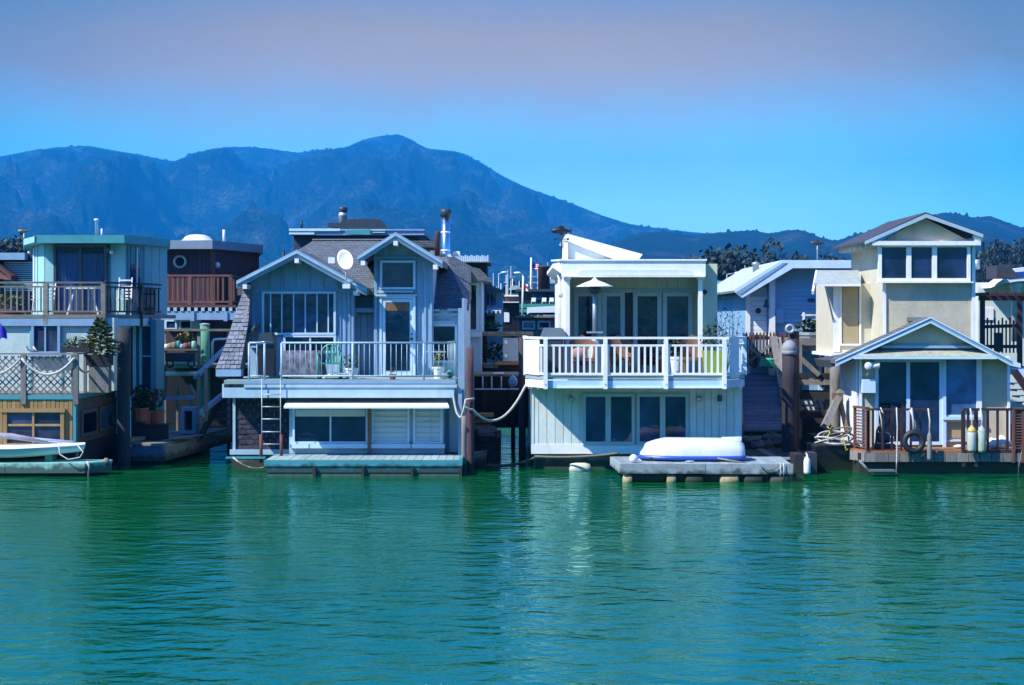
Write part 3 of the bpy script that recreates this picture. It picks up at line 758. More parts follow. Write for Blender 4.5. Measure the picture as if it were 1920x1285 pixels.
        for a, b in zip(cuts[:-1], cuts[1:]):
            if b - a < 0.04: continue
            a_, b_ = a + 0.012, b - 0.012
            p = [l0.lerp(r0, a_), l0.lerp(r0, b_), l1.lerp(r1, b_), l1.lerp(r1, a_)]
            s_ = random.uniform(0.7, 1.5)
            MB().hull(p, [p[0] + up_*s_, p[1] + up_*s_, p[2] + up_*0.2, p[3] + up_*0.2]).build('shingle', SHINGLE, h)
    B('flare_fascia', SLATETRIM, h, X(405, 46.25), X(452, 46.25), 46.22, 46.7, Z(706, 46.25), Z(693, 46.25))
    MB().ext([q(455, 640, 47.3), q(478, 608, 47.3), q(478, 613, 47.3), q(458, 650, 47.3)], (0, 0.9, 0)).build('flare_return', ROOFSH, h)
    # ------- main roof behind both gables
    zr, ze = Z(451, 53), Z(540, 48.3)
    MB().hull([(X(445, 48.3), 48.3, ze), (X(700, 48.3), 48.3, ze), (X(722, 53), 53, zr), (X(588, 53), 53, zr)],
              [(X(445, 48.3), 48.3, ze - 0.2), (X(700, 48.3), 48.3, ze - 0.2), (X(722, 53), 53, zr - 0.2), (X(588, 53), 53, zr - 0.2)]).build('roof_slope', ROOFSH, h)
    MB().hull([(X(588, 53), 53, zr), (X(820, 53), 53, zr), (X(820, 53), 57.5, zr - 1.2), (X(588, 53), 57.5, zr - 1.2)],
              [(X(588, 53), 53, zr - 0.2), (X(820, 53), 53, zr - 0.2), (X(820, 53), 57.5, zr - 1.4), (X(588, 53), 57.5, zr - 1.4)]).build('roof_slope', ROOFSH, h)
    B('ridge_cap', SHINGLE, h, X(586, 53), X(724, 53), 52.9, 53.1, zr + 0.003, zr + 0.04)
    B('core_wall', SLATE, h, X(470, 51), X(850, 51), 51.0, 57.0, zd, Z(535, 51))
    # ------- recess between the gables
    B('recess_wall', SLATE, h, X(664.5, 49), X(716, 49), 49.0, 50.5, zd, Z(556, 49))
    boards(h, [664.5, 676, 689, 703, 716], 49.0, 590, 712, SLATE, 1.0, 0.03)
    B('recess_cap', SLATETRIM, h, X(664, 48.7), X(714, 48.7), 48.55, 48.98, Z(586, 48.7), Z(578, 48.7))
    # ------- dormer block with the door
    wall = [(X(701, Du), zd), (X(812, Du), zd), (X(812, Du), Z(486, Du)), (X(744, Du), Z(446, Du)), (X(701, Du), Z(478, Du))]
    MB().prism(wall, Du, Du + 3.0).build('dormer_wall', SLATE, h)
    zg2 = lambda px: 452 + abs(px - 743) * 0.56
    battens(h, [704, 722, 744, 766, 788, 806], Du, 0, 480, SLATETRIM, 4, 0.035, top=zg2)
    battens(h, [705, 785, 797, 808], Du, 482, 711, SLATETRIM, 4, 0.035)
    B('band_board', SLATETRIM, h, X(701, Du), X(812, Du), Du - 0.04, Du - 0.001, Z(486, Du), Z(481, Du))
    window(h, 713, 779, 489, 543, Du, 4, WHITEBLUE, GLASS, proud=0.10)
    B('shelf', PALEBLUE, h, X(705, Du), X(782, Du), Du - 0.14, Du - 0.037, Z(556, Du), Z(552, Du))
    B('shelf', PALEBLUE, h, X(708, Du), X(775, Du), Du - 0.10, Du - 0.038, Z(549, Du), Z(545, Du))
    gable_roof(742, 435, 671, 480, 830, 488, 47.5, 52.5, 0.16, 'b')
    D0 = Du - 0.05
    fr = ring(X(712, D0), X(779, D0), zd + 0.01, Z(556, D0), 4 * D0 / F, D0 - 0.05, D0 + 0.02).build('door_frame', WHITEBLUE, h)
    dr = B('door', WHITEBLUE, h, X(717, D0), X(775, D0), D0 - 0.03, D0 + 0.03, zd + 0.03, Z(561, D0))
    B('pane', GLASSB, dr, X(723, D0), X(768, D0), D0 - 0.042, D0 - 0.031, Z(695, D0), Z(567, D0))
    B('blind', WICKER, dr, X(724, D0), X(767, D0), D0 - 0.052, D0 - 0.044, Z(583, D0), Z(568, D0))
    MB().ball((X(772, D0), D0 - 0.06, Z(636, D0)), 0.035).build('handle', BLACK, dr, True)
    MB().ball((X(772, D0), D0 - 0.05, Z(627, D0)), 0.022).build('handle', BLACK, dr, True)
    # ------- lean-to at the right, under the steep shaded slope
    D1 = 48.7
    B('wing_wall', PALEBLUE, h, X(784, D1), X(866, D1), D1, 52.0, zd, Z(580, D1))
    window(h, 790, 857, 608, 680, D1, 4, WHITEBLUE, GLASS, proud=0.09)
    for k, (a, b, py) in enumerate(((784, 824, 580), (786, 828, 588), (839, 866, 579), (846, 858, 588))):
        B('ledge', PALEBLUE, h, X(a, D1), X(b, D1), D1 - 0.16 + 0.03*(k % 2), D1 - 0.002, Z(py + 4, D1), Z(py, D1))
    B('head_board', PALEBLUE, h, X(794, D1), X(853, D1), D1 - 0.11, D1 - 0.092, Z(608, D1), Z(602, D1))
    top0, top1 = q(806, 470, 52.4), q(832, 470, 52.4)
    lo0, lo1 = q(783, 579, 48.6), q(879, 579, 48.6)
    MB().hull([lo0, lo1, top1, top0], [p + Vector((0, 0.2, -0.05)) for p in (lo0, lo1, top1, top0)]).build('steep_slope', ROOFSH, h)
    MB().hull([q(879, 579, 48.6), q(884, 560, 53), q(884, 500, 53), q(832, 470, 52.4)],
              [q(870, 579, 48.8), q(875, 560, 53.2), q(875, 500, 53.2), q(828, 470, 52.6)]).build('side_slope', ROOFSH, h)
    # rear wing past the right edge
    D2 = 53.0
    B('rear_wing', SLATE, h, X(868, D2), X(903, D2), D2, 58.0, 2.2, Z(520, D2))
    window(h, 872, 897, 531, 622, D2, 4, PALEBLUE, GLASSB, proud=0.08)
    B('ledge', PALEBLUE, h, X(868, D2), X(902, D2), D2 - 0.3, D2 - 0.002, Z(632, D2), Z(622, D2))
    MB().prism([(X(866, D2), Z(497, D2)), (X(900, D2), Z(505, D2)), (X(920, D2), Z(525, D2)), (X(920, D2), Z(530, D2)), (X(905, D2), Z(527, D2)), (X(866, D2), Z(527, D2))], D2 - 0.5, 58.2).build('rear_eave', ROOFSH, h)
    # chimney pipes
    xc, D3 = X(835.5, 49.5), 49.5
    r = 8.2 * D3 / F
    ch = MB().lathe([(r*1.5, Z(482, D3)), (r*1.05, Z(474, D3)), (r, Z(472, D3)), (r, Z(408, D3))], (xc, D3, 0), 16).build('chimney_pipe', STEEL, h, True)
    for py in (436, 470): MB().lathe([(r*1.06, Z(py + 1.5, D3)), (r*1.09, Z(py, D3)), (r*1.06, Z(py - 1.5, D3))], (xc, D3, 0), 16).build('collar', WHITE, ch, True)
    MB().lathe([(r*0.9, Z(408, D3)), (r*1.35, Z(405, D3)), (r*1.4, Z(396, D3)), (r*1.2, Z(393, D3)), (0.01, Z(392, D3))], (xc, D3, 0), 16).build('cowl', CHARCOAL, ch, True)
    MB().lathe([(0.075, Z(480, 50.5)), (0.075, Z(438, 50.5)), (0.06, Z(434, 50.5)), (0.01, Z(433, 50.5))], (X(820, 50.5), 50.5, 0), 12).build('vent_pipe', PILERED, h, True)
    B('skylight', WHITE, h, X(849, 51), X(862, 51), 50.8, 51.5, Z(480, 51), Z(472, 51))
    # ------- pipe railing round the deck
    yr = Dd + 0.12
    R0 = lambda px: (X(px, yr), yr, zd)
    railing(h, R0(528), R0(838), Z(643, yr) - zd, 31, PIPE, PIPE, 0.055, 0.04, 0.018, 0.10, (0.0, 0.43, 0.86), tubes=True, pd=0.12)
    railing(h, R0(467), R0(496), Z(643, yr) - zd, 3, PIPE, PIPE, 0.055, 0.04, 0.018, 0.10, (0.0, 1.0), tubes=True, pd=0.12)
    railing(h, R0(838), (X(853, 48.5), 48.5, zd), Z(643, yr) - zd, 6, PIPE, PIPE, 0.055, 0.04, 0.018, 0.10, (1.0,), tubes=True, pd=0.05)
    BAR('mid_rail', PIPE, h, (X(797, yr), yr, Z(660, yr)), (X(836, yr), yr, Z(660, yr)), 0.03, 0.03)
    # boarding ladder below the gap in the railing
    l = MB(); yl = Dd - 0.12
    ld = TUBE('ladder_rail', GALV, h, [(X(491, yl), yl, zd + 0.05), (X(491, yl), yl, Z(850, yl))], 0.013)
    TUBE('ladder_rail', GALV, h, [(X(526, yl), yl, zd + 0.05), (X(526, yl), yl, Z(850, yl))], 0.013)
    for py in (740, 763, 786, 810, 833): TUBE('rung', GALV, ld, [(X(491, yl), yl, Z(py, yl)), (X(526, yl), yl, Z(py, yl))], 0.016)
    for px in (489.5, 527.5): TUBE('ladder_foot', RUSTMETAL, h, [(X(px, yl), yl, Z(815, yl)), (X(px, yl), yl, Z(868, yl))], 0.045)
    return h
house_shingled()

def dish():
    D = 47.2; c = Vector((X(648, D), D, Z(488, D)))
    t = thing('satellite_dish', 'white oval satellite dish on a pole before the grey roof', 'satellite dish', (X(648, D), D, Z(540, D)))
    n = Vector((-0.22, -0.92, 0.32)).normalized(); u, w = perp(n)
    b = MB(); vs, fs = [], []; K, M = 28, 5
    for j in range(M + 1):
        rr = j / M
        for k in range(K):
            a = 2*math.pi*k/K
            e = (u * math.cos(a) * 0.215 + (w + u*0.25) * math.sin(a) * 0.275) * rr
            vs.append(c + e + n * (0.10 * rr * rr - 0.06))
    base = len(vs)
    vs += [v - n * 0.015 for v in vs]
    for j in range(M):
        for k in range(K):
            a, b_, c_, d_ = j*K + k, j*K + (k+1) % K, (j+1)*K + (k+1) % K, (j+1)*K + k
            fs += [(a, b_, c_, d_), (base+d_, base+c_, base+b_, base+a)]
    fs += [(M*K + k, M*K + (k+1) % K, base + M*K + (k+1) % K, base + M*K + k) for k in range(K)]
    b._add(vs, fs); b.build('reflector', PLASTIC, t, True, fix=True)
    TUBE('mast', GALV, t, [(X(648, D), D + 0.12, Z(542, D)), (X(648, D), D + 0.12, Z(492, D))], 0.022)
    B('bracket', WHITE, t, X(642, D), X(656, D), D + 0.02, D + 0.28, Z(541, D), Z(533, D))
    BAR('arm', GALV, t, (X(640, D), D - 0.05, Z(510, D)), (X(627, D), D - 0.42, Z(489, D)), 0.03, 0.03)
    MB().box(X(619, D), X(631, D), D - 0.52, D - 0.40, Z(495, D), Z(484, D)).build('feed_horn', WHITE, t)
dish()
# ================================================================== white two-storey floating house with the balcony
def house_white():
    Dw, Db0, Dp, Du = 46.3, 45.0, 46.9, 48.4
    h = thing('floating_house', 'white and mint two-storey floating house with wide white balcony and fish vane', 'house', (X(1190, 50), 50, 0), 'floating houses in the front row')
    zd = Z(706, Db0)                                        # balcony floor
    B('hull', CONCRETE, h, X(1002, Dw), X(1392, Dw), Dw + 0.12, 57.0, -0.7, Z(853, Dw))
    B('wall', MINT, h, X(996, Dw), X(1391, Dw), Dw, 57.0, Z(851, Dw), zd - 0.32)
    edges = [997, 1010] + [1010 + 15.4*k for k in range(1, 6)] + [1093]
    boards(h, edges, Dw, 726, 833, MINT, 0.9, 0.03, 0.003)
    boards(h, [1292 + 14*k for k in range(7)] + [1390], Dw, 726, 833, MINT, 0.9, 0.03, 0.003)
    boards(h, [1093, 1190, 1292], Dw, 726, 738, MINT, 0.5, 0.03, 0.002)
    B('skirt_board', WHITE, h, X(996, Dw), X(1391.5, Dw), Dw - 0.05, Dw - 0.001, Z(851, Dw), Z(833, Dw))
    B('corner_board', MINT, h, X(995, Dw), X(1001, Dw), Dw - 0.045, Dw + 0.25, Z(833, Dw) + 0.001, zd - 0.33)
    window(h, 1092, 1190, 738, 834, Dw, 6, FRAMEGREEN, GLASSB, cols=[1140], bar=10, proud=0.09)
    window(h, 1193, 1291, 738, 834, Dw, 6, FRAMEGREEN, GLASSB, cols=[1242], bar=10, proud=0.09)
    for px, w in ((1071, 0.09), (1311, 0.11)):
        MB().lathe([(0.05, -0.03), (0.075, -0.06), (0.07, -0.14), (0.02, -0.17)], (X(px, Dw), Dw, Z(748, Dw)), 10, 'y').build('wall_lamp', GALV, h, True)
    B('vent', CHARCOAL, h, X(1345, Dw), X(1353, Dw), Dw - 0.08, Dw - 0.002, Z(753, Dw), Z(741, Dw))
    # ------- balcony: straight front with slanted ends
    pf0, pf1 = (X(1021, Db0), Db0), (X(1363, Db0), Db0)
    pb0, pb1 = (X(985, 46.2), 46.2), (X(1396, 46.2), 46.2)
    pw0, pw1 = (X(985, 46.2), 48.4), (X(1396, 46.2), 48.4)
    slab = [pf0, pf1, pb1, pw1, pw0, pb0]
    MB().ext([(a, b, zd - 0.08) for a, b in slab], (0, 0, 0.08)).build('deck', TEALGREY, h)
    def fascia(a, b, zt, zb, m, nm, o=0.0, th=0.06):
        a, b = Vector((a[0], a[1], 0)), Vector((b[0], b[1], 0)); d = (b - a).normalized(); n = Vector((d.y, -d.x, 0)) * 1
        if n.y > 0: n = -n
        a, b = a + n*o, b + n*o
        MB().hull([(a.x, a.y, zb), (b.x, b.y, zb), (b.x, b.y, zt), (a.x, a.y, zt)],
                  [(p[0] - n.x*th, p[1] - n.y*th, p[2]) for p in ((a.x, a.y, zb), (b.x, b.y, zb), (b.x, b.y, zt), (a.x, a.y, zt))]).build(nm, m, h)
    zb = Z(728, Db0)
    FB = mat('fascia_blue_paint', (0.42, 0.64, 0.80), 0.55, 0.08, 2.5, 0.08, dirt=0.2, dirtcol=(0.22, 0.33, 0.40), rnd=0.05)
    fascia(pf0, pf1, zd - 0.10, zb, FB, 'fascia')
    fascia(pb0, pf0, zd - 0.10, zb + 0.0, WHITE, 'fascia')
    fascia(pf1, pb1, zd - 0.10, zb, FB, 'fascia')
    for a, b in ((1045, 1130), (1155, 1240), (1266, 1356)):
        B('drip_board', WHITE, h, X(a, Db0), X(b, Db0), Db0 - 0.06, Db0 - 0.002, zb + 0.0, zb + 0.035)
    ht = Z(634, Db0) - zd
    hm = Z(648, Db0) - zd
    railing(h, (*pf0, zd), (*pf1, zd), ht, 30, WHITE, WHITE, 0.11, 0.055, 0.05, 0.06, (0.005, 0.333, 0.665, 0.985), 0.085, mid=hm, over=0.05)
    for t in (0.005, 0.333, 0.665, 0.985):                    # posts run down over the fascia
        x = pf0[0] + (pf1[0] - pf0[0]) * t
        MB().box(x - 0.05, x + 0.05, Db0 - 0.085, Db0 - 0.003, zb - 0.02, zd + ht - 0.03).build('post', WHITE, h)
        MB().ball((x, Db0 - 0.09, zb + 0.10), 0.018, 6, 4).build('bolt', GALV, h)
    railing(h, (*pb0, zd), (*pf0, zd), ht, 3, WHITE, WHITE, 0.11, 0.055, 0.05, 0.06, (0.0,), 0.10, mid=hm)
    fascia((pb0[0] + 0.02, pb0[1] - 0.04), (pf0[0] - 0.12, pf0[1] + 0.25), zd + ht - 0.03, zd + 0.02, WHITE, 'side_panel', 0.02, 0.03)
    railing(h, (*pf1, zd), (*pb1, zd), ht, 2, WHITEBLUE, WHITEBLUE, 0.11, 0.055, 0.05, 0.06, (1.0,), 0.10, mid=hm)
    fascia((pf1[0] + 0.10, pf1[1] + 0.18), (pb1[0] - 0.22, pb1[1] - 0.5), zd + ht - 0.03, zd - 0.05, WHITEBLUE, 'side_panel', 0.02, 0.03)
    railing(h, (*pb0, zd), (*pw0, zd), ht, 7, WHITE, WHITE, 0.11, 0.055, 0.05, 0.06, (), 0.10, mid=hm)
    railing(h, (*pb1, zd), (*pw1, zd), ht, 7, WHITE, WHITE, 0.11, 0.055, 0.05, 0.06, (), 0.10, mid=hm)
    for px, D in ((990, 46.1), (1008, 45.5), (1388, 46.0)):   # brackets
        MB().ext([(X(px, D), D - 0.02, zd - 0.12), (X(px, D), D - 0.02, zb - 0.05), (X(px, D) + (0.18 if px < 1200 else -0.18), D + 0.2, zd - 0.12)], (0.05, 0, 0)).build('bracket', WHITE, h)
    # ------- upper storey
    zt = Z(486, Dp)
    xl, xr = X(1057, Dp), X(1322, Dp)
    xr2 = X(1337, Du + 0.2)
    B('side_wall', WHITE, h, xl, xl + 0.16, Dp + 0.02, 56.5, zd, zt - 0.12)
    B('wing_wall', GREENWALL, h, X(1316, 47.6), xr2, 47.6, 56.5, zd, zt - 0.1)
    B('back_wall', GREENWALL, h, xl + 0.17, X(1316, 47.6) - 0.002, Du, 56.5, zd, Z(500, Du))
    boards(h, [1074 + 19.6*k for k in range(13)], Du, 522, 541, GREENWALL, 0.8, 0.03, 0.002)
    B('head_board', FRAMEGREEN, h, X(1074, Du), X(1310, Du), Du - 0.05, Du - 0.002, Z(549, Du), Z(541.5, Du))
    # header over the porch, with a long rounded panel cut in relief
    B('header', WHITE, h, X(1053, 46.7), X(1323, 46.7), 46.7, 46.95, Z(519, 46.7), Z(489, 46.7))
    pan = [(1084, 516), (1084, 511), (1088, 508), (1096, 506), (1286, 506), (1294, 508), (1299, 512), (1300, 516)]
    MB().prism([(X(a, 46.7), Z(b, 46.7)) for a, b in pan], 46.68, 46.699).build('header_panel', MINT, h)
    B('header_lip', WHITE, h, X(1054, 46.7), X(1322, 46.7), 46.60, 46.698, Z(520, 46.7), Z(517, 46.7))
    MB().hull([(X(1050, 46.6), 46.66, Z(489, 46.6)), (X(1326, 46.6), 46.66, Z(489, 46.6)), (xr2 + 0.1, 56.6, zt + 0.25), (xl - 0.12, 56.6, zt + 0.25)],
              [(X(1050, 46.6), 46.66, Z(486, 46.6)), (X(1326, 46.6), 46.66, Z(486, 46.6)), (xr2 + 0.1, 56.6, zt + 0.30), (xl - 0.12, 56.6, zt + 0.30)]).build('roof', WHITE, h)
    MB().hull([(X(1036, 48.5), 48.3, zt - 0.18), (xl - 0.002, 48.3, zt - 0.35), (xl - 0.002, 48.3, zt - 0.02), (X(1036, 48.5), 48.3, zt - 0.08)],
              [(X(1036, 48.5), 56.3, zt - 0.18), (xl - 0.002, 56.3, zt - 0.35), (xl - 0.002, 56.3, zt - 0.02), (X(1036, 48.5), 56.3, zt - 0.08)]).build('side_eave', WHITE, h)
    TUBE('downpipe', WHITE, h, [(X(1046, 49), 49, zt - 0.25), (X(1049, 49), 49, zt - 0.45), (X(1050, 49), 49, zd)], 0.05)
    for px in (1064, 1312.5):
        B('column', WHITE, h, X(px - 4, Dp), X(px + 4, Dp), Dp - 0.12, Dp + 0.0, zd, Z(525, Dp) - 0.003)
        B('capital', WHITE, h, X(px - 6, Dp), X(px + 6, Dp), Dp - 0.15, Dp + 0.02, Z(525, Dp), Z(520.5, Dp))
    MB().lathe([(0.03, -0.02), (0.06, -0.05), (0.06, -0.13), (0.02, -0.15)], (X(1321, 47.55), 47.58, Z(548, 47.6)), 10, 'y').build('wall_lamp', BLACK, h, True)
    MB().lathe([(0.03, -0.06), (0.05, -0.05), (0.05, 0.05), (0.03, 0.07)], (xl - 0.06, 47.6, Z(554, 47.6)), 8).build('wall_lamp', GALV, h, True)
    # French doors: four leaves, a black strip painted for the unlit room between
    for a, b, m_ in ((1076, 1128, 0), (1129, 1171, 0), (1187, 1240, 0), (1242, 1298, 0)):
        D = Du
        f = ring(X(a, D), X(b, D), zd + 0.02, Z(548, D), 8 * D / F, D - 0.10, D + 0.01).build('glazed_door', FRAMEGREEN, h)
        B('pane', GLASS, f, X(a + 7, D), X(b - 7, D), D - 0.06, D - 0.048, zd + 0.2, Z(555, D))
        if a in (1129, 1187):
            xh = X(b - 4, D) if a == 1129 else X(a + 4, D)
            BAR('handle', STEEL, f, (xh, D - 0.14, Z(640, D)), (xh, D - 0.14, Z(626, D)), 0.02, 0.02)
    B('opening_shade_panel', BLACK, h, X(1172, Du), X(1186, Du), Du - 0.02, Du - 0.003, zd + 0.02, Z(548, Du))
    # raised monoslope roof with the clerestory
    D5 = 52.0
    q = lambda px, py, D=D5: (X(px, D), D, Z(py, D))
    MB().ext([q(1055, 449), q(1062, 438), q(1205, 477), q(1196, 489), q(1150, 486)], (0, 4.2, 0)).build('shed_roof', WHITE, h)
    MB().ext([q(1060, 462, 52.15), q(1062, 453, 52.15), q(1150, 484, 52.15), q(1150, 490, 52.15), q(1060, 490, 52.15)], (0, 3.9, 0)).build('clerestory_wall', MINT, h)
    B('clerestory_post', WHITE, h, X(1057, 52.05), X(1065, 52.05), 52.02, 52.14, Z(490, 52.05), Z(455, 52.05))
    return h
house_white()

def weathervane(px0, px1, pyc, pyb, D, label, hgt, flip=1, whale=False, bm=None, poles=True):
    """fish or whale silhouette with real thickness on a pole"""
    bm = bm or BLACK
    xc, w = X((px0 + px1)/2, D), (px1 - px0) * D / F
    t = thing('weathervane', label, 'weathervane', (xc, D, Z(pyb, D)), 'weathervanes on the roofs')
    if not whale:
        prof = [(-0.50, 0.0, 0.02), (-0.42, 0.0, 0.09), (-0.30, 0.01, 0.14), (-0.12, 0.01, 0.17), (0.08, 0.0, 0.15), (0.22, -0.01, 0.10), (0.33, -0.02, 0.055), (0.38, -0.02, 0.05)]
        tail = [(0.36, 0.03), (0.50, 0.10), (0.45, -0.02), (0.48, -0.16), (0.36, -0.07)]
    else:
        prof = [(-0.50, 0.0, 0.04), (-0.42, 0.0, 0.15), (-0.25, 0.0, 0.18), (-0.05, 0.0, 0.15), (0.14, 0.02, 0.10), (0.28, 0.07, 0.05), (0.36, 0.12, 0.03)]
        tail = [(0.34, 0.12), (0.42, 0.30), (0.47, 0.22), (0.56, 0.20), (0.40, 0.09)]
    b = MB(); K = 8; vs = []
    for a, c, r in prof:
        for k in range(K):
            an = 2*math.pi*k/K
            vs.append((xc + flip*a*w, D + 0.30*r*w*math.cos(an)*2, Z(pyc, D) + (c + r*math.sin(an))*w))
    M = len(prof)
    fs = [(i*K + k, i*K + (k+1) % K, (i+1)*K + (k+1) % K, (i+1)*K + k) for i in range(M-1) for k in range(K)] + [tuple(range(K)), tuple((M-1)*K + k for k in range(K))]
    b._add(vs, fs); b.build('fish_body' if not whale else 'whale_body', bm, t, True, fix=True)
    MB().prism([(xc + flip*a*w, Z(pyc, D) + c*w) for a, c in tail], D - 0.012, D + 0.012).build('tail', bm, t, fix=True)
    if not whale:
        for fin in ([(-0.16, 0.14), (-0.05, 0.26), (0.02, 0.20), (0.10, 0.24), (0.14, 0.12)], [(-0.10, -0.13), (0.02, -0.25), (0.06, -0.13)], [(0.16, -0.10), (0.27, -0.20), (0.25, -0.08)]):
            MB().prism([(xc + flip*a*w, Z(pyc, D) + c*w) for a, c in fin], D - 0.010, D + 0.010).build('fin', bm, t, fix=True)
    TUBE('pole', bm if not poles else GALV, t, [(xc, D, Z(pyb, D)), (xc, D, Z(pyc, D) - 0.08*w)], 0.018)
    z2 = Z(pyc, D) - hgt * 0.45
    for dx, dy in ((0.16, 0), (0, 0.16)):
        BAR('direction_arm', bm, t, (xc - dx, D - dy, z2), (xc + dx, D + dy, z2), 0.018, 0.018)
    for dx in (-0.17, 0.17): MB().ball((xc + dx, D, z2), 0.035, 6, 4).build('letter_disc', bm, t)
    return t
weathervane(1033, 1073, 433, 484, 49.0, 'dark fish weathervane above the corner of the white house', 0.5, 1, poles=False)
weathervane(33, 57, 434, 470, 52.0, 'small whale weathervane beside the cyan cabin roof', 0.45, 1, whale=True, bm=mat('bronze_vane', (0.16, 0.14, 0.10), 0.5, 0.2, 6, 0.05, metal=0.5))
weathervane(1519, 1546, 456, 492, 57.0, 'fish weathervane on a pale pole above the blue house roof', 0.5, 1, bm=CHARCOAL)
# ================================================================== beige tower house at the right
def house_beige():
    Dt, Dp, Dv = 48.6, 46.2, 44.9                             # tower, porch wall, deck front
    h = thing('floating_house', 'beige stucco tower house with gabled porch and dark red deck railing', 'house', (X(1740, 50), 50, 0), 'floating houses in the front row')
    zd = Z(838, Dp)                                           # deck level by the porch wall
    q = lambda px, py, D: Vector((X(px, D), D, Z(py, D)))
    # tower
    x0, x1, yb = X(1656, Dt), X(1828, Dt), 53.2
    zt = Z(460, Dt)
    B('tower_wall', BEIGE, h, x0 + 0.02, x1 - 0.02, Dt, yb, 0.5, zt)
    MB().box(x0, x0 + 0.018, Dt + 0.1, yb, 0.5, zt - 0.01).build('side_wall', BEIGELT, h)
    B('gable_wall', BEIGE, h, x0 + 0.02, x1 - 0.02, Dt + 0.3, Dt + 0.4, zt + 0.001, zt + 0.05)
    MB().prism([(X(1640, Dt), zt), (X(1832, Dt), zt), (X(1732, Dt), Z(408, Dt))], Dt - 0.02, Dt + 0.22).build('pediment', BEIGE, h)
    ax, az = X(1732, Dt), Z(399, Dt)
    for ex, ez in ((X(1618, Dt), Z(452, Dt)), (X(1838, Dt), Z(439, Dt))):
        MB().ext([(ax, Dt - 0.25, az), (ex, Dt - 0.25, ez), (ex, Dt - 0.25, ez - 0.07), (ax, Dt - 0.25, az - 0.09)], (0, 5.0, 0)).build('roof_slope', ROOFDK, h)
        MB().ext([(ax, Dt - 0.255, az - 0.05), (ex, Dt - 0.255, ez - 0.02), (ex, Dt - 0.255, ez - 0.11), (ax, Dt - 0.255, az - 0.15)], (0, -0.05, 0)).build('barge_board', PALEBLUE, h)
    # lower eave wing on the left, with exposed rafter ends
    for k in range(6):
        D = Dt + 0.2 + k * 0.78
        B('rafter_end', WHITE, h, x0 - 0.42, x0 + 0.03, D, D + 0.12, zt - 0.06 - 0.0, zt + 0.10)
    MB().hull([(x0 - 0.52, Dt - 0.2, zt + 0.04), (x0 + 0.1, Dt - 0.2, zt + 0.32), (x0 + 0.1, Dt - 0.2, zt + 0.40), (x0 - 0.52, Dt - 0.2, zt + 0.12)],
              [(x0 - 0.52, yb, zt + 0.04), (x0 + 0.1, yb, zt + 0.32), (x0 + 0.1, yb, zt + 0.40), (x0 - 0.52, yb, zt + 0.12)]).build('side_eave', ROOFDK, h)
    B('cornice', WHITE, h, X(1632, Dt), X(1834, Dt), Dt - 0.28, Dt - 0.001, Z(461, Dt), Z(453, Dt))
    B('eave_end', WHITE, h, X(1824, Dt), X(1838, Dt), Dt - 0.22, Dt + 0.1, Z(452.5, Dt), Z(441, Dt))
    window(h, 1641 + 5, 1818, 458, 528, Dt - 0.06, 6, WHITE, GLASSB, cols=[1703, 1751], bar=9, proud=0.10)
    B('corner_board', WHITE, h, x0 - 0.01, x0 + 0.07, Dt - 0.05, Dt - 0.001, 0.6, Z(461, Dt) - 0.002)
    B('corner_board', WHITE, h, x1 - 0.09, x1 + 0.0, Dt - 0.05, Dt - 0.001, 0.6, Z(461, Dt) - 0.002)
    B('sill', WHITE, h, X(1643, Dt), X(1822, Dt), Dt - 0.24, Dt - 0.002, Z(531, Dt), Z(528.5, Dt))
    # enclosed landing at the tower's left with tan panels and its small roof
    D2, xa, xb = 50.2, X(1562, 50.2), X(1612, 50.2)
    B('landing_wall', BEIGELT, h, xa, X(1640, 50.2), D2, 53.0, Z(662, D2), Z(532, D2))
    fr = ring(X(1574, D2), X(1614, D2), Z(648, D2), Z(534, D2), 0.05, D2 - 0.06, D2 + 0.02).build('panel_frame', WHITE, h)
    for a, b in ((540, 588), (592, 644)): B('panel', TANPANEL, fr, X(1579, D2), X(1609, D2), D2 - 0.03, D2 - 0.008, Z(b, D2), Z(a, D2))
    B('post', WHITE, h, X(1562, D2), X(1574, D2), D2 - 0.05, D2 - 0.001, Z(660, D2), Z(534, D2))
    MB().hull([q(1526, 531, 49.7), q(1614, 531, 49.7), q(1610, 507, 51.6), q(1533, 507, 51.6)], [q(1526, 535, 49.7), q(1614, 535, 49.7), q(1610, 511, 51.6), q(1533, 511, 51.6)]).build('landing_roof', ROOFLT, h)
    B('gutter', WHITE, h, X(1533, 49.7), X(1613, 49.7), 49.62, 49.69, Z(537, 49.7), Z(532, 49.7))
    BAR('rake_board', WHITE, h, q(1524, 549, 49.75), q(1531, 510, 51.4), 0.06, 0.10)
    B('landing_floor', WHITE, h, X(1556, 50), X(1640, 50), 49.7, 53, Z(668, 50), Z(662, 50))
    # porch
    px0, px1 = X(1612, Dp), X(1838, Dp)
    ztp = Z(668, Dp)
    B('porch_wall', BEIGE, h, px0, px1, Dp, Dt - 0.06, zd - 0.25, ztp)
    side = [q(1600, 692, 46.6), q(1574, 700, 48.4)]
    # slanted left cheek of the porch with white boards
    cheek = [(X(1611, Dp) - 0.07, Dp + 0.02), (X(1585, 48.4) - 0.15, 48.4)]
    for k in range(7):
        a = Vector((cheek[0][0], cheek[0][1], 0)).lerp(Vector((cheek[1][0], cheek[1][1], 0)), k/7 + 0.008)
        b = Vector((cheek[0][0], cheek[0][1], 0)).lerp(Vector((cheek[1][0], cheek[1][1], 0)), (k+1)/7 - 0.008)
        MB().hull([(a.x, a.y, zd - 0.4), (b.x, b.y, zd - 0.4), (b.x, b.y, ztp - 0.05), (a.x, a.y, ztp - 0.05)],
                  [(a.x + 0.05, a.y, zd - 0.4), (b.x + 0.05, b.y, zd - 0.4), (b.x + 0.05, b.y, ztp - 0.05), (a.x + 0.05, a.y, ztp - 0.05)]).build('cheek_board', WHITE, h)
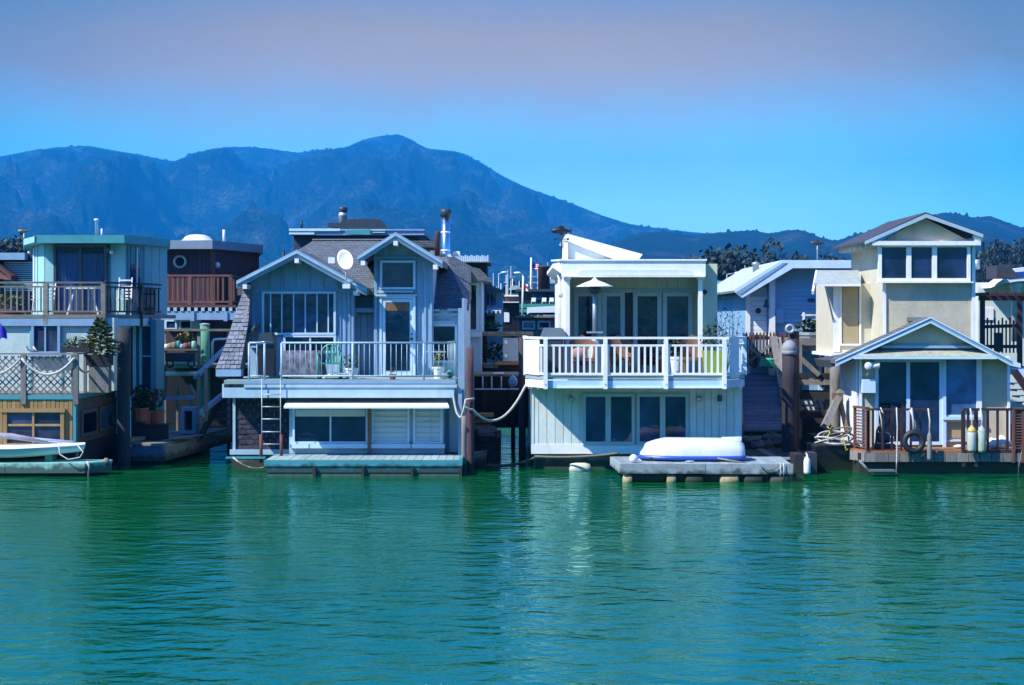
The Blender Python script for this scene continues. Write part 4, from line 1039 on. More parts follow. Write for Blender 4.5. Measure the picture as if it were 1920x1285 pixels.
    B('corner_board', WHITE, h, px0 - 0.03, px0 + 0.05, Dp - 0.05, Dp - 0.001, zd - 0.2, ztp)
    B('corner_board', WHITE, h, X(1888, Dp), X(1893, Dp), Dp - 0.05, Dp + 0.1, zd - 0.2, ztp)
    B('porch_wall', BEIGE, h, px1 + 0.001, X(1892, Dp), Dp + 0.02, Dt + 2.5, zd - 0.25, ztp - 0.02)
    B('post', WHITE, h, X(1830, Dp), X(1840, Dp), Dp - 0.06, Dp - 0.002, zd - 0.1, ztp - 0.02)
    # hip skirt, gable above
    e = Dp - 0.55
    MB().hull([q(1604, 668, e), q(1864, 668, e), q(1848, 651, Dp + 0.1), q(1622, 651, Dp + 0.1)], [q(1604, 672, e), q(1864, 672, e), q(1848, 655, Dp + 0.1), q(1622, 655, Dp + 0.1)]).build('skirt_roof', ROOFGREEN, h)
    B('gutter', WHITEBLUE, h, X(1601, e), X(1868, e), e - 0.05, e + 0.01, Z(673.5, e), Z(669, e))
    MB().prism([(X(1640, Dp), Z(653, Dp)), (X(1830, Dp), Z(653, Dp)), (X(1746, Dp), Z(605, Dp))], Dp - 0.12, Dp + 0.2).build('pediment', BEIGE, h)
    B('pediment_trim', SLATETRIM, h, X(1650, Dp), X(1832, Dp), Dp - 0.20, Dp - 0.122, Z(653, Dp), Z(648, Dp))
    gx, gz = X(1744, 45.85), Z(595, 45.85)
    for ex, ez in ((X(1566, 45.85), Z(676, 45.85)), (X(1897, 45.85), Z(676, 45.85))):
        MB().ext([(gx, 45.85, gz), (ex, 45.85, ez), (ex, 45.85, ez - 0.08), (gx, 45.85, gz - 0.10)], (0, 2.72 if ex > gx else 0.9, 0)).build('roof_slope', ROOFSH, h)
        for lo, w, y_, m_ in ((0.01, 0.10, 0.05, SLATETRIM), (0.0, 0.03, 0.07, WHITEBLUE), (0.11, 0.04, 0.06, WHITEBLUE)):
            MB().ext([(gx, 45.848, gz - lo), (ex, 45.848, ez - lo), (ex, 45.848, ez - lo - w), (gx, 45.848, gz - lo - w)], (0, -y_, 0)).build('barge_board', m_, h)
    MB().ext([q(1886, 672, 46.2), q(1914, 682, 46.2), q(1914, 690, 46.2), q(1886, 684, 46.2)], (0, 2.3, 0)).build('eave_end', WHITEBLUE, h)
    MB().ext([q(1551, 676, 46.5), q(1600, 668, 46.5), q(1600, 676, 46.5), q(1556, 690, 46.5)], (0, 2.0, 0)).build('eave_end', ROOFDK, h)
    # sliding door, window and panels of the porch front
    fr = ring(X(1640, Dp), X(1766, Dp), Z(834, Dp), Z(673, Dp), 6 * Dp / F, Dp - 0.09, Dp + 0.01).build('sliding_door', WHITEBLUE, h)
    B('pane', GLASS, fr, X(1645, Dp), X(1700, Dp), Dp - 0.05, Dp - 0.035, Z(829, Dp), Z(677, Dp))
    B('pane', GLASSB, fr, X(1702, Dp), X(1761, Dp), Dp - 0.07, Dp - 0.055, Z(829, Dp), Z(677, Dp))
    B('stile', WHITEBLUE, fr, X(1698, Dp), X(1705, Dp), Dp - 0.088, Dp - 0.072, Z(829, Dp), Z(677, Dp))
    MB().ball((X(1757, Dp), Dp - 0.10, Z(742, Dp)), (0.025, 0.03, 0.06), 8, 5).build('handle', CHARCOAL, fr, True)
    B('post', WHITEBLUE, h, X(1766, Dp), X(1772, Dp), Dp - 0.12, Dp - 0.002, zd - 0.15, ztp - 0.02)
    window(h, 1770, 1834, 671, 781, Dp, 3, WHITEBLUE, GLASSHAZY, proud=0.06, sill=6)
    fr = ring(X(1772, Dp), X(1812, Dp), Z(828, Dp), Z(788, Dp), 3 * Dp / F, Dp - 0.05, Dp + 0.01).build('panel_frame', WHITEBLUE, h)
    B('panel', TANPANEL, fr, X(1775, Dp), X(1809, Dp), Dp - 0.02, Dp - 0.008, Z(821, Dp), Z(791, Dp))
    B('meter_box', WHITEBLUE, h, X(1613, Dp), X(1637, Dp), Dp - 0.32, Dp - 0.051, Z(736, Dp), Z(711, Dp))
    # ------- deck
    df = Z(864, Dv)
    MB().ext([(X(1600, Dv + 0.5), Dv + 0.5, zd - 0.06), (X(1625, Dv), Dv, zd - 0.06), (X(1990, Dv), Dv, zd - 0.06), (X(1990, Dv), Dp + 0.1, zd - 0.06), (X(1600, Dv), Dp + 0.1, zd - 0.06)], (0, 0, 0.06)).build('deck', ORANGEW, h)
    xs = [1622 + 21.5*k for k in range(15)]
    for a, b in zip(xs[:-1], xs[1:]):                        # rim boards of the deck front
        B('rim_board', GREYWV, h, X(a + 0.6, Dv), X(b - 0.6, Dv), Dv - 0.03 - random.uniform(0, 0.012), Dv + 0.02, Z(866, Dv), zd - 0.065)
    BAR('rim_board', GREYWV, h, (X(1596, Dv + 0.5), Dv + 0.6, (zd + Z(862, Dv))/2 - 0.04), (X(1622, Dv), Dv, (zd + Z(864, Dv))/2 - 0.04), 0.04, zd - Z(862, Dv))
    B('hull', DARKW, h, X(1612, Dv), X(2000, Dv), Dv + 0.12, 53.0, -0.7, zd - 0.07)
    # railing, left bay then right bay, with louvred end panels
    ht = Z(768, Dv) - zd
    yr = Dv + 0.02
    railing(h, (X(1628, yr), yr, zd), (X(1752, yr), yr, zd), ht, 7, DECKRED, DECKRED, 0.06, 0.05, 0.05, -0.02, (0.0,), 0.07)
    railing(h, (X(1806, yr), yr, zd), (X(1990, yr), yr, zd), ht, 10, DECKRED, DECKRED, 0.09, 0.06, 0.055, -0.02, (0.0, 0.13, 0.56), 0.09, pd=0.4)
    def louvre(pa, pb, n, m):
        pa, pb = Vector(pa), Vector(pb)
        for k in range(n):
            z = zd + 0.06 + (ht - 0.12) * k / (n - 1)
            BAR('louvre_slat', m, h, pa + Vector((0, 0, z)), pb + Vector((0, 0, z)), 0.05, 0.018, (0, -0.5, 0.8))
        for p in (pa, pb): B('louvre_post', m, h, p.x - 0.035, p.x + 0.035, p.y - 0.035, p.y + 0.035, zd - 0.3, zd + ht)
        BAR('louvre_top', m, h, pa + Vector((0, 0, zd + ht + 0.03)), pb + Vector((0, 0, zd + ht + 0.03)), 0.12, 0.05)
    louvre((X(1603, 45.7), 45.7, 0), (X(1626, yr), yr, 0), 13, RUST)
    louvre((X(1899, yr), yr - 0.06, 0), (X(1917, yr), yr - 0.06, 0), 14, RUST)
    # swim step
    st = B('swim_step', WHITEBLUE, h, X(1628, 44.3), X(1677, 44.3), 44.1, 44.5, Z(884, 44.3), Z(881, 44.3))
    BAR('step_bracket', GALV, h, (X(1612, 44.8), 44.85, Z(864, 44.8)), (X(1629, 44.3), 44.3, Z(883, 44.3)), 0.03, 0.05)
    return h
house_beige()

def deck_gear():
    Dv = 44.78; zd = Z(838, 46.2)
    c = (X(1712, Dv), Dv - 0.08, Z(828, Dv))
    t = thing('tyre_fender', 'black car tyre hung by rope from the dark red railing', 'tyre', (c[0], c[1], c[2] - 0.3))
    MB().torus(c, 0.225, 0.075).build('tyre', RUBBER, t, True, fix=True)
    TUBE('rope', ROPE, t, [(X(1709, Dv), Dv, Z(765, Dv)), (X(1711, Dv), Dv - 0.08, Z(790, Dv)), (c[0], c[1], c[2] + 0.20)], 0.025)
    TUBE('rope', ROPE, t, [(X(1706, Dv), Dv, Z(768, Dv)), (X(1714, Dv), Dv - 0.06, Z(790, Dv)), (X(1716, Dv), Dv - 0.08, Z(806, Dv))], 0.02)
    def fender(px, py0, py1, w, label, m, tint=None, yy=Dv, lh=766):
        x = X(px, yy); r = w * yy / F / 2; z0, z1 = Z(py1, yy), Z(py0, yy)
        f = thing('boat_fender', label, 'fender', (x, yy - 0.1, z0), 'fenders hung along the docks')
        MB().lathe([(r*0.2, z0 - 0.02), (r*0.85, z0), (r, z0 + 0.05), (r, z1 - 0.08), (r*0.75, z1 - 0.02), (r*0.35, z1 + 0.02), (r*0.2, z1 + 0.06)], (x, yy - 0.1, 0), 14).build('body', m, f, True)
        if tint: MB().lathe([(r*1.01, z1 - 0.10), (r*1.01, z1 - 0.075), (r*0.78, z1 - 0.012), (r*0.37, z1 + 0.03)], (x, yy - 0.1, 0), 14).build('shoulder', tint, f, True)
        TUBE('rope', ROPE, f, [(x, yy - 0.1, z1), (x + 0.02, yy - 0.05, (z1 + Z(lh, yy))/2), (x - 0.01, yy, Z(lh, yy))], 0.02)
        return f
    OLDF = mat('chalky_fender', (0.46, 0.47, 0.40), 0.6, 0.15, 6, 0.1, dirt=0.5, dirtcol=(0.25, 0.24, 0.15))
    YEL = mat('yellow_vinyl', (0.62, 0.42, 0.10), 0.5, 0.1, 6, 0.05)
    fender(1820, 802, 846, 17, 'chalky cylinder fender with yellow shoulder on the dark red railing', OLDF, YEL)
    fender(1839, 802, 847, 16, 'plain grey-green cylinder fender beside the yellow-shouldered one', mat('greenish_fender', (0.34, 0.40, 0.31), 0.6, 0.15, 6, 0.1, dirt=0.5, dirtcol=(0.2, 0.2, 0.13)))
    fender(1741, 812, 862, 9, 'long thin grey fender hanging to the right of the tyre', mat('worn_fender', (0.24, 0.24, 0.20), 0.7, 0.2, 6, 0.2))
    fender(1512, 858, 888, 13, 'white bottle fender floating by the end of the worn dock', PLASTIC, yy=43.0, lh=850)
    r = TUBE('mooring_line', ROPE, None, [(X(1680, Dv), Dv - 0.06, Z(764, Dv)), (X(1681, Dv), Dv - 0.10, Z(800, Dv)), (X(1680, 44.6), 44.55, Z(884, 44.6)), (X(1680, 44.6), 44.5, -0.1)], 0.018)
    tag(r, 'straight pale line hanging from railing into water left of the tyre', 'rope', 'ropes on the beige deck')
    r = TUBE('mooring_line', ROPEDK, None, [(X(1914, Dv), Dv - 0.1, Z(845, Dv)), (X(1910, 44.5), 44.5, Z(875, 44.5)), (X(1907, 44.5), 44.4, -0.1)], 0.014)
    tag(r, 'thin dark line running into the water near right louvre panel', 'rope', 'ropes on the beige deck')
    # hook-shaped loop of pale line on the rail
    r = TUBE('tied_line', ROPE, None, [(X(1650, Dv), Dv - 0.05, Z(764, Dv)), (X(1655, Dv), Dv - 0.08, Z(775, Dv)), (X(1648, Dv), Dv - 0.08, Z(770, Dv)), (X(1652, Dv), Dv - 0.06, Z(790, Dv)), (X(1653, Dv), Dv - 0.05, Z(806, Dv))], 0.016)
    tag(r, 'knotted white line tied over the left end of dark red railing', 'rope', 'ropes on the beige deck')
    # floodlight on the porch wall
    D = 46.0
    t = thing('floodlight', 'white twin floodlight on a short arm at the porch corner', 'lamp', (X(1628, D), D, Z(700, D)))
    BAR('arm', GALV, t, (X(1625, D), D - 0.05, Z(704, D)), (X(1630, D), D - 0.25, Z(684, D)), 0.03, 0.03)
    MB().lathe([(0.03, 0), (0.07, -0.06), (0.10, -0.16), (0.09, -0.17)], (X(1623, D), D - 0.2, Z(686, D)), 10, 'y').build('lamp_head', PLASTIC, t, True)
    MB().lathe([(0.03, 0), (0.06, 0.05), (0.09, 0.16), (0.08, 0.17)], (X(1632, D), D - 0.28, Z(685, D)), 10, 'x').build('lamp_head', PLASTIC, t, True)
    B('mount', WHITE, t, X(1626, D), X(1636, D), D - 0.3, D - 0.22, Z(690, D), Z(680, D))
    # things lying on the deck
    rng = random.Random(4)
    t = thing('deck_machine', 'red and grey machine standing behind the dark red railing', 'tool', (X(1655, 45.6), 45.6, zd))
    TUBE('handle', RUSTMETAL, t, [(X(1640, 45.6), 45.5, zd), (X(1643, 45.6), 45.5, zd + 0.45), (X(1650, 45.6), 45.55, zd + 0.62)], 0.03)
    MB().lathe([(0.05, -0.2), (0.13, -0.17), (0.14, 0.08), (0.10, 0.14), (0.04, 0.16)], (X(1658, 45.6), 45.5, zd + 0.28), 12, 'x').build('motor', CHARCOAL, t, True)
    MB().ball((X(1668, 45.6), 45.45, zd + 0.26), 0.09).build('cap', PLASTIC, t, True)
    B('base', CHARCOAL, t, X(1640, 45.6), X(1675, 45.6), 45.4, 45.7, zd + 0.002, zd + 0.12)
    b = MB()
    for k in range(5): b.ball((X(1862 + 5*k, 45.5) , 45.5 + rng.uniform(-0.1, 0.1), zd + 0.12 + 0.05*math.sin(k*2)), (0.15, 0.12, 0.13 + 0.03*(k % 2)), 9, 6)
    b = MB().ball((X(1872, 45.5), 45.5, zd + 0.13), (0.34, 0.2, 0.15), 14, 9)
    for i in range(len(b.v)):
        x, y, z = b.v[i]; k = 1 + 0.16*math.sin(x*17 + z*23) + 0.1*math.sin(y*31 + x*9); b.v[i] = (x, y, zd + (z - zd)*k)
    tag(b.build('folded_tarp', PLASTIC, smooth=True), 'crumpled white tarp lying on beige house deck behind railing', 'tarp')
    b = MB().ball((X(1798, 45.6), 45.6, zd + 0.05), (0.13, 0.08, 0.05), 10, 6)
    tag(b.build('shoe', PLASTIC, smooth=True), 'small pale shoe on the orange deck boards', 'shoe')
deck_gear()
# ================================================================== cyan eight-sided cabin house at the left
def house_cyan():
    D0 = 45.4                                                 # wooden front of the lower storey
    h = thing('floating_house', 'cyan cabin house with lattice deck over golden cedar lower storey', 'house', (X(100, 50), 50, 0), 'floating houses in the front row')
    q = lambda px, py, D: Vector((X(px, D), D, Z(py, D)))
    zl = Z(741, D0)                                           # lattice deck level
    # lower storey
    B('hull', DARKW, h, X(-160, D0), X(146, D0), D0 + 0.05, 50.0, -0.7, Z(834, D0))
    B('wall', BROWNW, h, X(-160, D0), X(141, D0), D0, 50.2, Z(834, D0), zl - 0.02)
    ed = [-60 + 8.2*k for k in range(25)]
    boards(h, [e for e in ed if e < 141], D0, 750, 834, GOLD, 0.9, 0.025, 0.01)
    B('corner_board', TEAL, h, X(138, D0), X(143, D0), D0 - 0.05, D0 + 0.12, Z(834, D0), Z(749, D0))
    B('trim_board', TEAL, h, X(-160, D0), X(143, D0), D0 - 0.06, D0 - 0.001, Z(749, D0), Z(741, D0))
    window(h, 8, 122, 766, 838, D0, 7, GOLD, GLASS, cols=[64], rows=[797], bar=4, proud=0.11)
    B('window_head', GOLD, h, X(2, D0), X(124, D0), D0 - 0.14, D0 - 0.026, Z(773, D0), Z(766.5, D0) )
    # right-hand side: brown ply with two windows
    xs = X(141, D0)
    for a, b in ((45.9, 47.6), (47.9, 49.6)):
        f = MB().box(xs + 0.001, xs + 0.06, a, b, Z(822, D0), Z(772, D0)).build('window', BROWNW, h)
        B('pane', GLASSB, f, xs + 0.061, xs + 0.07, a + 0.15, b - 0.15, Z(816, D0), Z(779, D0))
    B('trim_board', TEAL, h, xs + 0.0, xs + 0.05, D0 + 0.13, 50.2, Z(749, D0), Z(742, D0))
    # lattice deck and its fence
    B('deck', GREYW, h, X(-160, D0), xs + 0.02, D0 - 0.02, 50.4, zl - 0.015, zl + 0.02)
    zt = Z(666, D0)
    for px in (-58, 45, 143):
        B('post', GREYWV, h, X(px - 5, D0), X(px + 5, D0), D0 - 0.09, D0 + 0.02, Z(758, D0), zt + 0.01)
    B('post', GREYWV, h, X(134, D0), X(137, D0), D0 - 0.05, D0 + 0.02, zl, zt)
    B('top_rail', GREYW, h, X(-160, D0), X(146, D0), D0 - 0.07, D0 + 0.05, zt + 0.012, zt + 0.05)
    x0, x1 = X(-52, D0), X(134, D0); hh = zt - zl - 0.06; st = 0.172
    for sgn in (1, -1):                                        # crossing slats, cut to the frame
        n = int((x1 - x0 + hh) / st)
        for k in range(n):
            a = x0 - hh + k*st + 0.02
            pts = []
            u0, u1 = max(0.0, x0 - a), min(hh, x1 - a)
            if u1 - u0 < 0.08: continue
            p0 = (a + u0, u0) if sgn > 0 else (a + u0, hh - u0)
            p1 = (a + u1, u1) if sgn > 0 else (a + u1, hh - u1)
            y = D0 - 0.012 + 0.010*sgn
            BAR('lattice_slat', LATTICE, h, (p0[0], y, zl + 0.03 + p0[1]), (p1[0], y, zl + 0.03 + p1[1]), 0.008, 0.032, (0, 0, 1))
    # fence along the right side
    for D in (46.4, 47.4, 48.4, 49.6):
        B('post', GREYWV, h, xs - 0.03, xs + 0.04, D, D + 0.08, zl - 0.25, zt)
    B('top_rail', GREYW, h, xs - 0.06, xs + 0.06, D0 + 0.08, 50.2, zt + 0.013, zt + 0.05)
    # middle storey
    D1 = 47.5
    zu = Z(596, D1)
    B('wall', CREAM, h, X(-120, D1), X(214, D1), D1, 50.9, zl + 0.021, zu)
    B('corner_board', CYAN, h, X(56, D1), X(60, D1), D1 - 0.03, D1 - 0.001, zl + 0.1, Z(606, D1))
    B('corner_board', CYAN, h, X(114, D1), X(118, D1), D1 - 0.03, D1 - 0.001, zl + 0.1, Z(606, D1))
    window(h, 60, 114, 606, 664, D1, 5, SLATETRIM, GLASS, cols=[86], bar=3, proud=0.09, sill=5)
    # right part: door, tall window, corner post running the full height
    D2 = 49.6
    B('side_block', CYANDK, h, X(214, D1) + 0.001, X(284, D2), D2, 50.9, 0.55, zu)
    fr = ring(X(217, D2), X(256, D2), Z(745, D2), Z(607, D2), 6 * D2 / F, D2 - 0.08, D2 + 0.01).build('door_frame', PALEBLUE, h)
    B('pane', GLASSB, fr, X(222, D2), X(251, D2), D2 - 0.04, D2 - 0.028, Z(738, D2), Z(612, D2))
    window(h, 262, 292, 608, 750, D2 - 0.02, 5, CYAN, GLASSCL, rows=[668], bar=3, proud=0.09)
    B('corner_post', CYANDK, h, X(284.5, D2), X(295, D2), D2 - 0.15, 50.6, 0.55, Z(600, D2))
    # upper deck: straight front then slanting back on the right
    zu = Z(590, 47.4); Df = 47.4
    slab = [(X(-120, Df), Df), (X(193, Df), Df), (X(262, 48.8), 48.8), (X(300, 50.6), 50.6), (X(300, 50.6), 53), (X(-120, Df), 53)]
    MB().ext([(a, b, zu - 0.10) for a, b in slab], (0, 0, 0.10)).build('upper_deck', GREYW, h)
    for (a, b) in ((slab[0], slab[1]), (slab[1], slab[2]), (slab[2], slab[3])):
        BAR('fascia', SLATETRIM if a is slab[0] else PALEBLUE, h, (a[0], a[1] + 0.03, zu - 0.20), (b[0], b[1] + 0.03, zu - 0.20), 0.05, 0.19)
    ht = Z(530, Df) - zu
    def P(s): return (s[0], s[1] + 0.06, zu)
    railing(h, P(slab[0]), P(slab[1]), ht, 28, GREYW, GREYWV, 0.09, 0.045, 0.04, 0.08, (0.12, 0.655, 1.0), 0.12, pd=0.25, mid=ht - 0.11)
    railing(h, P(slab[1]), P(slab[2]), ht, 8, DARKW, DARKW, 0.09, 0.045, 0.035, 0.08, (1.0,), 0.13, pd=0.3, mid=ht - 0.11)
    railing(h, P(slab[2]), P(slab[3]), ht, 5, DARKW, DARKW, 0.09, 0.045, 0.035, 0.08, (), 0.1, mid=ht - 0.11)
    # upper cabin, eight-sided
    Dc = 49.2
    pts = [(X(84, Dc), Dc), (X(236, Dc), Dc), (X(312, 51.8), 51.8), (X(306, 53.0), 53.4), (X(60, 53.0), 53.4), (X(62, 51.0), 51.0)]
    zc0, zc1 = zu, Z(452, Dc)
    MB().ext([(a, b, zc0) for a, b in pts], (0, 0, zc1 - zc0)).build('cabin_wall', CYAN, h)
    # left slanted side: white-edged boards
    a, b = Vector((*pts[5], 0)), Vector((*pts[0], 0))
    for k, (f0, f1, m_) in enumerate(((0.0, 0.14, WHITEBLUE), (0.24, 0.36, WHITEBLUE), (0.45, 0.98, CYANLT))):
        p, r = a.lerp(b, f0), a.lerp(b, f1)
        MB().hull([(p.x, p.y - 0.03, zc0), (r.x, r.y - 0.03, zc0), (r.x, r.y - 0.03, zc1 - 0.1), (p.x, p.y - 0.03, zc1 - 0.1)],
                  [(p.x, p.y + 0.02, zc0), (r.x, r.y + 0.02, zc0), (r.x, r.y + 0.02, zc1 - 0.1), (p.x, p.y + 0.02, zc1 - 0.1)]).build('side_board', m_, h)
    # front: boards at the two sides, sliding doors with curtains
    boards(h, [85, 101], Dc, 458, 590, CYANLT, 0.4, 0.03)
    boards(h, [208, 236], Dc, 458, 590, CYANLT, 0.4, 0.03)
    D = Dc
    b_ = MB(); n = 44; x0, x1 = X(107, D), X(199, D)          # pleated curtain
    top = []; bot = []
    for k in range(n + 1):
        x = x0 + (x1 - x0) * k / n; y = D - 0.035 + 0.018*math.sin(k*2.1) + 0.006*math.sin(k*0.7)
        top.append((x, y, Z(476, D))); bot.append((x, y, zc0 + 0.05))
    vs = top + bot; b_._add(vs, [(k, n+1+k, n+2+k, k+1) for k in range(n)])
    fr = ring(X(103, D), X(203, D), zc0 + 0.01, Z(459, D), 5 * D / F, D - 0.16, D - 0.001).build('sliding_door', CHARCOAL, h)
    b_.build('curtain', CURTAIN, fr, True)
    B('backing', BLACK, fr, X(107, D), X(199, D), D - 0.012, D - 0.002, zc0 + 0.04, Z(463, D))
    for a_, c_ in ((107, 151), (154, 199)): B('pane', GLASSCL, fr, X(a_, D), X(c_, D), D - 0.09, D - 0.082, zc0 + 0.05, Z(464, D))
    B('stile', CHARCOAL, fr, X(150, D), X(155, D), D - 0.13, D - 0.07, zc0 + 0.04, Z(464, D))
    # right slanted side: window and board panels
    a, b = Vector((*pts[1], 0)), Vector((*pts[2], 0)); d = (b - a).normalized(); nn = Vector((d.y, -d.x, 0))
    def slab_on(f0, f1, z0, z1, m_, nm, th=0.03, par=None, off=0.0):
        p, r = a.lerp(b, f0) + nn*off, a.lerp(b, f1) + nn*off
        A = [(p.x, p.y, z0), (r.x, r.y, z0), (r.x, r.y, z1), (p.x, p.y, z1)]
        return MB().hull(A, [(v[0] + nn.x*th, v[1] + nn.y*th, v[2]) for v in A]).build(nm, m_, par or h)
    w = slab_on(0.02, 0.40, zc0, zc1 - 0.05, CYANDK, 'window')
    slab_on(0.08, 0.30, zc0 + 0.3, zc1 - 0.15, GLASSB, 'pane', 0.012, w, 0.031)
    slab_on(0.21, 0.235, zc0 + 0.3, zc1 - 0.15, WHITEBLUE, 'mullion', 0.02, w, 0.044)
    for f0, f1 in ((0.42, 0.60), (0.61, 0.79), (0.80, 0.995)): slab_on(f0, f1, zc0, zc1 - 0.02, CYAN, 'side_board')
    # roof: shallow crown with a deep fascia
    ov = [(X(66, 48.6), 48.55), (X(234, 48.6), 48.55), (X(318, 51.2), 51.3), (X(312, 53.4), 53.7), (X(44, 53.4), 53.7), (X(46, 50.6), 50.6)]
    zf0, zf1 = Z(456, 48.6), Z(441, 48.6)
    MB().ext([(a_, b2, zf0) for a_, b2 in ov], (0, 0, zf1 - zf0)).build('fascia', TEAL, h)
    cx, cy = sum(p[0] for p in ov)/6, 51.3
    b2 = MB(); vs = [(p[0]*1.004, p[1], zf1 + 0.003) for p in ov] + [(cx, cy, zf1 + 0.12)]
    b2._add(vs, [(i, (i+1) % 6, 6) for i in range(6)] + [(5, 4, 3, 2, 1, 0)]); b2.build('roof', CYANDK, h)
    MB().hull([(ov[5][0] - 0.02, ov[5][1] - 0.03, zf0 + 0.02), (ov[0][0], ov[0][1] - 0.03, zf0 + 0.02), (ov[0][0], ov[0][1] - 0.03, zf1 + 0.0), (ov[5][0] - 0.02, ov[5][1] - 0.03, zf1)],
              [(ov[5][0] - 0.02, ov[5][1] - 0.002, zf0 + 0.02), (ov[0][0], ov[0][1] - 0.002, zf0 + 0.02), (ov[0][0], ov[0][1] - 0.002, zf1 + 0.0), (ov[5][0] - 0.02, ov[5][1] - 0.002, zf1)]).build('fascia', CYANLT, h)
    # vent pipes and porch lamps
    MB().lathe([(0.045, zf1), (0.045, Z(415, 51)), (0.07, Z(414, 51)), (0.075, Z(411, 51)), (0.01, Z(410, 51))], (X(181, 51), 51, 0), 10).build('vent_pipe', WHITE, h, True)
    MB().lathe([(0.03, zf1), (0.03, Z(430, 51)), (0.01, Z(429, 51))], (X(191, 51), 51, 0), 8).build('vent_pipe', WHITE, h, True)
    MB().lathe([(0.03, -0.03), (0.055, -0.06), (0.07, -0.18), (0.05, -0.2)], (X(212, Dc), Dc, Z(473, Dc)), 10, 'y').build('wall_lamp', GALV, h, True)
    MB().lathe([(0.03, -0.03), (0.055, -0.06), (0.06, -0.14), (0.05, -0.15)], (X(201, Dc), Dc, Z(469, Dc)), 10, 'y').build('wall_lamp', GALV, h, True)
    # rope swags in front of the lattice
    for a_, c_ in ((-58, 41), (43, 141)):
        r = TUBE('swag_rope', ROPE, None, sag((X(a_, D0), D0 - 0.13, Z(672, D0)), (X(c_, D0), D0 - 0.13, Z(672, D0)), 0.40, 16), 0.032, 8)
        tag(r, 'thick pale rope swag before the lattice, at the frame edge' if a_ < 0 else 'thick pale rope swag hung between two grey lattice posts', 'rope', 'rope swags on the lattice fence')
    r = TUBE('swag_rope', ROPE, None, sag((xs, D0 - 0.13, Z(672, D0)), (xs + 0.08, 47.4, Z(672, 47)), 0.36, 12), 0.028, 8)
    tag(r, 'short pale rope swag on the shaded side of the lattice deck', 'rope', 'rope swags on the lattice fence')
    return h
house_cyan()

# ================================================================== maroon cabin house behind
def house_maroon():
    D = 60.0
    h = thing('floating_house', 'maroon cabin house with porthole, domed skylight and rust red balcony behind', 'house', (X(390, 64), 64, 0), 'floating houses in the second row')
    pts = [(X(290, D), D), (X(402, D), D), (X(486, 63.5), 63.5), (X(470, 66), 67), (X(290, 66), 67)]
    z0, z1 = 0.4, Z(468, D)
    MB().ext([(a, b, z0) for a, b in pts], (0, 0, z1 - z0)).build('wall', MAROON, h)
    boards(h, [290 + 8*k for k in range(15)], D, 468, 575, MAROON, 0.5, 0.025, 0.01)
    B('corner_post', RUST, h, X(395, D), X(404, D), D - 0.08, D - 0.03, Z(575, D), z1 - 0.02)
    ov = [(X(280, D), D - 0.5), (X(403, D), D - 0.5), (X(492, 63), 63.2), (X(476, 66), 67.3), (X(280, 66), 67.3)]
    MB().ext([(a, b, z1) for a, b in ov], (0, 0, Z(452, D) - z1)).build('roof', mat('grey_fascia', (0.22, 0.28, 0.34), 0.7, 0.12, 3, 0.1), h)
    zr = Z(452, D)
    MB().lathe([(0.62, 0), (0.62, 0.06), (0.50, 0.10), (0.42, 0.20), (0.25, 0.27), (0.01, 0.29)], (X(370, 61.5), 61.5, zr), 16).build('skylight_dome', PLASTIC, h, True)
    TUBE('vent_pipe', WHITE, h, [(X(420, 61.5), 61.5, zr), (X(420, 61.5), 61.5, Z(431, 61.5))], 0.05)
    # porthole
    p = MB().torus((X(338, D), D - 0.05, Z(491, D)), 0.185, 0.045, 'y', 24, 8).build('porthole', mat('brass_ring', (0.42, 0.45, 0.44), 0.4, 0.1, 5, 0.05, metal=0.5), h, True, fix=True)
    MB().lathe([(0.17, -0.045), (0.17, -0.035), (0.01, -0.034)], (X(338, D), D, Z(491, D)), 20, 'y').build('pane', GLASS, p)
    MB().lathe([(0.01, -0.02), (0.10, -0.06), (0.11, -0.1), (0.02, -0.16)], (X(406, D), D + 0.2, Z(497, D)), 8, 'y').build('wall_lamp', PLASTIC, h, True)
    # balcony
    Db = 58.6; zd = Z(572, Db)
    B('deck', RUST, h, X(300, Db), X(442, Db), Db, D + 0.2, zd - 0.08, zd)
    railing(h, (X(300, Db), Db + 0.05, zd), (X(432, Db), Db + 0.05, zd), Z(517, Db) - zd, 14, RUST, RUST, 0.10, 0.06, 0.065, 0.10, (0.42, 1.0), 0.12)
    railing(h, (X(432, Db), Db + 0.05, zd), (X(446, 61.5), 61.5, zd), Z(517, Db) - zd, 4, RUST, RUST, 0.10, 0.06, 0.065, 0.10, (1.0,), 0.1)
    xs = [300 + 13*k for k in range(12)]
    for k in xs: B('joist_end', PALEBLUE, h, X(k, Db), X(k + 6, Db), Db - 0.08, Db - 0.002, zd - 0.20, zd - 0.085)
    B('fascia', SLATETRIM, h, X(300, Db), X(442, Db), Db - 0.05, Db + 0.05, zd - 0.48, zd - 0.205)
    for k in (358, 420): B('bracket', SLATETRIM, h, X(k, Db), X(k + 7, Db), Db - 0.10, Db - 0.051, zd - 0.52, zd - 0.205)
    # lower windows
    w = B('window_box', PALEBLUE, h, X(306, 59.2), X(370, 59.2), 59.2, D - 0.002, Z(620, 59.2), Z(592, 59.2))
    for a, b in ((310, 332), (337, 360)):
        f = ring(X(a, 59.2), X(b, 59.2), Z(618, 59.2), Z(600, 59.2), 0.05, 59.13, 59.2).build('window', WHITEBLUE, h)
        B('pane', GLASSB, f, X(a + 2, 59.2), X(b - 2, 59.2), 59.17, 59.19, Z(616, 59.2), Z(602, 59.2))
    return h
house_maroon()

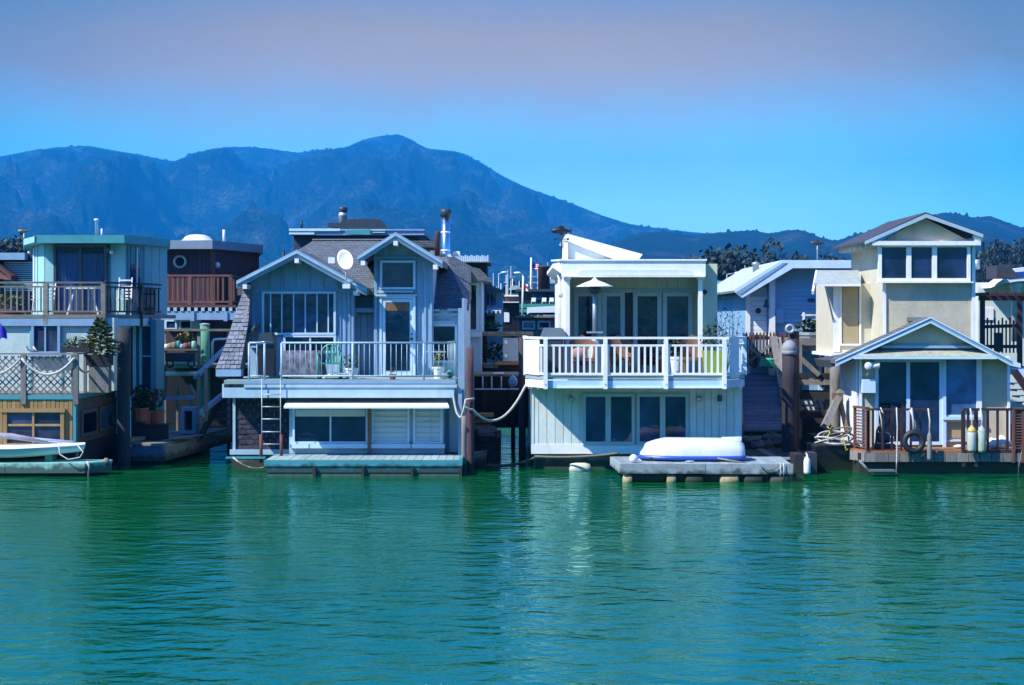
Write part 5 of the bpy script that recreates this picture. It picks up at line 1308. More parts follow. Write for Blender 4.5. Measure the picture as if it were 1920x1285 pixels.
# ================================================================== flat-roofed house behind the shingled one
def house_hatch():
    D = 62.0
    h = thing('floating_house', 'flat-roofed dark house with covered roof hatch behind the shingled gables', 'house', (X(670, 66), 66, 0), 'floating houses in the second row')
    B('wall', ROOFDK, h, X(551, D), X(800, D), D, 70, 0.3, Z(442, D))
    B('fascia', SLATETRIM, h, X(546, D), X(796, D), D - 0.4, 70.2, Z(442, D), Z(434, D))
    B('fascia_trim', WHITEBLUE, h, X(545, D), X(640, D), D - 0.46, D - 0.402, Z(434.5, D), Z(430, D))
    B('fascia_trim', WHITEBLUE, h, X(545, D), X(592, D), D - 0.46, D - 0.402, Z(441, D), Z(437.5, D))
    B('roof', SLATETRIM, h, X(545, D), X(797, D), D - 0.45, 70.3, Z(434, D) + 0.002, Z(431, D))
    MB().ext([(X(650, D), 61.4, Z(441, D)), (X(650, D), 61.4, Z(434, D)), (X(697, D), 61.4, Z(432, D)), (X(697, D), 61.4, Z(442, D))], (0, 0.13, 0)).build('teal_panel', TEAL, h)
    for k in range(2): B('trim_slat', WHITEBLUE, h, X(698, D), X(724, D), 61.45, 61.54, Z(438 - 4*k, D), Z(436.5 - 4*k, D))
    # covered hatch: a long rounded dark shape with a step at its left
    prof = [(634, 428), (634, 420), (641, 414), (645, 411), (706, 410), (714, 413), (722, 420), (724, 430), (720, 433), (638, 431)]
    MB().prism([(X(a, D), Z(b, D)) for a, b in prof], D + 0.2, D + 2.6).build('hatch_cover', CHARCOAL, h)
    B('hatch_step', CHARCOAL, h, X(613, D), X(634, D) - 0.002, D + 0.3, D + 2.2, Z(426, D), Z(417, D))
    B('hatch_base', ROOFDK, h, X(640, D), X(722, D), D + 0.3, D + 2.4, Z(434, D), Z(431, D) + 0.02)
    r = 0.145
    c = MB().lathe([(r, Z(432, D)), (r, Z(403, D)), (r*1.12, Z(402, D)), (r*1.12, Z(399, D)), (r*0.95, Z(398, D)), (r*0.95, Z(395, D))], (X(638, D), D + 1.0, 0), 14).build('chimney_pipe', GALV, h, True)
    MB().lathe([(r*0.8, Z(395, D)), (r*1.1, Z(394, D)), (r*1.1, Z(387, D)), (r*0.9, Z(385, D)), (0.01, Z(384, D))], (X(638, D), D + 1.0, 0), 14).build('cowl', CHARCOAL, c, True)
    TUBE('vent_pipe', BLACK, h, [(X(559, D), D + 1, Z(432, D)), (X(559, D), D + 1, Z(411, D))], 0.045)
    TUBE('vent_pipe', BLACK, h, [(X(511, D), D + 3, Z(500, D)), (X(511, D), D + 3, Z(464, D))], 0.05)
    MB().ext([(X(758, D), D - 0.3, Z(434, D)), (X(775, D), D - 0.3, Z(430, D)), (X(800, D), D - 0.3, Z(446, D)), (X(800, D), D - 0.3, Z(456, D)), (X(775, D), D - 0.3, Z(444, D))], (0, 5, 0)).build('roof_wing', ROOFDK, h)
    return h
house_hatch()

# ================================================================== blue clapboard house behind, right of centre
def house_blue():
    D = 57.0
    h = thing('floating_house', 'blue clapboard house with white sloping roof edge behind the gangway', 'house', (X(1500, 60), 60, 0), 'floating houses in the second row')
    z0 = 1.6
    wall = [(X(1398, D), z0), (X(1640, D), z0), (X(1640, D), Z(497, D)), (X(1480, D), Z(500, D)), (X(1398, D), Z(551, D))]
    MB().prism(wall, D, 66.0).build('wall', SIDINGBLUE, h)
    for k in range(17):                                        # lapped clapboards
        p1 = 628 - k*8.0; p0 = p1 - 8.4
        if p0 < 505: break
        xl = 1451
        if p0 < 522: xl = 1470
        MB().hull([(X(xl, D), D - 0.035, Z(p1, D)), (X(1534, D), D - 0.035, Z(p1, D)), (X(1534, D), D - 0.008, Z(p0, D)), (X(xl, D), D - 0.008, Z(p0, D))],
                  [(X(xl, D), D - 0.002, Z(p1, D)), (X(1534, D), D - 0.002, Z(p1, D)), (X(1534, D), D - 0.002, Z(p0, D)), (X(xl, D), D - 0.002, Z(p0, D))]).build('clapboard', SIDINGBLUE, h)
    for k in range(8):                                         # white boards of the porch end
        p1 = 628 - k*9.0
        B('clapboard', WHITE, h, X(1406, D), X(1438, D), D - 0.03, D - 0.002, Z(p1, D), Z(p1 - 8.4, D))
    B('porch_recess', GALV, h, X(1406, D), X(1438, D), D - 0.02, D - 0.001, Z(555, D), Z(540, D))
    for a, b in ((1398, 1406), (1440, 1451)): B('post', WHITE, h, X(a, D), X(b, D), D - 0.30 if a > 1400 else D - 0.10, D - 0.003, z0, Z(548, D) if a < 1400 else Z(522, D))
    fr = ring(X(1534, D), X(1566, D), z0, Z(552, D), 0.10, D - 0.08, D - 0.001).build('door_frame', WHITEBLUE, h)
    B('door', GLASS, h, X(1540, D), X(1562, D), D - 0.04, D - 0.005, z0, Z(560, D))
    # roof: sloping left edge then level
    e = D - 0.7
    prof = [(1374, 545), (1466, 488), (1604, 488), (1604, 503), (1487, 503), (1392, 559)]
    MB().prism([(X(a, e), Z(b, e)) for a, b in prof], e, e + 0.12).build('fascia', WHITEBLUE, h)
    MB().prism([(X(a, e), Z(b, e)) for a, b in [(1374, 545), (1466, 488), (1604, 488), (1604, 492), (1468, 492), (1376, 549)]], e + 0.121, 66).build('roof', ROOFLT, h)
    MB().prism([(X(a, e), Z(b, e)) for a, b in [(1380, 548), (1468, 493), (1476, 493), (1388, 553)]], e - 0.02, e - 0.002).build('barge_board', SLATETRIM, h)
    MB().ext([(X(1398, 59), 58.5, Z(531, 59)), (X(1440, 59), 58.5, Z(505, 59)), (X(1448, 59), 58.5, Z(498, 59)), (X(1452, 59), 58.5, Z(503, 59)), (X(1410, 59), 58.5, Z(531, 59))], (0, 1.2, 0)).build('skylight', PLASTIC, h)
    MB().lathe([(0.10, Z(530, 59)), (0.10, Z(497, 59)), (0.13, Z(496, 59)), (0.13, Z(492, 59)), (0.02, Z(490, 59))], (X(1417, 59.5), 59.5, 0), 12).build('vent_pipe', GALV, h, True)
    MB().lathe([(0.02, -0.02), (0.08, -0.05), (0.09, -0.08), (0.02, -0.10)], (X(1421, D), D - 0.02, Z(583, D)), 12, 'y').build('wall_lamp', CHARCOAL, h, True)
    MB().lathe([(0.02, 0.24), (0.05, 0.20), (0.06, 0.08), (0.10, 0.0), (0.02, -0.02)], (X(1434, D), D - 0.35, Z(576, D)), 10).build('bell', CHARCOAL, h, True)
    B('meter_box', SIDINGBLUE, h, X(1454, D), X(1468, D), D - 0.15, D - 0.036, Z(606, D), Z(580, D))
    B('wall_plate', CHARCOAL, h, X(1514, D), X(1527, D), D - 0.06, D - 0.036, Z(566, D), Z(560, D))
    # white landing rail
    for py in (591, 606, 620): BAR('landing_rail', WHITE, h, (X(1503, 55), 55, Z(py, 55)), (X(1558, 55), 55, Z(py, 55)), 0.04, 0.05)
    for px in (1507, 1533, 1556): B('landing_post', WHITE, h, X(px - 2, 55), X(px + 2, 55), 54.97, 55.03, Z(632, 55), Z(586, 55))
    B('hull', DARKW, h, X(1396, D), X(1640, D), D + 0.1, 66, -0.7, z0 - 0.002)
    return h
house_blue()

# ================================================================== mint house with pergola at the far right
def house_mint():
    D = 56.0
    h = thing('floating_house', 'mint house with blue-striped curved eave behind the beige one', 'house', (X(1930, 60), 60, 0), 'floating houses in the second row')
    B('wall', MINT, h, X(1834, D), X(2120, D), D, 66, 0.6, Z(530, D))
    B('hull', DARKW, h, X(1834, D), X(2120, D), D + 0.2, 66, -0.7, 0.598)
    prof0 = [(1842, 541), (1862, 534), (1890, 529), (1930, 527), (2120, 520), (2120, 494), (1930, 500), (1890, 505), (1868, 509), (1868, 522)]
    MB().prism([(X(a, D), Z(b, D)) for a, b in prof0], D - 1.0, D + 0.2).build('eave', WHITE, h)
    MB().prism([(X(a, D), Z(b, D)) for a, b in [(1872, 523), (1930, 518), (2120, 513), (2120, 505), (1930, 509), (1872, 513)]], D - 1.03, D - 1.002).build('stripe', BLUEGEL, h)
    MB().prism([(X(a, D), Z(b, D)) for a, b in [(1830, 502), (1851, 500), (1869, 521), (1869, 525), (1830, 525)]], D - 2.4, D - 1.2).build('side_roof', ROOFDK, h)
    MB().lathe([(0.14, Z(640, D)), (0.14, Z(542, D)), (0.2, Z(538, D)), (0.2, Z(532, D))], (X(1893, D), D - 0.7, 0), 14).build('column', WHITE, h, True)
    B('panel', WHITE, h, X(1842, D), X(1862, D), D - 0.05, D - 0.002, Z(600, D), Z(578, D))
    TUBE('vent_pipe', GALV, h, [(X(1831, 57), 57, Z(505, 57)), (X(1831, 57), 57, Z(487, 57))], 0.11)
    # dark red pergola and picket gate on the walkway in front
    Dg = 53.0
    t = thing('pergola', 'dark red timber pergola with picket gate beside the beige house', 'pergola', (X(1880, Dg), Dg, Z(690, Dg)))
    B('beam', DECKRED, t, X(1836, Dg), X(1960, Dg), Dg - 0.08, Dg + 0.08, Z(564, Dg), Z(555, Dg))
    for k in range(7): B('rafter', DECKRED, t, X(1838 + 17*k, Dg), X(1843 + 17*k, Dg), Dg - 0.7, Dg + 1.2, Z(555, Dg) + 0.002, Z(549, Dg))
    for px in (1842, 1912): B('post', DECKRED, t, X(px - 4, Dg), X(px + 4, Dg), Dg - 0.07, Dg + 0.07, Z(690, Dg), Z(564, Dg) - 0.002)
    BAR('gate_rail', DECKRED, t, (X(1846, Dg), Dg - 0.02, Z(613, Dg)), (X(1908, Dg), Dg - 0.02, Z(611, Dg)), 0.05, 0.10)
    BAR('gate_rail', DECKRED, t, (X(1846, Dg), Dg - 0.02, Z(650, Dg)), (X(1908, Dg), Dg - 0.02, Z(650, Dg)), 0.05, 0.10)
    for k in range(9): B('picket', DECKRED, t, X(1849 + 7*k, Dg), X(1852 + 7*k, Dg), Dg - 0.07, Dg - 0.046, Z(662, Dg), Z(596 if k % 2 == 0 else 601, Dg))
    B('gate_box', BLACK, t, X(1862, Dg), X(1877, Dg), Dg - 0.16, Dg - 0.071, Z(660, Dg), Z(624, Dg))
    B('floor', DARKW, t, X(1838, Dg), X(1980, Dg), Dg - 0.9, Dg + 2.2, Z(698, Dg), Z(690, Dg) - 0.002)
    for px in (1850, 1960): B('leg', DARKW, t, X(px - 4, Dg), X(px + 4, Dg), Dg - 0.3, Dg - 0.1, -0.6, Z(698, Dg) - 0.002)
    # steps beside the porch
    D3 = 49.6
    s = thing('side_stair', 'dark timber stair beside the beige porch at the frame edge', 'stair', (X(1915, D3), D3, 0))
    B('landing', WHITEBLUE, s, X(1900, D3), X(1990, D3), D3 - 0.3, D3 + 1.2, Z(703, D3), Z(692, D3))
    BAR('stringer', DECKRED, s, (X(1895, D3), D3 - 0.35, Z(695, D3)), (X(1935, D3), D3 - 0.35, Z(752, D3)), 0.06, 0.2)
    for k in range(4): B('tread', WHITEBLUE, s, X(1897 + 6*k, D3), X(1990, D3), D3 - 0.3, D3 + 0.6, Z(722 + 12*k, D3), Z(719 + 12*k, D3))
    B('support', DARKW, s, X(1950, D3), X(1962, D3), D3 + 0.2, D3 + 0.4, -0.5, Z(755, D3))
house_mint()

# slatted grey house with skylight far left
def house_slat():
    D = 62.0
    h = thing('floating_house', 'grey slat-sided house with tilted skylight at the left frame edge', 'house', (X(0, 64), 64, 0), 'floating houses in the second row')
    B('wall', ROOFDK, h, X(-160, D), X(70, D), D, 70, 0.4, Z(476, D))
    B('roof', SLATETRIM, h, X(-170, D), X(52, D), D - 0.4, 70, Z(488, D), Z(475, D))
    for k in range(14): B('slat', GALV, h, X(8, D), X(70, D), D - 0.05, D - 0.003, Z(494 + 4*k, D), Z(491.6 + 4*k, D))
    MB().ext([(X(-40, D), D - 0.3, Z(480, D)), (X(-5, D), D - 0.9, Z(488, D)), (X(34, D), D - 0.9, Z(518, D)), (X(34, D), D - 0.9, Z(526, D)), (X(-40, D), D - 0.3, Z(520, D))], (0, 1.0, 0)).build('skylight', RUST, h)
    MB().ext([(X(-30, D), D - 0.92, Z(492, D)), (X(-4, D), D - 0.92, Z(504, D)), (X(12, D), D - 0.92, Z(520, D)), (X(-30, D), D - 0.92, Z(516, D))], (0, -0.03, 0)).build('pane', GLASSB, h)
    TUBE('vent_pipe', GALV, h, [(X(40, D), D + 1, Z(476, D)), (X(40, D), D + 1, Z(470, D))], 0.06)
house_slat()
# ================================================================== docks, boats and pilings along the front
GALVW = mat('chalky_cap', (0.27, 0.28, 0.29), 0.7, 0.2, 6, 0.2, dirt=0.4, dirtcol=(0.15, 0.15, 0.14))
def q3(px, py, D): return Vector((X(px, D), D, Z(py, D)))

def teal_dock():
    D0, D1 = 44.3, 46.1
    zt = Z(862, D0)
    t = thing('floating_dock', 'teal floating dock with grey planks below the slate blue house', 'dock', (X(680, 45), 45, 0), 'floating docks')
    x0, x1 = X(498, D0), X(864, D0); n = 25
    for k in range(n):
        a = x0 + (x1 - x0) * k / n; b = x0 + (x1 - x0) * (k + 1) / n
        B('plank', TEALGREY, t, a + 0.006, b - 0.006, D0 - 0.02, D1, zt - 0.05, zt - random.uniform(0, 0.006))
    B('front_board', TEAL, t, X(496, D0), X(867, D0), D0 - 0.08, D0 - 0.022, Z(874, D0), zt - 0.008)
    B('end_board', TEAL, t, X(860, D0), X(867, D0), D0, D1, zt - 0.12, zt + 0.02)
    zs = [500, 588, 592, 679, 683, 771, 775, 862]
    for a, b in zip(zs[0::2], zs[1::2]):
        B('lower_board', TEAL, t, X(a, D0), X(b, D0), D0 - 0.05, D0 - 0.01, Z(886, D0), Z(875, D0))
        B('foam_block', mat('old_foam', (0.45, 0.55, 0.50), 0.9, 0.25, 5, 0.5, dirt=0.7, dirtcol=(0.08, 0.11, 0.08)), t, X(a + 1, D0), X(b - 1, D0), D0 - 0.03, D1 - 0.1, -0.25, Z(886.5, D0))
    for px in (590, 681, 773, 864): B('cleat_post', DARKW, t, X(px - 2.5, D0), X(px + 2.5, D0), D0 - 0.11, D0 - 0.051, Z(900, D0), Z(873, D0))
    B('outrigger', TEAL, t, X(424, 45.5), X(498, 45.5), 45.4, 45.6, Z(860, 45.5), Z(857, 45.5))
    # side ledge of the hull to the left of the dock
    t = thing('rope_line', 'short slack mooring line at the left end of teal dock', 'rope', (X(465, 45), 45, 0.1), 'mooring lines at water level')
    TUBE('line', ROPE, t, sag(q3(437, 858, 45.2), q3(497, 876, 44.6), 0.12), 0.02)
teal_dock()

def worn_dock():
    D0, D1 = 42.6, 44.9
    zt = Z(870, D0)
    t = thing('floating_dock', 'weathered pale dock carrying the overturned dinghy before the white house', 'dock', (X(1310, 43.5), 43.5, 0), 'floating docks')
    x0, x1 = X(1166, D0), X(1484, D0); xb0 = X(1148, D1)
    n = 22
    for k in range(n):                                        # cross planks, sheared a little as the dock lies
        a, b = k / n, (k + 1) / n
        f0, f1 = x0 + (x1 - x0)*a + 0.006, x0 + (x1 - x0)*b - 0.006
        g0, g1 = xb0 + (x1 + 0.1 - xb0)*a + 0.006, xb0 + (x1 + 0.1 - xb0)*b - 0.006
        dz = random.uniform(0, 0.008)
        MB().ext([(f0, D0, zt - 0.05), (f1, D0, zt - 0.05), (g1, D1, zt - 0.05), (g0, D1, zt - 0.05)], (0, 0, 0.05 - dz)).build('plank', DOCKW, t)
    B('front_board', DOCKW, t, x0, X(1322, D0), D0 - 0.06, D0 - 0.001, Z(888, D0), zt + 0.005)
    B('front_board', DOCKW, t, X(1323, D0), x1 + 0.03, D0 - 0.055, D0 - 0.001, Z(889, D0), zt + 0.002)
    BAR('end_board', DOCKW, t, (x0 - 0.03, D0, zt - 0.11), (xb0 - 0.03, D1, zt - 0.11), 0.05, 0.21)
    TANF = mat('tan_float', (0.45, 0.33, 0.17), 0.8, 0.2, 6, 0.3, dirt=0.6, dirtcol=(0.08, 0.09, 0.05), tide=False)
    B('beam', DARKW, t, x0 + 0.1, x1 - 0.05, D0 + 0.1, D1 - 0.1, 0.02, zt - 0.055)
    for a, b, m in ((1168, 1186, TANF), (1250, 1268, TANF), (1285, 1320, DARKW), (1350, 1386, TANF), (1395, 1432, DARKW), (1444, 1482, mat('green_float', (0.30, 0.33, 0.22), 0.8, 0.2, 6, 0.3, dirt=0.6))):
        xm, r = (X(a, D0) + X(b, D0))/2, (X(b, D0) - X(a, D0))/2
        MB().lathe([(0.10, -r), (0.15, -r*0.8), (0.15, r*0.8), (0.10, r)], (xm, D0 + 0.10, 0.04), 12, 'x').build('float', m, t, True)
    # cleat hose looped over the right end
    TUBE('hose', ROPEDK, t, sag(q3(1425, 873, 42.5), q3(1462, 871, 42.5), 0.12), 0.015)
    for px in (1463, 1469): TUBE('hanging_line', ROPE, t, [q3(px, 868, 42.5), q3(px + 1, 885, 42.5), q3(px, 896, 42.5)], 0.014)
    MB().ball((X(1292, 43.2), 43.0, zt + 0.02), (0.12, 0.05, 0.03), 8, 5).build('cleat', GALV, t)
    TUBE('oar', GREYW, None, [q3(1330, 857, 43.3), q3(1400, 869, 42.9)], 0.025)
    o = [ob for ob in COL.objects if ob.name == 'oar'][0]
    tag(o, 'pale wooden oar lying on worn dock before the dinghy', 'oar')
    b = MB().ball((X(1188, 42.9), 42.9, zt + 0.10), 0.105, 14, 10)
    tag(b.build('buoy', PLASTIC, smooth=True), 'round white ball buoy on the corner of the worn dock', 'buoy')
    # overturned dinghy
    zt += 0.06
    D = 43.9
    t = thing('dinghy', 'overturned white dinghy with blue rim lying on the worn dock', 'boat', (X(1295, D), D, zt), 'small boats on the docks')
    L0, L1 = X(1199, D), X(1392, D); L = L1 - L0
    N, K = 18, 14; vs = []
    hgt = Z(822, D) - zt
    for i in range(N + 1):
        f = i / N
        w = 0.66 * (1 - (1 - min(1, f*2.2))**2.2 * 0.62) * (1 - 0.10*max(0, f - 0.7)/0.3)
        k = hgt * (0.62 + 0.38*min(1, f*4)**0.8) if f < 0.25 else hgt * (1 - 0.06*(f - 0.25))
        if f < 0.12: k *= 0.72 + 0.28*(f/0.12)**0.6
        if f > 0.86: k *= 1 - 0.22*((f - 0.86)/0.14)**2
        if f > 0.9: w *= 1 - 0.10*(f - 0.9)/0.1
        for j in range(K + 1):
            a = math.pi * j / K
            cx, sz = math.cos(a), math.sin(a)
            y = D - w * math.copysign(abs(cx)**0.72, cx)
            z = zt + 0.02 + k * (abs(sz)**0.66)
            vs.append((L0 + L*f + (0.12*(abs(sz)) if i == 0 else 0), y, z))
    R = K + 1
    fs = [(i*R + j, (i+1)*R + j, (i+1)*R + j + 1, i*R + j + 1) for i in range(N) for j in range(K)]
    fs += [tuple(range(K, -1, -1)), tuple(N*R + j for j in range(R))]
    b = MB(); b._add(vs, fs); b.build('hull', mat('white_gelcoat', (0.66, 0.70, 0.74), 0.42, 0.06, 2.5, 0.02, dirt=0.5, dirtcol=(0.38, 0.40, 0.38), rnd=0.02), t, True, fix=True)
    vs2 = []
    for side in (0, K):
        pts = [Vector(vs[i*R + side]) for i in range(N + 1)]
        TUBE('gunwale', BLUEGEL, t, pts, 0.055, 8)
    TUBE('gunwale', BLUEGEL, t, [Vector(vs[0]), Vector(vs[K])], 0.055, 8)
    BAR('skeg', WHITE, t, (L0 + L*0.80, D, zt + hgt*0.95), (L0 + L*0.99, D, zt + hgt*0.98), 0.03, 0.10)
    TUBE('keel_strip', WHITEBLUE, t, [(L0 + 0.12 + L*f, D, zt + 0.03 + hgt*(0.62 + 0.38*min(1, f*4)**0.8)) for f in (0.02, 0.08, 0.15, 0.22)], 0.02)
    TUBE('painter', ROPE, t, [(L0 + 0.03, D - 0.1, zt + 0.06), (L0 - 0.03, D - 0.3, zt - 0.04), (L0 + 0.02, D - 0.5, zt - 0.05)], 0.018)
    for px in (1216, 1338): B('chock', DARKW, t, X(px, D), X(px + 10, D), D - 0.5, D + 0.5, zt - 0.058, zt + 0.03)
worn_dock()

def left_float():
    D0, D1 = 44.2, 46.6
    zt = Z(868, D0)
    t = thing('floating_dock', 'seafoam green float under the sailing dinghy at the left edge', 'dock', (X(80, 45), 45, 0), 'floating docks')
    x1, xb = X(160, D0), X(213, 45.3)
    top = [(X(-140, D0), D0), (x1, D0), (xb, 44.9), (xb, 45.2), (X(-140, D0), 45.2)]
    n = 16
    MB().ext([(a, b, zt - 0.06) for a, b in top], (0, 0, 0.06)).build('deck', SEAFOAM, t)
    B('front_board', SEAFOAM, t, X(-140, D0), X(10, D0), D0 - 0.06, D0 - 0.002, Z(887, D0), zt - 0.012)
    B('front_board', SEAFOAM, t, X(11, D0), x1, D0 - 0.06, D0 - 0.002, Z(887, D0), zt - 0.01)
    BAR('end_board', SEAFOAM, t, (x1, D0 - 0.03, (zt + Z(887, D0))/2 - 0.01), (xb + 0.02, 44.9, (zt + Z(887, D0))/2 - 0.01), 0.06, zt - Z(887, D0) - 0.01)
    B('float', DARKW, t, X(-140, D0), x1 - 0.1, D0 + 0.1, 45.1, -0.3, zt - 0.062)
    MB().ball((X(200, 44.8), 44.75, Z(866, 44.8)), (0.09, 0.07, 0.10), 8, 6).build('rope_knot', ROPEDK, t, True)
    TUBE('hanging_line', ROPE, t, [q3(163, 865, 44.05), q3(168, 876, 44.05), q3(166, 890, 44.1), (X(167, 44.1), 44.1, -0.15)], 0.03)
    B('chock', GREENPL, t, X(86, 44.6), X(100, 44.6), 44.5, 44.9, zt + 0.002, zt + 0.20)
    # sailing dinghy
    D = 44.7
    t = thing('dinghy', 'white sailing dinghy with furled spar resting on the seafoam float', 'boat', (X(40, D), D, zt), 'small boats on the docks')
    L0, L1 = X(-150, D), X(160, D); L = L1 - L0; N, K = 20, 10; vs = []
    for i in range(N + 1):
        f = i / N
        w = 0.58 * (1 - max(0, (f - 0.45)/0.55)**2.0 * 0.93)
        sh = Z(839, D) + 0.06*max(0, f - 0.6)/0.4 + 0.0
        kl = zt + 0.09 + 0.16*max(0, (f - 0.55)/0.45)**1.5
        for j in range(K + 1):
            a = math.pi * j / K
            c, s = math.cos(a), math.sin(a)
            vs.append((L0 + L*f - 0.1*s*max(0, f - 0.8)*5*0.6, D - w*math.copysign(abs(c)**0.6, c), sh - (sh - kl)*abs(s)**0.7))
    R = K + 1
    fs = [(i*R + j, i*R + j + 1, (i+1)*R + j + 1, (i+1)*R + j) for i in range(N) for j in range(K)] + [tuple(range(R)), tuple(N*R + j for j in range(K, -1, -1))]
    fs += [(i*R, (i+1)*R, (i+1)*R + K, i*R + K) for i in range(N)]
    b = MB(); b._add(vs, fs); b.build('hull', mat('cream_gelcoat', (0.58, 0.68, 0.64), 0.35, 0.04, 2, 0.0, rnd=0.02), t, True, fix=True)
    dk = []
    b = MB(); vs = []
    for i in range(N + 1):
        f = i/N; w = 0.60 * (1 - max(0, (f - 0.45)/0.55)**2.0 * 0.93); z = Z(839, D) + 0.06*max(0, f - 0.6)/0.4
        for c in (-1, -0.5, 0, 0.5, 1): vs.append((L0 + L*f, D + w*c, z + 0.012 + 0.05*(1 - c*c)))
    b._add(vs, [(i*5 + j, (i+1)*5 + j, (i+1)*5 + j + 1, i*5 + j + 1) for i in range(N) for j in range(4)]); b.build('deck_cover', PLASTIC, t, True)
    TUBE('spar', PLASTIC, t, [q3(-150, 806, D), q3(138, 830, D)], 0.045, 8)
    TUBE('furled_sail', mat('grey_sailcloth', (0.38, 0.36, 0.40), 0.9, 0.2, 6, 0.4), t, [q3(-150, 815, D), q3(20, 818, D), q3(90, 829, D)], 0.10, 8, 0.05)
    TUBE('rub_rail', WHITE, t, [(L0 + L*i/N, D - 0.59*(1 - max(0, (i/N - 0.45)/0.55)**2.0*0.93) - 0.01, Z(839, D) + 0.06*max(0, i/N - 0.6)/0.4) for i in range(N + 1)], 0.022)
    TUBE('painter', ROPE, t, [q3(110, 835, 44.1), q3(112, 852, 44.05), q3(128, 862, 44.0), q3(150, 858, 44.0), q3(156, 848, 44.05), q3(146, 836, 44.2)], 0.016)
left_float()

def timber_dock():
    za, zb = 0.56, 0.56
    A, Bp = Vector((X(304, 47.7), 47.7, 0)), Vector((X(446, 55.5), 55.5, 0))
    t = thing('timber_dock', 'grey weathered timber walkway running back beside the slate blue house', 'dock', (A.x, 50, 0), 'floating docks')
    d = (Bp - A); n = Vector((-1, 0.12, 0)).normalized()
    W_ = 0.95
    for k in range(14):
        p, r = A + d*(k/14 + 0.003), A + d*((k+1)/14 - 0.004)
        P = [p, r, r + n*W_*1.2, p + n*W_*1.2]
        MB().ext([(v.x, v.y, 0.50 - random.uniform(0, 0.01)) for v in P], (0, 0, 0.06)).build('plank', GREYW, t)
    BAR('side_beam', GREYW, t, (A.x + 0.04, A.y, 0.30), (A.x + 0.04 + d.x*0.52, A.y + d.y*0.52, 0.30), 0.10, 0.38)
    BAR('side_beam', GREYW, t, (A.x + 0.03 + d.x*0.525, A.y + d.y*0.525, 0.31), (Bp.x + 0.03, Bp.y, 0.31), 0.10, 0.36)
    B('end_beam', NAVYSHADE, t, A.x - 1.0, A.x - 0.0, A.y - 0.10, A.y - 0.01, 0.10, 0.49)  # navy tone puts the shade on this dock end into the colour
    B('float', DARKW, t, A.x - 0.9, A.x - 0.05, A.y + 0.1, 55, -0.4, 0.29)
    BAR('plank_pile', GREYW, t, (A.x - 1.05, 47.9, 0.63), (A.x - 0.55, 49.8, 0.63), 0.30, 0.10)
    for k, (o, l) in enumerate(((0.2, 0.9), (0.55, 0.8), (0.1, 1.2))): BAR('loose_board', GREYW, t, (A.x - 0.1 + 0.1*k, 48.4 + o, 0.585 + 0.02*k), (A.x + 0.35 + 0.1*k, 48.4 + o + l*1.5, 0.585 + 0.02*k), 0.18, 0.025)
    # gangway stair from the walkway up to the pier
    s = thing('gangway_stair', 'dark timber stair with blue-grey handrails left of the shingled flare', 'stair', (X(400, 52), 52, 0.5))
    for k in range(9):
        z = 0.62 + 0.19*k; y = 50.6 + 0.42*k; x = X(410, 50.6) + 0.05*k
        B('tread', DARKW, s, x - 0.45, x + 0.55, y, y + 0.36, z - 0.04, z)
    for dx in (-0.48, 0.58): BAR('stringer', DARKW, s, (X(410, 50.6) + dx, 50.5, 0.6), (X(410, 50.6) + 0.45 + dx, 54.4, 2.3), 0.05, 0.26)
    BAR('handrail', SLATETRIM, s, q3(366, 708, 51), q3(434, 640, 54), 0.09, 0.10)
    BAR('handrail', SLATETRIM, s, q3(374, 776, 50.8), q3(436, 726, 53), 0.09, 0.14)
    for px, a, b in ((372, 702, 795), (378, 770, 800), (386, 690, 790)): B('rail_post', GREYWV, s, X(px - 3, 51), X(px + 3, 51), 50.97, 51.05, Z(b, 51), Z(a, 51))
    BAR('brace', GREYWV, s, q3(356, 722, 51), q3(374, 752, 51), 0.05, 0.08)
timber_dock()

piling('tall dark creosote piling beside the golden cedar storey', 232, 47.2, 616, 25, PILE)
piling('algae green piling with flat top before the maroon house', 384, 56.5, 609, 19, PILEGREEN, 'flat')
piling('reddish brown piling at right corner of the slate blue house', 881, 45.5, 652, 15, PILERED)
piling('short pale timber post standing against the reddish piling', 870, 45.2, 780, 10, GREYWV)
piling('slim dark piling left of the white balcony', 979, 50.5, 632, 13, PILE)
piling('thick dark piling with grey-white cone cap beside the gangway ramp', 1480, 47.6, 664, 28, PILE, 'cone', capm=GALVW)
piling('dark piling with pale ring behind the cone-capped one', 1488, 50.0, 622, 22, PILE)
t_ = MB().torus((X(1481, 49.8), 49.8, Z(617, 49.8)), 0.10, 0.04, 'y', 14, 8)
tag(t_.build('mooring_ring', GALV, smooth=True, fix=True), 'pale metal ring on top of the rear dark piling', 'ring')
piling('square old grey timber pile by the beige porch cheek', 1566, 49.2, 672, 20, GREYWV)

# mooring rope between the reddish piling and the white balcony
r = TUBE('mooring_rope', ROPE, None, [q3(889, 748, 45.4), q3(873, 750, 45.3), q3(871, 760, 45.3), q3(880, 768, 45.35)] + sag(q3(886, 768, 45.4), q3(986, 722, 46.2), 0.55, 16), 0.032, 8)
tag(r, 'thick white mooring rope sagging from reddish piling to white balcony', 'rope', 'mooring ropes between houses')
r = TUBE('mooring_rope', ROPE, None, [q3(848, 728, 45.7)] + sag(q3(850, 742, 45.7), q3(872, 756, 45.4), 0.45, 12), 0.028, 8)
tag(r, 'short looped white rope from slate blue deck corner to piling', 'rope', 'mooring ropes between houses')
r = TUBE('mooring_rope', ROPEDK, None, sag(q3(912, 872, 46.0), q3(1003, 858, 46.3), 0.10, 12), 0.035, 8)
tag(r, 'dark mooring rope low over the water left of white house', 'rope', 'mooring ropes between houses')
r = TUBE('mooring_rope', ROPEDK, None, sag(q3(1003, 856, 46.1), q3(1160, 850, 45.0), 0.05, 12), 0.03, 8)
tag(r, 'taut brown rope along the concrete hull of white house', 'rope', 'mooring ropes between houses')

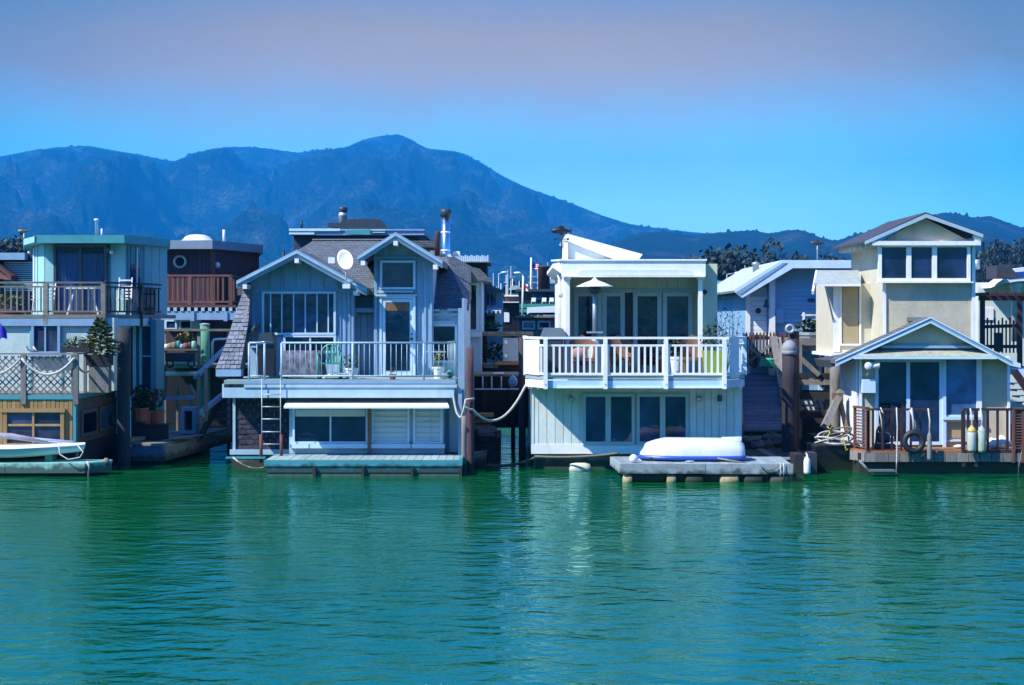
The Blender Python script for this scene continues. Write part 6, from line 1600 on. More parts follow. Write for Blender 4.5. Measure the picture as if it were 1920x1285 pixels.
b = MB().lathe([(0.06, -0.28), (0.13, -0.24), (0.15, -0.1), (0.15, 0.12), (0.12, 0.24), (0.05, 0.27)], (X(1088, 45.9), 45.9, Z(879, 45.9)), 14, 'x')
tag(b.build('boat_fender', mat('cream_fender', (0.66, 0.62, 0.44), 0.5, 0.1, 5, 0.05, tide=False), smooth=True), 'cream barrel fender lying on water by the white house hull', 'fender', 'fenders hung along the docks')

def rowboat():
    D = 47.0; t = thing('rowboat', 'small dark rowboat half hidden behind right end of teal dock', 'boat', (X(885, D), D, 0), 'small boats on the docks')
    N, K = 12, 8; vs = []; L0, L1 = X(850, D), X(916, D)
    for i in range(N + 1):
        f = i/N; w = 0.45*(1 - (2*abs(f - 0.45))**2.5*0.9 if f > 0.45 else 1 - 0.2*(1 - f/0.45)); sh = 0.34 + 0.12*f*f
        for j in range(K + 1):
            a = math.pi*j/K; c, s = math.cos(a), math.sin(a)
            vs.append((L0 + (L1 - L0)*f, D - w*math.copysign(abs(c)**0.7, c), sh - (sh + 0.08)*abs(s)**0.8))
    R = K + 1
    fs = [(i*R + j, i*R + j + 1, (i+1)*R + j + 1, (i+1)*R + j) for i in range(N) for j in range(K)] + [tuple(range(R))]
    b = MB(); b._add(vs, fs); b.build('hull', mat('grey_boat', (0.10, 0.13, 0.13), 0.5, 0.2, 4, 0.1), t, True)
    b = MB(); b._add([(v[0], v[1], v[2] - 0.02) for k, v in enumerate(vs) if k % R in (0, K)], [(2*i, 2*i+2, 2*i+3, 2*i+1) for i in range(N)]); b.build('boat_cover', mat('grey_cover', (0.17, 0.20, 0.20), 0.8, 0.2, 5, 0.3), t)
rowboat()

def gangway_right():
    # planked ramp; the white house's shade is put into its dark blue planks
    a0, a1 = Vector((X(1394, 50.5), 50.5, 0.75)), Vector((X(1392, 57.5), 57.5, Z(692, 57.5)))
    b0, b1 = Vector((X(1474, 50.5), 50.5, 0.75)), Vector((X(1452, 57.5), 57.5, Z(692, 57.5)))
    t = thing('gangway_ramp', 'planked dark ramp between white house and the cone-capped piling', 'ramp', (a0.x, 52, 0))
    n = 22
    for k in range(n):
        f0, f1 = k/n + 0.002, (k + 1)/n - 0.002
        P = [a0.lerp(a1, f0), b0.lerp(b1, f0), b0.lerp(b1, f1), a0.lerp(a1, f1)]
        MB().ext([v - Vector((0, 0, random.uniform(0, 0.008))) for v in P], (0, 0, -0.05)).build('plank', mat('ramp_plank_shaded', (0.10, 0.12, 0.17), 0.85, 0.25, 4, 0.3, rnd=0.25), t)
    BAR('side_rail', GREYW, t, b0 + Vector((0.05, 0, 0.05)), b1 + Vector((0.05, 0, 0.05)), 0.10, 0.20)
    BAR('side_rail', GREYW, t, a0 + Vector((-0.05, 0, 0.05)), a1 + Vector((-0.05, 0, 0.05)), 0.10, 0.20)
    # pier deck at the top with the red picket fence
    D = 57.4; zp = Z(690, D)
    p = thing('pier', 'grey timber pier deck behind the ramp and picket fence', 'pier', (X(1470, 60), 60, 0))
    B('deck', GREYW, p, X(1380, D), X(1640, D), 57.6, 58.0 - 1.2 + 1.15, zp - 0.15, zp - 0.0)
    for k in range(9): B('cross_beam', GREYW, p, X(1392 + 20*k, D), X(1396 + 20*k, D), 57.35, 57.58, zp - 0.30, zp - 0.01)
    B('upper_deck', GREYW, p, X(1490, 54.5), X(1570, 54.5), 54.5, 57.3, Z(641, 54.5), Z(634, 54.5))
    B('edge_beam', GREYW, p, X(1490, 54.4), X(1566, 54.4), 54.35, 54.48, Z(648, 54.4), Z(636, 54.4))
    for py, w in ((700, 10), (712, 10), (735, 14), (772, 12)): B('cross_board', DARKW if py != 712 else GREYW, p, X(1492, 54), X(1560, 54), 53.95, 54.1, Z(py + w, 54), Z(py, 54))
    for py in (742, 752, 763): B('white_board', WHITEBLUE, p, X(1495, 55), X(1548, 55), 54.95, 55.05, Z(py + 6, 55), Z(py, 55))
    BAR('brace', GREYW, p, q3(1497, 668, 53.9), q3(1536, 704, 53.9), 0.06, 0.14)
    for px in (1498, 1552): B('post', GREYWV, p, X(px - 5, 54.2), X(px + 5, 54.2), 54.11, 54.3, -0.5, Z(640, 54.2))
    for k in range(5): BAR('lower_rod', CHARCOAL, p, q3(1500 + 10*k, 742, 54.9), q3(1512 + 9*k, 772, 54.9), 0.03, 0.03)
    f = thing('picket_fence', 'red-topped picket fence with cross braces behind the white balcony', 'fence', (X(1435, 56), 56, Z(690, 56)))
    Df = 56.6
    for k in range(13):
        px = 1398 + 6.4*k
        MB().prism([(X(px, Df), Z(686, Df)), (X(px + 3.6, Df), Z(686, Df)), (X(px + 3.6, Df), Z(626, Df)), (X(px + 1.8, Df), Z(622, Df)), (X(px, Df), Z(626, Df))], Df - 0.03, Df).build('picket', RUST if k % 3 else DECKRED, f)
    for py in (634, 668): BAR('rail', GREYW, f, q3(1396, py, Df + 0.04), q3(1482, py, Df + 0.04), 0.05, 0.10)
    BAR('brace', GREYW, f, q3(1400, 682, Df - 0.06), q3(1446, 646, Df - 0.06), 0.04, 0.09)
    BAR('brace', GREYW, f, q3(1404, 650, Df - 0.11), q3(1444, 684, Df - 0.11), 0.04, 0.09)
    for k in range(6): BAR('base_post', DARKW, f, q3(1398 + 16*k, 690, Df + 0.05), q3(1398 + 16*k, 660, Df + 0.05), 0.10, 0.10)
    BAR('leaning_board', GREYWV, f, q3(1450, 632, 54.5), q3(1468, 728, 52.5), 0.06, 0.22, (1, 0, 0))
    BAR('leaning_board', GREYWV, f, q3(1459, 634, 54.6), q3(1470, 700, 52.9), 0.06, 0.16, (1, 0, 0))
    c = MB()
    for k in range(4): c.torus((X(1439, 56.0), 56.0 - 0.02*k, Z(684, 56.0) + 0.05*k + 0.02), 0.22 - 0.02*k, 0.045, 'z', 18, 6)
    pts = []
    for k in range(80):
        a = k*0.42; pts.append((X(1439, 56.0) + (0.26 - 0.0008*k)*math.cos(a), 55.9 + 0.16*math.sin(a), Z(688, 56) + 0.003*k))
    tag(TUBE('coiled_hose', GREENCLOTH, None, pts, 0.035, 6), 'bright green hose coiled on the pier by picket fence', 'hose')
    # planter tub on the upper deck
    potted('planter_tub', 'grey half-barrel tub of green plants right of the capped piling', 1521, 54.9, Z(660, 54.9), 0.95, 0.85, LEAF, GALV, None, 'tubs and pots on the piers', 110, seed=5, poth=0.62)
    potted('planter_tub', 'low clump of bright green leaves beside the half-barrel tub', 1549, 54.9, Z(652, 54.9), 0.42, 0.55, LEAFY, GALV, None, 'tubs and pots on the piers', 80, seed=6, poth=0.3)
    potted('potted_plant', 'slender vine climbing the white landing rail of the blue house', 1526, 54.7, Z(634, 54.7), 0.75, 0.26, LEAFY, GALV, None, 'tubs and pots on the piers', 50, seed=7, poth=0.15)
    # low raft and rock pile under the ramp
    t = thing('low_raft', 'dark wet raft with pale edge right of the worn dock', 'dock', (X(1480, 45.5), 45.5, 0), 'floating docks')
    B('body', DARKW, t, X(1395, 45.6), X(1532, 45.6), 45.6, 48.5, -0.4, 0.30)
    for k in range(8): B('plank', DARKW if k % 3 else GREYW, t, X(1396 + 17*k, 45.6), X(1411 + 17*k, 45.6), 45.5, 48.6, 0.31, 0.35 + 0.01*(k % 2))
    B('edge_board', DOCKW, t, X(1434, 45.4), X(1487, 45.4), 45.38, 45.48, Z(862, 45.4), Z(858, 45.4))
    B('side_box', DARKW, t, X(1490, 44.6), X(1506, 44.6), 44.5, 45.4, -0.3, Z(852, 44.6))
    B('side_box', CHARCOAL, t, X(1517, 44.8), X(1532, 44.8), 44.8, 45.5, -0.3, Z(850, 44.8))
    rng = random.Random(12)
    for k in range(16):
        cx, cy = X(rng.uniform(1398, 1462), 49.0), rng.uniform(48.7, 49.8); r = rng.uniform(0.14, 0.30)
        b = MB().ball((cx, cy, rng.uniform(0.25, 0.55)), (r*1.3, r, r*0.7), 7, 5)
        for i in range(len(b.v)):
            v = b.v[i]; b.v[i] = tuple(v[j] + rng.uniform(-0.05, 0.05) for j in range(3))
        tag(b.build('boulder', mat('wet_rock', (0.085, 0.09, 0.10), 0.8, 0.3, 5, 0.4, rnd=0.3)), 'grey rock lying in the pile below the dark ramp', 'rock', 'rocks below the ramp')
    B_ = thing('rock_base', 'dark low ledge under the rock pile below the ramp', 'ledge', (X(1430, 49.3), 49.3, 0))
    B('ledge', DARKW, B_, X(1392, 49), X(1475, 49), 48.62, 50.4, -0.5, 0.34)
    # work float with ropes, left of the beige deck
    t = thing('work_skiff', 'dark skiff heaped with rope coils beside the beige deck', 'boat', (X(1560, 46.2), 46.2, 0), 'small boats on the docks')
    MB().hull([(X(1530, 46.2), 45.9, -0.1), (X(1602, 46.2), 45.9, -0.1), (X(1602, 46.2), 46.9, -0.1), (X(1530, 46.2), 46.9, -0.1)],
              [(X(1522, 46.2), 45.7, 0.62), (X(1606, 46.2), 45.7, 0.66), (X(1606, 46.2), 47.1, 0.66), (X(1522, 46.2), 47.1, 0.62)]).build('hull', RUBBER, t)
    for k, (px, py, a_, b_) in enumerate(((1562, 820, 0.42, 0.15), (1568, 812, 0.36, 0.13), (1556, 826, 0.40, 0.1), (1570, 826, 0.38, 0.16), (1560, 832, 0.45, 0.11))):
        pts = [(X(px, 46) + a_*math.cos(2*math.pi*i/22), 45.85 + 0.25*math.sin(2*math.pi*i/22), Z(py, 46) + b_*math.sin(2*math.pi*i/22 + k) + 0.02*k) for i in range(23)]
        TUBE('rope_coil', ROPEDK if k % 2 else ROPE, t, pts, 0.022, 6)
    TUBE('yellow_line', ROPEY, t, [q3(1545, 832, 45.7), q3(1556, 812, 45.65), q3(1562, 798, 45.65), q3(1556, 806, 45.6), q3(1551, 800, 45.6)], 0.022)
    TUBE('hanging_line', ROPEY, t, [q3(1580, 818, 45.6), q3(1584, 832, 45.55), q3(1586, 846, 45.55), q3(1590, 842, 45.55)], 0.016)
    b = thing('timber_trestle', 'leaning grey timber trestle against the beige porch cheek', 'trestle', (X(1575, 46.9), 46.9, 0.6))
    BAR('leg', GREYWV, b, q3(1546, 800, 46.6), q3(1576, 735, 47.2), 0.16, 0.22, (0, 1, 0))
    BAR('leg', BROWNW, b, q3(1588, 810, 46.9), q3(1572, 735, 47.3), 0.10, 0.14, (0, 1, 0))
    B('head', BROWNW, b, X(1562, 47.1), X(1580, 47.1), 47.0, 47.3, Z(752, 47.1), Z(737, 47.1))
gangway_right()

# ------------------------------------------------------------------ the gap between the slate blue and white houses
def gap_pier():
    D = 54.0
    t = thing('pier', 'elevated grey timber pier seen edge-on between slate blue and white houses', 'pier', (X(940, D), D, 0))
    B('deck', GREYW, t, X(895, D), X(1000, D), D, D + 1.6, Z(630, D), Z(623, D))
    for k in range(10): B('plank_end', GREYW, t, X(896 + 10*k, D), X(905 + 10*k, D), D - 0.06, D - 0.003, Z(627, D), Z(622, D))
    B('box', GALV, t, X(943, D), X(972, D), D + 0.1, D + 0.6, Z(678, D), Z(634, D))
    for py in (642, 668): MB().ball((X(947, D), D + 0.02, Z(py, D)), 0.07, 8, 6).build('lamp_globe', PLASTIC, t, True)
    B('shelf', ORANGEW, t, X(928, D), X(973, D), D - 0.1, D + 0.6, Z(684, D), Z(679, D))
    B('lower_deck', GREYW, t, X(888, 51), X(975, 51), 51, 53.5, Z(706, 51), Z(702, 51))
    for px in (905, 922, 940, 958): TUBE('lower_post', WHITEBLUE, t, [q3(px, 706, 51), q3(px, 730, 51)], 0.02)
    TUBE('lower_rail', WHITEBLUE, t, [q3(890, 730, 51), q3(972, 730, 51)], 0.025)
    B('gap_shade_sheet', BLACK, t, X(888, 55), X(1000, 55), 55.7, 55.9, 0.5, Z(684, 55.7))  # black sheet standing in for the deep shade behind the pier
    for px in (908, 962): B('post', PILE, t, X(px - 4, D), X(px + 4, D), D + 0.6, D + 0.9, -0.6, Z(630, D) - 0.003)
    B('white_patch', WHITE, t, X(925, 50.9), X(945, 50.9), 50.9, 51.4, Z(702, 50.9) + 0.003, Z(699.5, 50.9))
    for k, py in enumerate((775, 786, 797)):
        o = B('golden_plank', GOLD, t, X(888, 50), X(926 - 3*k, 50), 49.9 + 0.1*k, 50.3 + 0.1*k, Z(py + 7, 50), Z(py, 50))
    s = thing('mossy_float', 'low dark float with rubble under the central pier', 'dock', (X(930, 50), 50, 0), 'floating docks')
    B('body', DARKW, s, X(884, 49), X(938, 49), 49.2, 52.5, -0.4, 0.62)
    rng = random.Random(5)
    for k in range(12):
        b = MB().ball((X(rng.uniform(890, 920), 49), 49.1 + rng.uniform(0, 0.3), rng.uniform(0.62, 0.85)), (0.2, 0.18, 0.12), 6, 4)
        b.build('rubble', mat('wet_rock', (0.1, 0.1, 0.1)), s)
    potted('potted_plant', 'bushy plant with pale flowers on pier beside grey box', 920, 54.3, Z(690, 54.3), 0.75, 0.7, LEAFDK, GALV, FLOWER, 'tubs and pots on the piers', 120, seed=8, poth=0.2)
    b = thing('blue_bag', 'blue and white striped bag hanging under the lower pier rail', 'bag', (X(962, 50.9), 50.9, Z(728, 50.9)))
    MB().ball((X(962, 50.9), 50.85, Z(716, 50.9)), (0.13, 0.08, 0.17), 10, 8).build('body', CURTAIN, b, True)
    TUBE('strap', WHITE, b, [q3(958, 712, 50.8), q3(961, 703, 50.8), q3(966, 712, 50.8)], 0.015)
gap_pier()
# ================================================================== furniture and plants on the decks
def slate_deck_props():
    zd = Z(713, 45.7)
    # green plastic armchair, seen from the front
    D = 46.6; x = X(619, D)
    t = thing('armchair', 'green plastic armchair behind the pale pipe railing', 'chair', (x, D, zd), 'deck chairs')
    B('seat', GREENPL, t, x - 0.24, x + 0.24, D - 0.25, D + 0.2, zd + 0.38, zd + 0.42)
    arc = [(x + 0.27*math.cos(a), D + 0.22, zd + 0.55 + 0.33*math.sin(a)) for a in [math.pi*k/12 for k in range(13)]]
    TUBE('back_frame', GREENPL, t, [(x + 0.25, D + 0.2, zd + 0.4)] + arc + [(x - 0.25, D + 0.2, zd + 0.4)], 0.03)
    for k in range(5): BAR('back_slat', GREENPL, t, (x - 0.16 + 0.08*k, D + 0.21, zd + 0.42), (x - 0.16 + 0.08*k, D + 0.22, zd + 0.82), 0.05, 0.015, (0, 1, 0))
    for s in (-1, 1):
        TUBE('arm', GREENPL, t, [(x + s*0.28, D + 0.2, zd + 0.66), (x + s*0.30, D - 0.1, zd + 0.65), (x + s*0.29, D - 0.26, zd + 0.58), (x + s*0.27, D - 0.27, zd + 0.003)], 0.028)
        TUBE('leg', GREENPL, t, [(x + s*0.24, D + 0.2, zd + 0.4), (x + s*0.27, D + 0.27, zd + 0.003)], 0.026)
    # striped cloth table
    D = 46.9
    t = thing('cloth_table', 'small table under a dark and white patterned cloth on slate blue deck', 'table', (X(568, D), D, zd))
    PAT = mat('patterned_cloth', (0.09, 0.10, 0.13), 0.9, 0.95, 5.0, 0.0, grain=(1.5, 1.5, 1.0))
    x0, x1 = X(532, D), X(604, D); n = 30; b = MB(); vs = []
    ring_ = [(x0, D - 0.35), (x1, D - 0.35), (x1, D + 0.35), (x0, D + 0.35)]
    per = []
    for a, c in zip(ring_, ring_[1:] + ring_[:1]):
        for k in range(10): per.append((a[0] + (c[0] - a[0])*k/10, a[1] + (c[1] - a[1])*k/10))
    m = len(per)
    for k, (x, y) in enumerate(per): vs.append((x, y, zd + 0.72))
    for k, (x, y) in enumerate(per):
        w = 0.03*math.sin(k*2.4); vs.append((x + (0.06 if x > (x0+x1)/2 else -0.06) + w, y + (0.05 if y > D else -0.05) + w, zd + 0.10))
    b._add(vs, [(k, m + k, m + (k+1) % m, (k+1) % m) for k in range(m)] + [tuple(range(m))]); b.build('cloth', PAT, t, True)
    for px in (536, 600): B('leg', CHARCOAL, t, X(px, D), X(px + 3, D), D - 0.02, D + 0.02, zd, zd + 0.70)
    # gas grill in the shade by the flare
    D = 47.0
    t = thing('gas_grill', 'black hooded grill in shade beside the shingled flare', 'grill', (X(500, D), D, zd), 'grills on the decks')
    MB().prism([(X(484, D), zd + 0.85), (X(518, D), zd + 0.85), (X(512, D), zd + 1.18), (X(490, D), zd + 1.18)], D - 0.28, D + 0.28).build('hood', CHARCOAL, t)
    B('cart', BLACK, t, X(486, D), X(516, D), D - 0.25, D + 0.25, zd + 0.08, zd + 0.845)
    B('shelf', GALV, t, X(472, D), X(485, D), D - 0.22, D + 0.22, zd + 0.80, zd + 0.84)
    TUBE('handle', STEEL, t, [(X(488, D), D - 0.32, zd + 0.95), (X(514, D), D - 0.32, zd + 0.95)], 0.015)
    potted('potted_plant', 'white-flowered plant in pale pot right of the green armchair', 659, 46.5, zd, 0.62, 0.42, LEAFY, PLASTIC, FLOWER, 'pots on the slate blue deck', 60, seed=11, poth=0.45)
    potted('potted_plant', 'orange-flowered plant in terracotta pot at the deck edge before door', 736, 46.1, zd, 0.32, 0.22, LEAF, TERRA, FLOWERO, 'pots on the slate blue deck', 40, seed=12, poth=0.42)
    potted('potted_plant', 'leafy yellow-green plant in white pot under lean-to window', 822, 46.9, zd, 0.75, 0.36, LEAFY, PLASTIC, None, 'pots on the slate blue deck', 70, seed=13, poth=0.40)
    b = MB().box(X(562, 47.05), X(656, 47.05), 46.3, 46.5, zd + 0.001, zd + 0.03)
    t = thing('folding_chair', 'pale folding chair lying at the foot of the pipe railing', 'chair', (X(640, 46.2), 46.2, zd), 'deck chairs')
    TUBE('frame', PLASTIC, t, [(X(606, 46.2), 46.2, zd + 0.03), (X(625, 46.2), 46.2, zd + 0.17), (X(652, 46.2), 46.2, zd + 0.14), (X(664, 46.2), 46.2, zd + 0.03)], 0.025)
    B('seat', PLASTIC, t, X(618, 46.3), X(650, 46.3), 46.25, 46.6, zd + 0.08, zd + 0.12)
    b = MB().ball((X(843, 46.3), 46.3, zd + 0.13), (0.10, 0.1, 0.12), 9, 6)
    tag(b.build('hose_heap', mat('green_bag', (0.05, 0.25, 0.17), 0.7, 0.3, 9, 0.5), smooth=True), 'green bundle at right corner of the slate blue deck', 'bundle')
    b = MB().ball((X(833, 46.1), 46.1, zd + 0.09), (0.09, 0.08, 0.085), 9, 6)
    tag(b.build('rope_bundle', ROPE, smooth=True), 'coil of white line at right corner of slate blue deck', 'rope', 'ropes on the slate deck')
slate_deck_props()

def balcony_props():
    zd = Z(706, 45.0)
    # patio heater
    D = 46.3; x = X(1115, D)
    t = thing('patio_heater', 'tall patio heater with white cone hood on the white balcony', 'heater', (x, D, zd))
    MB().lathe([(0.47, Z(538, D)), (0.46, Z(537, D)), (0.25, Z(530, D)), (0.09, Z(526, D)), (0.04, Z(522, D)), (0.01, Z(520, D))], (x, D, 0), 24).build('hood', PLASTIC, t, True)
    MB().lathe([(0.10, Z(551, D)), (0.155, Z(545, D)), (0.155, Z(539, D)), (0.10, Z(538, D))], (x, D, 0), 16).build('burner', CHARCOAL, t, True)
    MB().lathe([(0.055, Z(625, D)), (0.055, Z(551, D))], (x, D, 0), 12).build('pole', GALV, t, True)
    B('table', GALV, t, x - 0.2, x + 0.2, D - 0.18, D + 0.18, Z(625, D), Z(622, D))
    MB().lathe([(0.24, zd), (0.24, zd + 0.08), (0.20, zd + 0.12), (0.20, zd + 0.62), (0.06, Z(625, D))], (x, D, 0), 14).build('base', GALV, t, True)
    # covered grill at the left end
    D = 46.6
    t = thing('gas_grill', 'grey lidded grill at the left end of the white balcony', 'grill', (X(1033, D), D, zd), 'grills on the decks')
    MB().prism([(X(1012, D), Z(636, D)), (X(1062, D), Z(636, D)), (X(1056, D), Z(617, D)), (X(1050, D), Z(615, D)), (X(1020, D), Z(615, D))], D - 0.28, D + 0.28).build('lid', mat('grill_grey', (0.20, 0.25, 0.27), 0.45, 0.1, 4, 0.05), t)
    B('cart', CHARCOAL, t, X(1018, D), X(1056, D), D - 0.26, D + 0.26, zd + 0.05, Z(636, D) - 0.002)
    B('shelf', CHARCOAL, t, X(1006, D), X(1017, D), D - 0.22, D + 0.22, Z(638, D), Z(634, D))
    # wicker chairs and table
    def wicker(px, D, label, rot=0):
        x = X(px, D)
        t = thing('wicker_chair', label, 'chair', (x, D, zd), 'wicker chairs on the white balcony')
        B('seat', WICKER, t, x - 0.28, x + 0.28, D - 0.25, D + 0.25, zd + 0.36, zd + 0.44)
        vs, n = [], 14
        for k in range(n + 1):
            a = math.pi * k / n
            for z_, r_ in ((0.44, 0.30), (1.02 - 0.18*abs(math.cos(a)), 0.34)):
                vs.append((x - r_*math.cos(a), D + r_*math.sin(a)*0.85 - 0.02, zd + z_))
        b = MB()._add(vs, [(2*k, 2*k+1, 2*k+3, 2*k+2) for k in range(n)])
        b._add([(v[0], v[1] + 0.03, v[2]) for v in vs], [(2*k, 2*k+2, 2*k+3, 2*k+1) for k in range(n)])
        b.build('back', WICKER, t, True)
        for sx in (-1, 1):
            for sy in (-1, 1): B('leg', WICKER, t, x + sx*0.24 - 0.02, x + sx*0.24 + 0.02, D + sy*0.2 - 0.02, D + sy*0.2 + 0.02, zd, zd + 0.358)
        return t
    wicker(1092, 46.0, 'round-backed wicker chair behind the balcony rail by patio heater')
    wicker(1162, 46.9, 'wicker chair in front of the ajar glazed doors')
    wicker(1300, 46.7, 'wicker chair near the right column of white balcony')
    b = MB().ball((X(1085, 45.75), 45.75, zd + 0.55), (0.20, 0.08, 0.16), 10, 7)
    tag(b.build('cushion', mat('salmon_cushion', (0.50, 0.26, 0.20), 0.9, 0.1, 5, 0.1), smooth=True), 'salmon cushion propped on the wicker chair by the heater', 'cushion')
    D = 46.3; x = X(1200, D)
    t = thing('patio_table', 'round brown patio table at the middle of the white balcony', 'table', (x, D, zd))
    MB().lathe([(0.55, zd + 0.70), (0.56, zd + 0.72), (0.55, zd + 0.745)], (x, D, 0), 24).build('top', WICKER, t)
    MB().lathe([(0.25, zd), (0.24, zd + 0.03), (0.05, zd + 0.08), (0.045, zd + 0.698)], (x, D, 0), 12).build('pedestal', CHARCOAL, t, True)
    t = thing('planter_box', 'yellow-green square planter behind right end of balcony rail', 'planter', (X(1335, 45.9), 45.9, zd))
    MB().hull([(X(1322, 45.9), 45.7, zd + 0.001), (X(1356, 45.9), 45.7, zd + 0.001), (X(1356, 45.9), 46.15, zd + 0.001), (X(1322, 45.9), 46.15, zd + 0.001)],
              [(X(1318, 45.9), 45.65, zd + 0.62), (X(1360, 45.9), 45.65, zd + 0.62), (X(1360, 45.9), 46.2, zd + 0.62), (X(1318, 45.9), 46.2, zd + 0.62)]).build('tub', mat('lime_glaze', (0.30, 0.40, 0.08), 0.4, 0.1, 4, 0.05), t)
    leaves(130, (X(1338, 45.9), 45.95, zd + 0.95), (0.34, 0.3, 0.36), 0.16, random.Random(3)).build('foliage', LEAFDK, t)
    potted('potted_plant', 'pale pot of pink and green flowers left of green planter', 1268, 45.6, zd, 0.95, 0.36, LEAF, PLASTIC, mat('pink_petals', (0.6, 0.3, 0.4), 0.6, 0.1, 9, 0.0), 'pots on the white balcony', 60, seed=21, poth=0.5)
    potted('potted_plant', 'terracotta pot with red blooms beside the patio table', 1240, 46.9, zd, 0.85, 0.4, LEAFDK, TERRA, REDCLOTH, 'pots on the white balcony', 60, seed=22, poth=0.45)
    # shrub with bare twigs past the right corner of the balcony
    rng = random.Random(9)
    t = thing('shrub', 'loose dark shrub with pale twigs rising behind the balcony right corner', 'shrub', (X(1362, 47.2), 47.2, zd))
    leaves(420, (X(1366, 47.2), 47.2, Z(620, 47.2)), (0.42, 0.4, 0.75), 0.075, rng).build('crown', mat('shrub_leaf', (0.035, 0.06, 0.05), 0.6, 0.3, 9, 0.0), t)
    leaves(60, (X(1362, 47.0), 47.0, Z(600, 47.0)), (0.35, 0.3, 0.6), 0.06, rng).build('flowers', FLOWER, t)
    for k in range(6): TUBE('stem', GREYWV, t, [(X(1362, 47.2), 47.2, zd), (X(1350 + 6*k, 47.2), 47.1 + 0.05*k, Z(640, 47.2)), (X(1342 + 9*k, 47.2), 47.1 + 0.05*k, Z(585 + 5*(k % 3), 47.2))], 0.012, 5, 0.004)
balcony_props()

def cyan_house_props():
    D0 = 45.6; zt = Z(665, 45.4) + 0.05
    # little conifer and herbs in a planter on the lattice fence
    t = thing('potted_conifer', 'small spruce in a planter on the lattice fence rail', 'plant', (X(188, 46.6), 46.6, zt), 'plants on the lattice deck')
    x, D = X(188, 46.6), 46.6
    zb = Z(665, D); h_ = Z(597, D) - zb
    rng = random.Random(31); b = MB(); b2 = MB()
    TUBE('trunk', BROWNW, t, [(x, D, zb), (x, D, zb + h_*0.96)], 0.025, 6, 0.006)
    for k in range(70):
        f = (k / 70)**0.9; z = zb + h_*(0.05 + 0.9*f); r = (0.55*(1 - f)**0.85 + 0.04)*rng.uniform(0.6, 1.25); a = k*2.4
        tip = Vector((x + r*math.cos(a), D + r*math.sin(a), z - 0.05 + 0.10*f)); p = Vector((x, D, z))
        d = tip - p
        for s in range(12):
            c = p + d*(0.2 + 0.8*s/11); u, w = perp(d)
            for sg in (-1, 1):
                e = (u*sg*0.8 + d.normalized()*0.7 + Vector((0, 0, rng.uniform(-0.3, 0.3)))).normalized()*(0.15*(1 - 0.5*s/11))
                (b if rng.random() < 0.5 else b2)._add([c, c + e*0.6 + w*0.022, c + e, c + e*0.6 - w*0.022], [(0, 1, 2, 3)])
    tag(b.build('needles', LEAFDK, t), kind='stuff'); tag(b2.build('new_growth', LEAFY, t), kind='stuff')
    B('planter', DARKW, t, x - 0.3, x + 0.3, D - 0.2, D + 0.2, zb - 0.28, zb)
    B('stand', GREYWV, t, x - 0.25, x + 0.25, D - 0.18, D + 0.18, Z(741, 45.4) + 0.021, zb - 0.282)
    t = thing('planter_box', 'long planter of herbs and white flowers left of the spruce', 'planter', (X(150, D0), D0, zt), 'plants on the lattice deck')
    x0, x1 = X(118, D0), X(170, D0)
    B('trough', DARKW, t, x0, x1, D0 - 0.12, D0 + 0.12, zt + 0.001, zt + 0.13)
    leaves(260, ((x0 + x1)/2, D0, zt + 0.22), (0.38, 0.13, 0.17), 0.10, rng).build('foliage', LEAF, t)
    leaves(140, (x1 - 0.1, D0, zt + 0.20), (0.25, 0.13, 0.13), 0.09, rng).build('foliage', LEAFY, t)
    leaves(26, ((x0 + x1)/2 + 0.12, D0 - 0.05, zt + 0.32), (0.2, 0.1, 0.10), 0.07, rng).build('flowers', FLOWER, t)
    for k in range(7): TUBE('reed', LEAFDK, t, [(x0 + 0.12 + 0.02*k, D0, zt + 0.1), (x0 + 0.08 + 0.045*k, D0, zt + 0.35), (x0 + 0.10 + 0.055*k, D0 + 0.02, zt + 0.62 - 0.03*k)], 0.009, 4, 0.002)
    # driftwood on the rail
    t = thing('driftwood', 'piece of twisted driftwood lying on the lattice fence rail', 'driftwood', (X(62, D0), D0, zt))
    TUBE('branch', GREYWV, t, [(X(50, D0), D0, zt + 0.16), (X(53, D0), D0, zt + 0.06), (X(60, D0), D0, zt + 0.03), (X(72, D0), D0, zt + 0.025)], 0.025, 6, 0.015)
    TUBE('branch', ROPE, t, [(X(62, D0), D0, zt + 0.14), (X(68, D0), D0 - 0.02, zt + 0.05), (X(71, D0), D0 - 0.02, zt + 0.03)], 0.03, 6, 0.015)
    # blue flag or furled parasol at the frame edge
    t = thing('blue_banner', 'deep blue cloth banner hanging at left edge of the lattice deck', 'banner', (X(-4, 45.6), 45.6, Z(741, 45.4)))
    TUBE('pole', GREYWV, t, [(X(-14, 45.6), 45.6, Z(741, 45.4)), (X(-14, 45.6), 45.6, Z(585, 45.6))], 0.025)
    b = MB(); vs = []
    for k in range(9):
        f = k/8; xx = X(-13 + 27*f, 45.6); y = 45.6 - 0.06*math.sin(k*1.7)
        vs += [(xx, y, Z(594 + 18*f*f + 14*f, 45.6)), (xx, y + 0.03, Z(646 - 14*f + 4*math.sin(k), 45.6))]
    b._add(vs, [(2*k, 2*k+1, 2*k+3, 2*k+2) for k in range(8)])
    b._add([(v[0], v[1] + 0.012, v[2]) for v in vs], [(2*k, 2*k+2, 2*k+3, 2*k+1) for k in range(8)]); b.build('cloth', BLUECLOTH, t, True)
    # upper deck: chairs, table, plants
    zu = Z(590, 47.4)
    potted('potted_plant', 'yellow-green leafy plant behind weathered upper balusters at far left', 18, 48.2, zu, 0.55, 0.65, LEAFY, TERRA, None, 'plants on the cyan house upper deck', 80, seed=33, poth=0.25)
    potted('potted_plant', 'tall bright green plant between weathered upper balusters', 38, 48.3, zu, 0.85, 0.30, LEAF, TERRA, None, 'plants on the cyan house upper deck', 60, seed=34, poth=0.2)
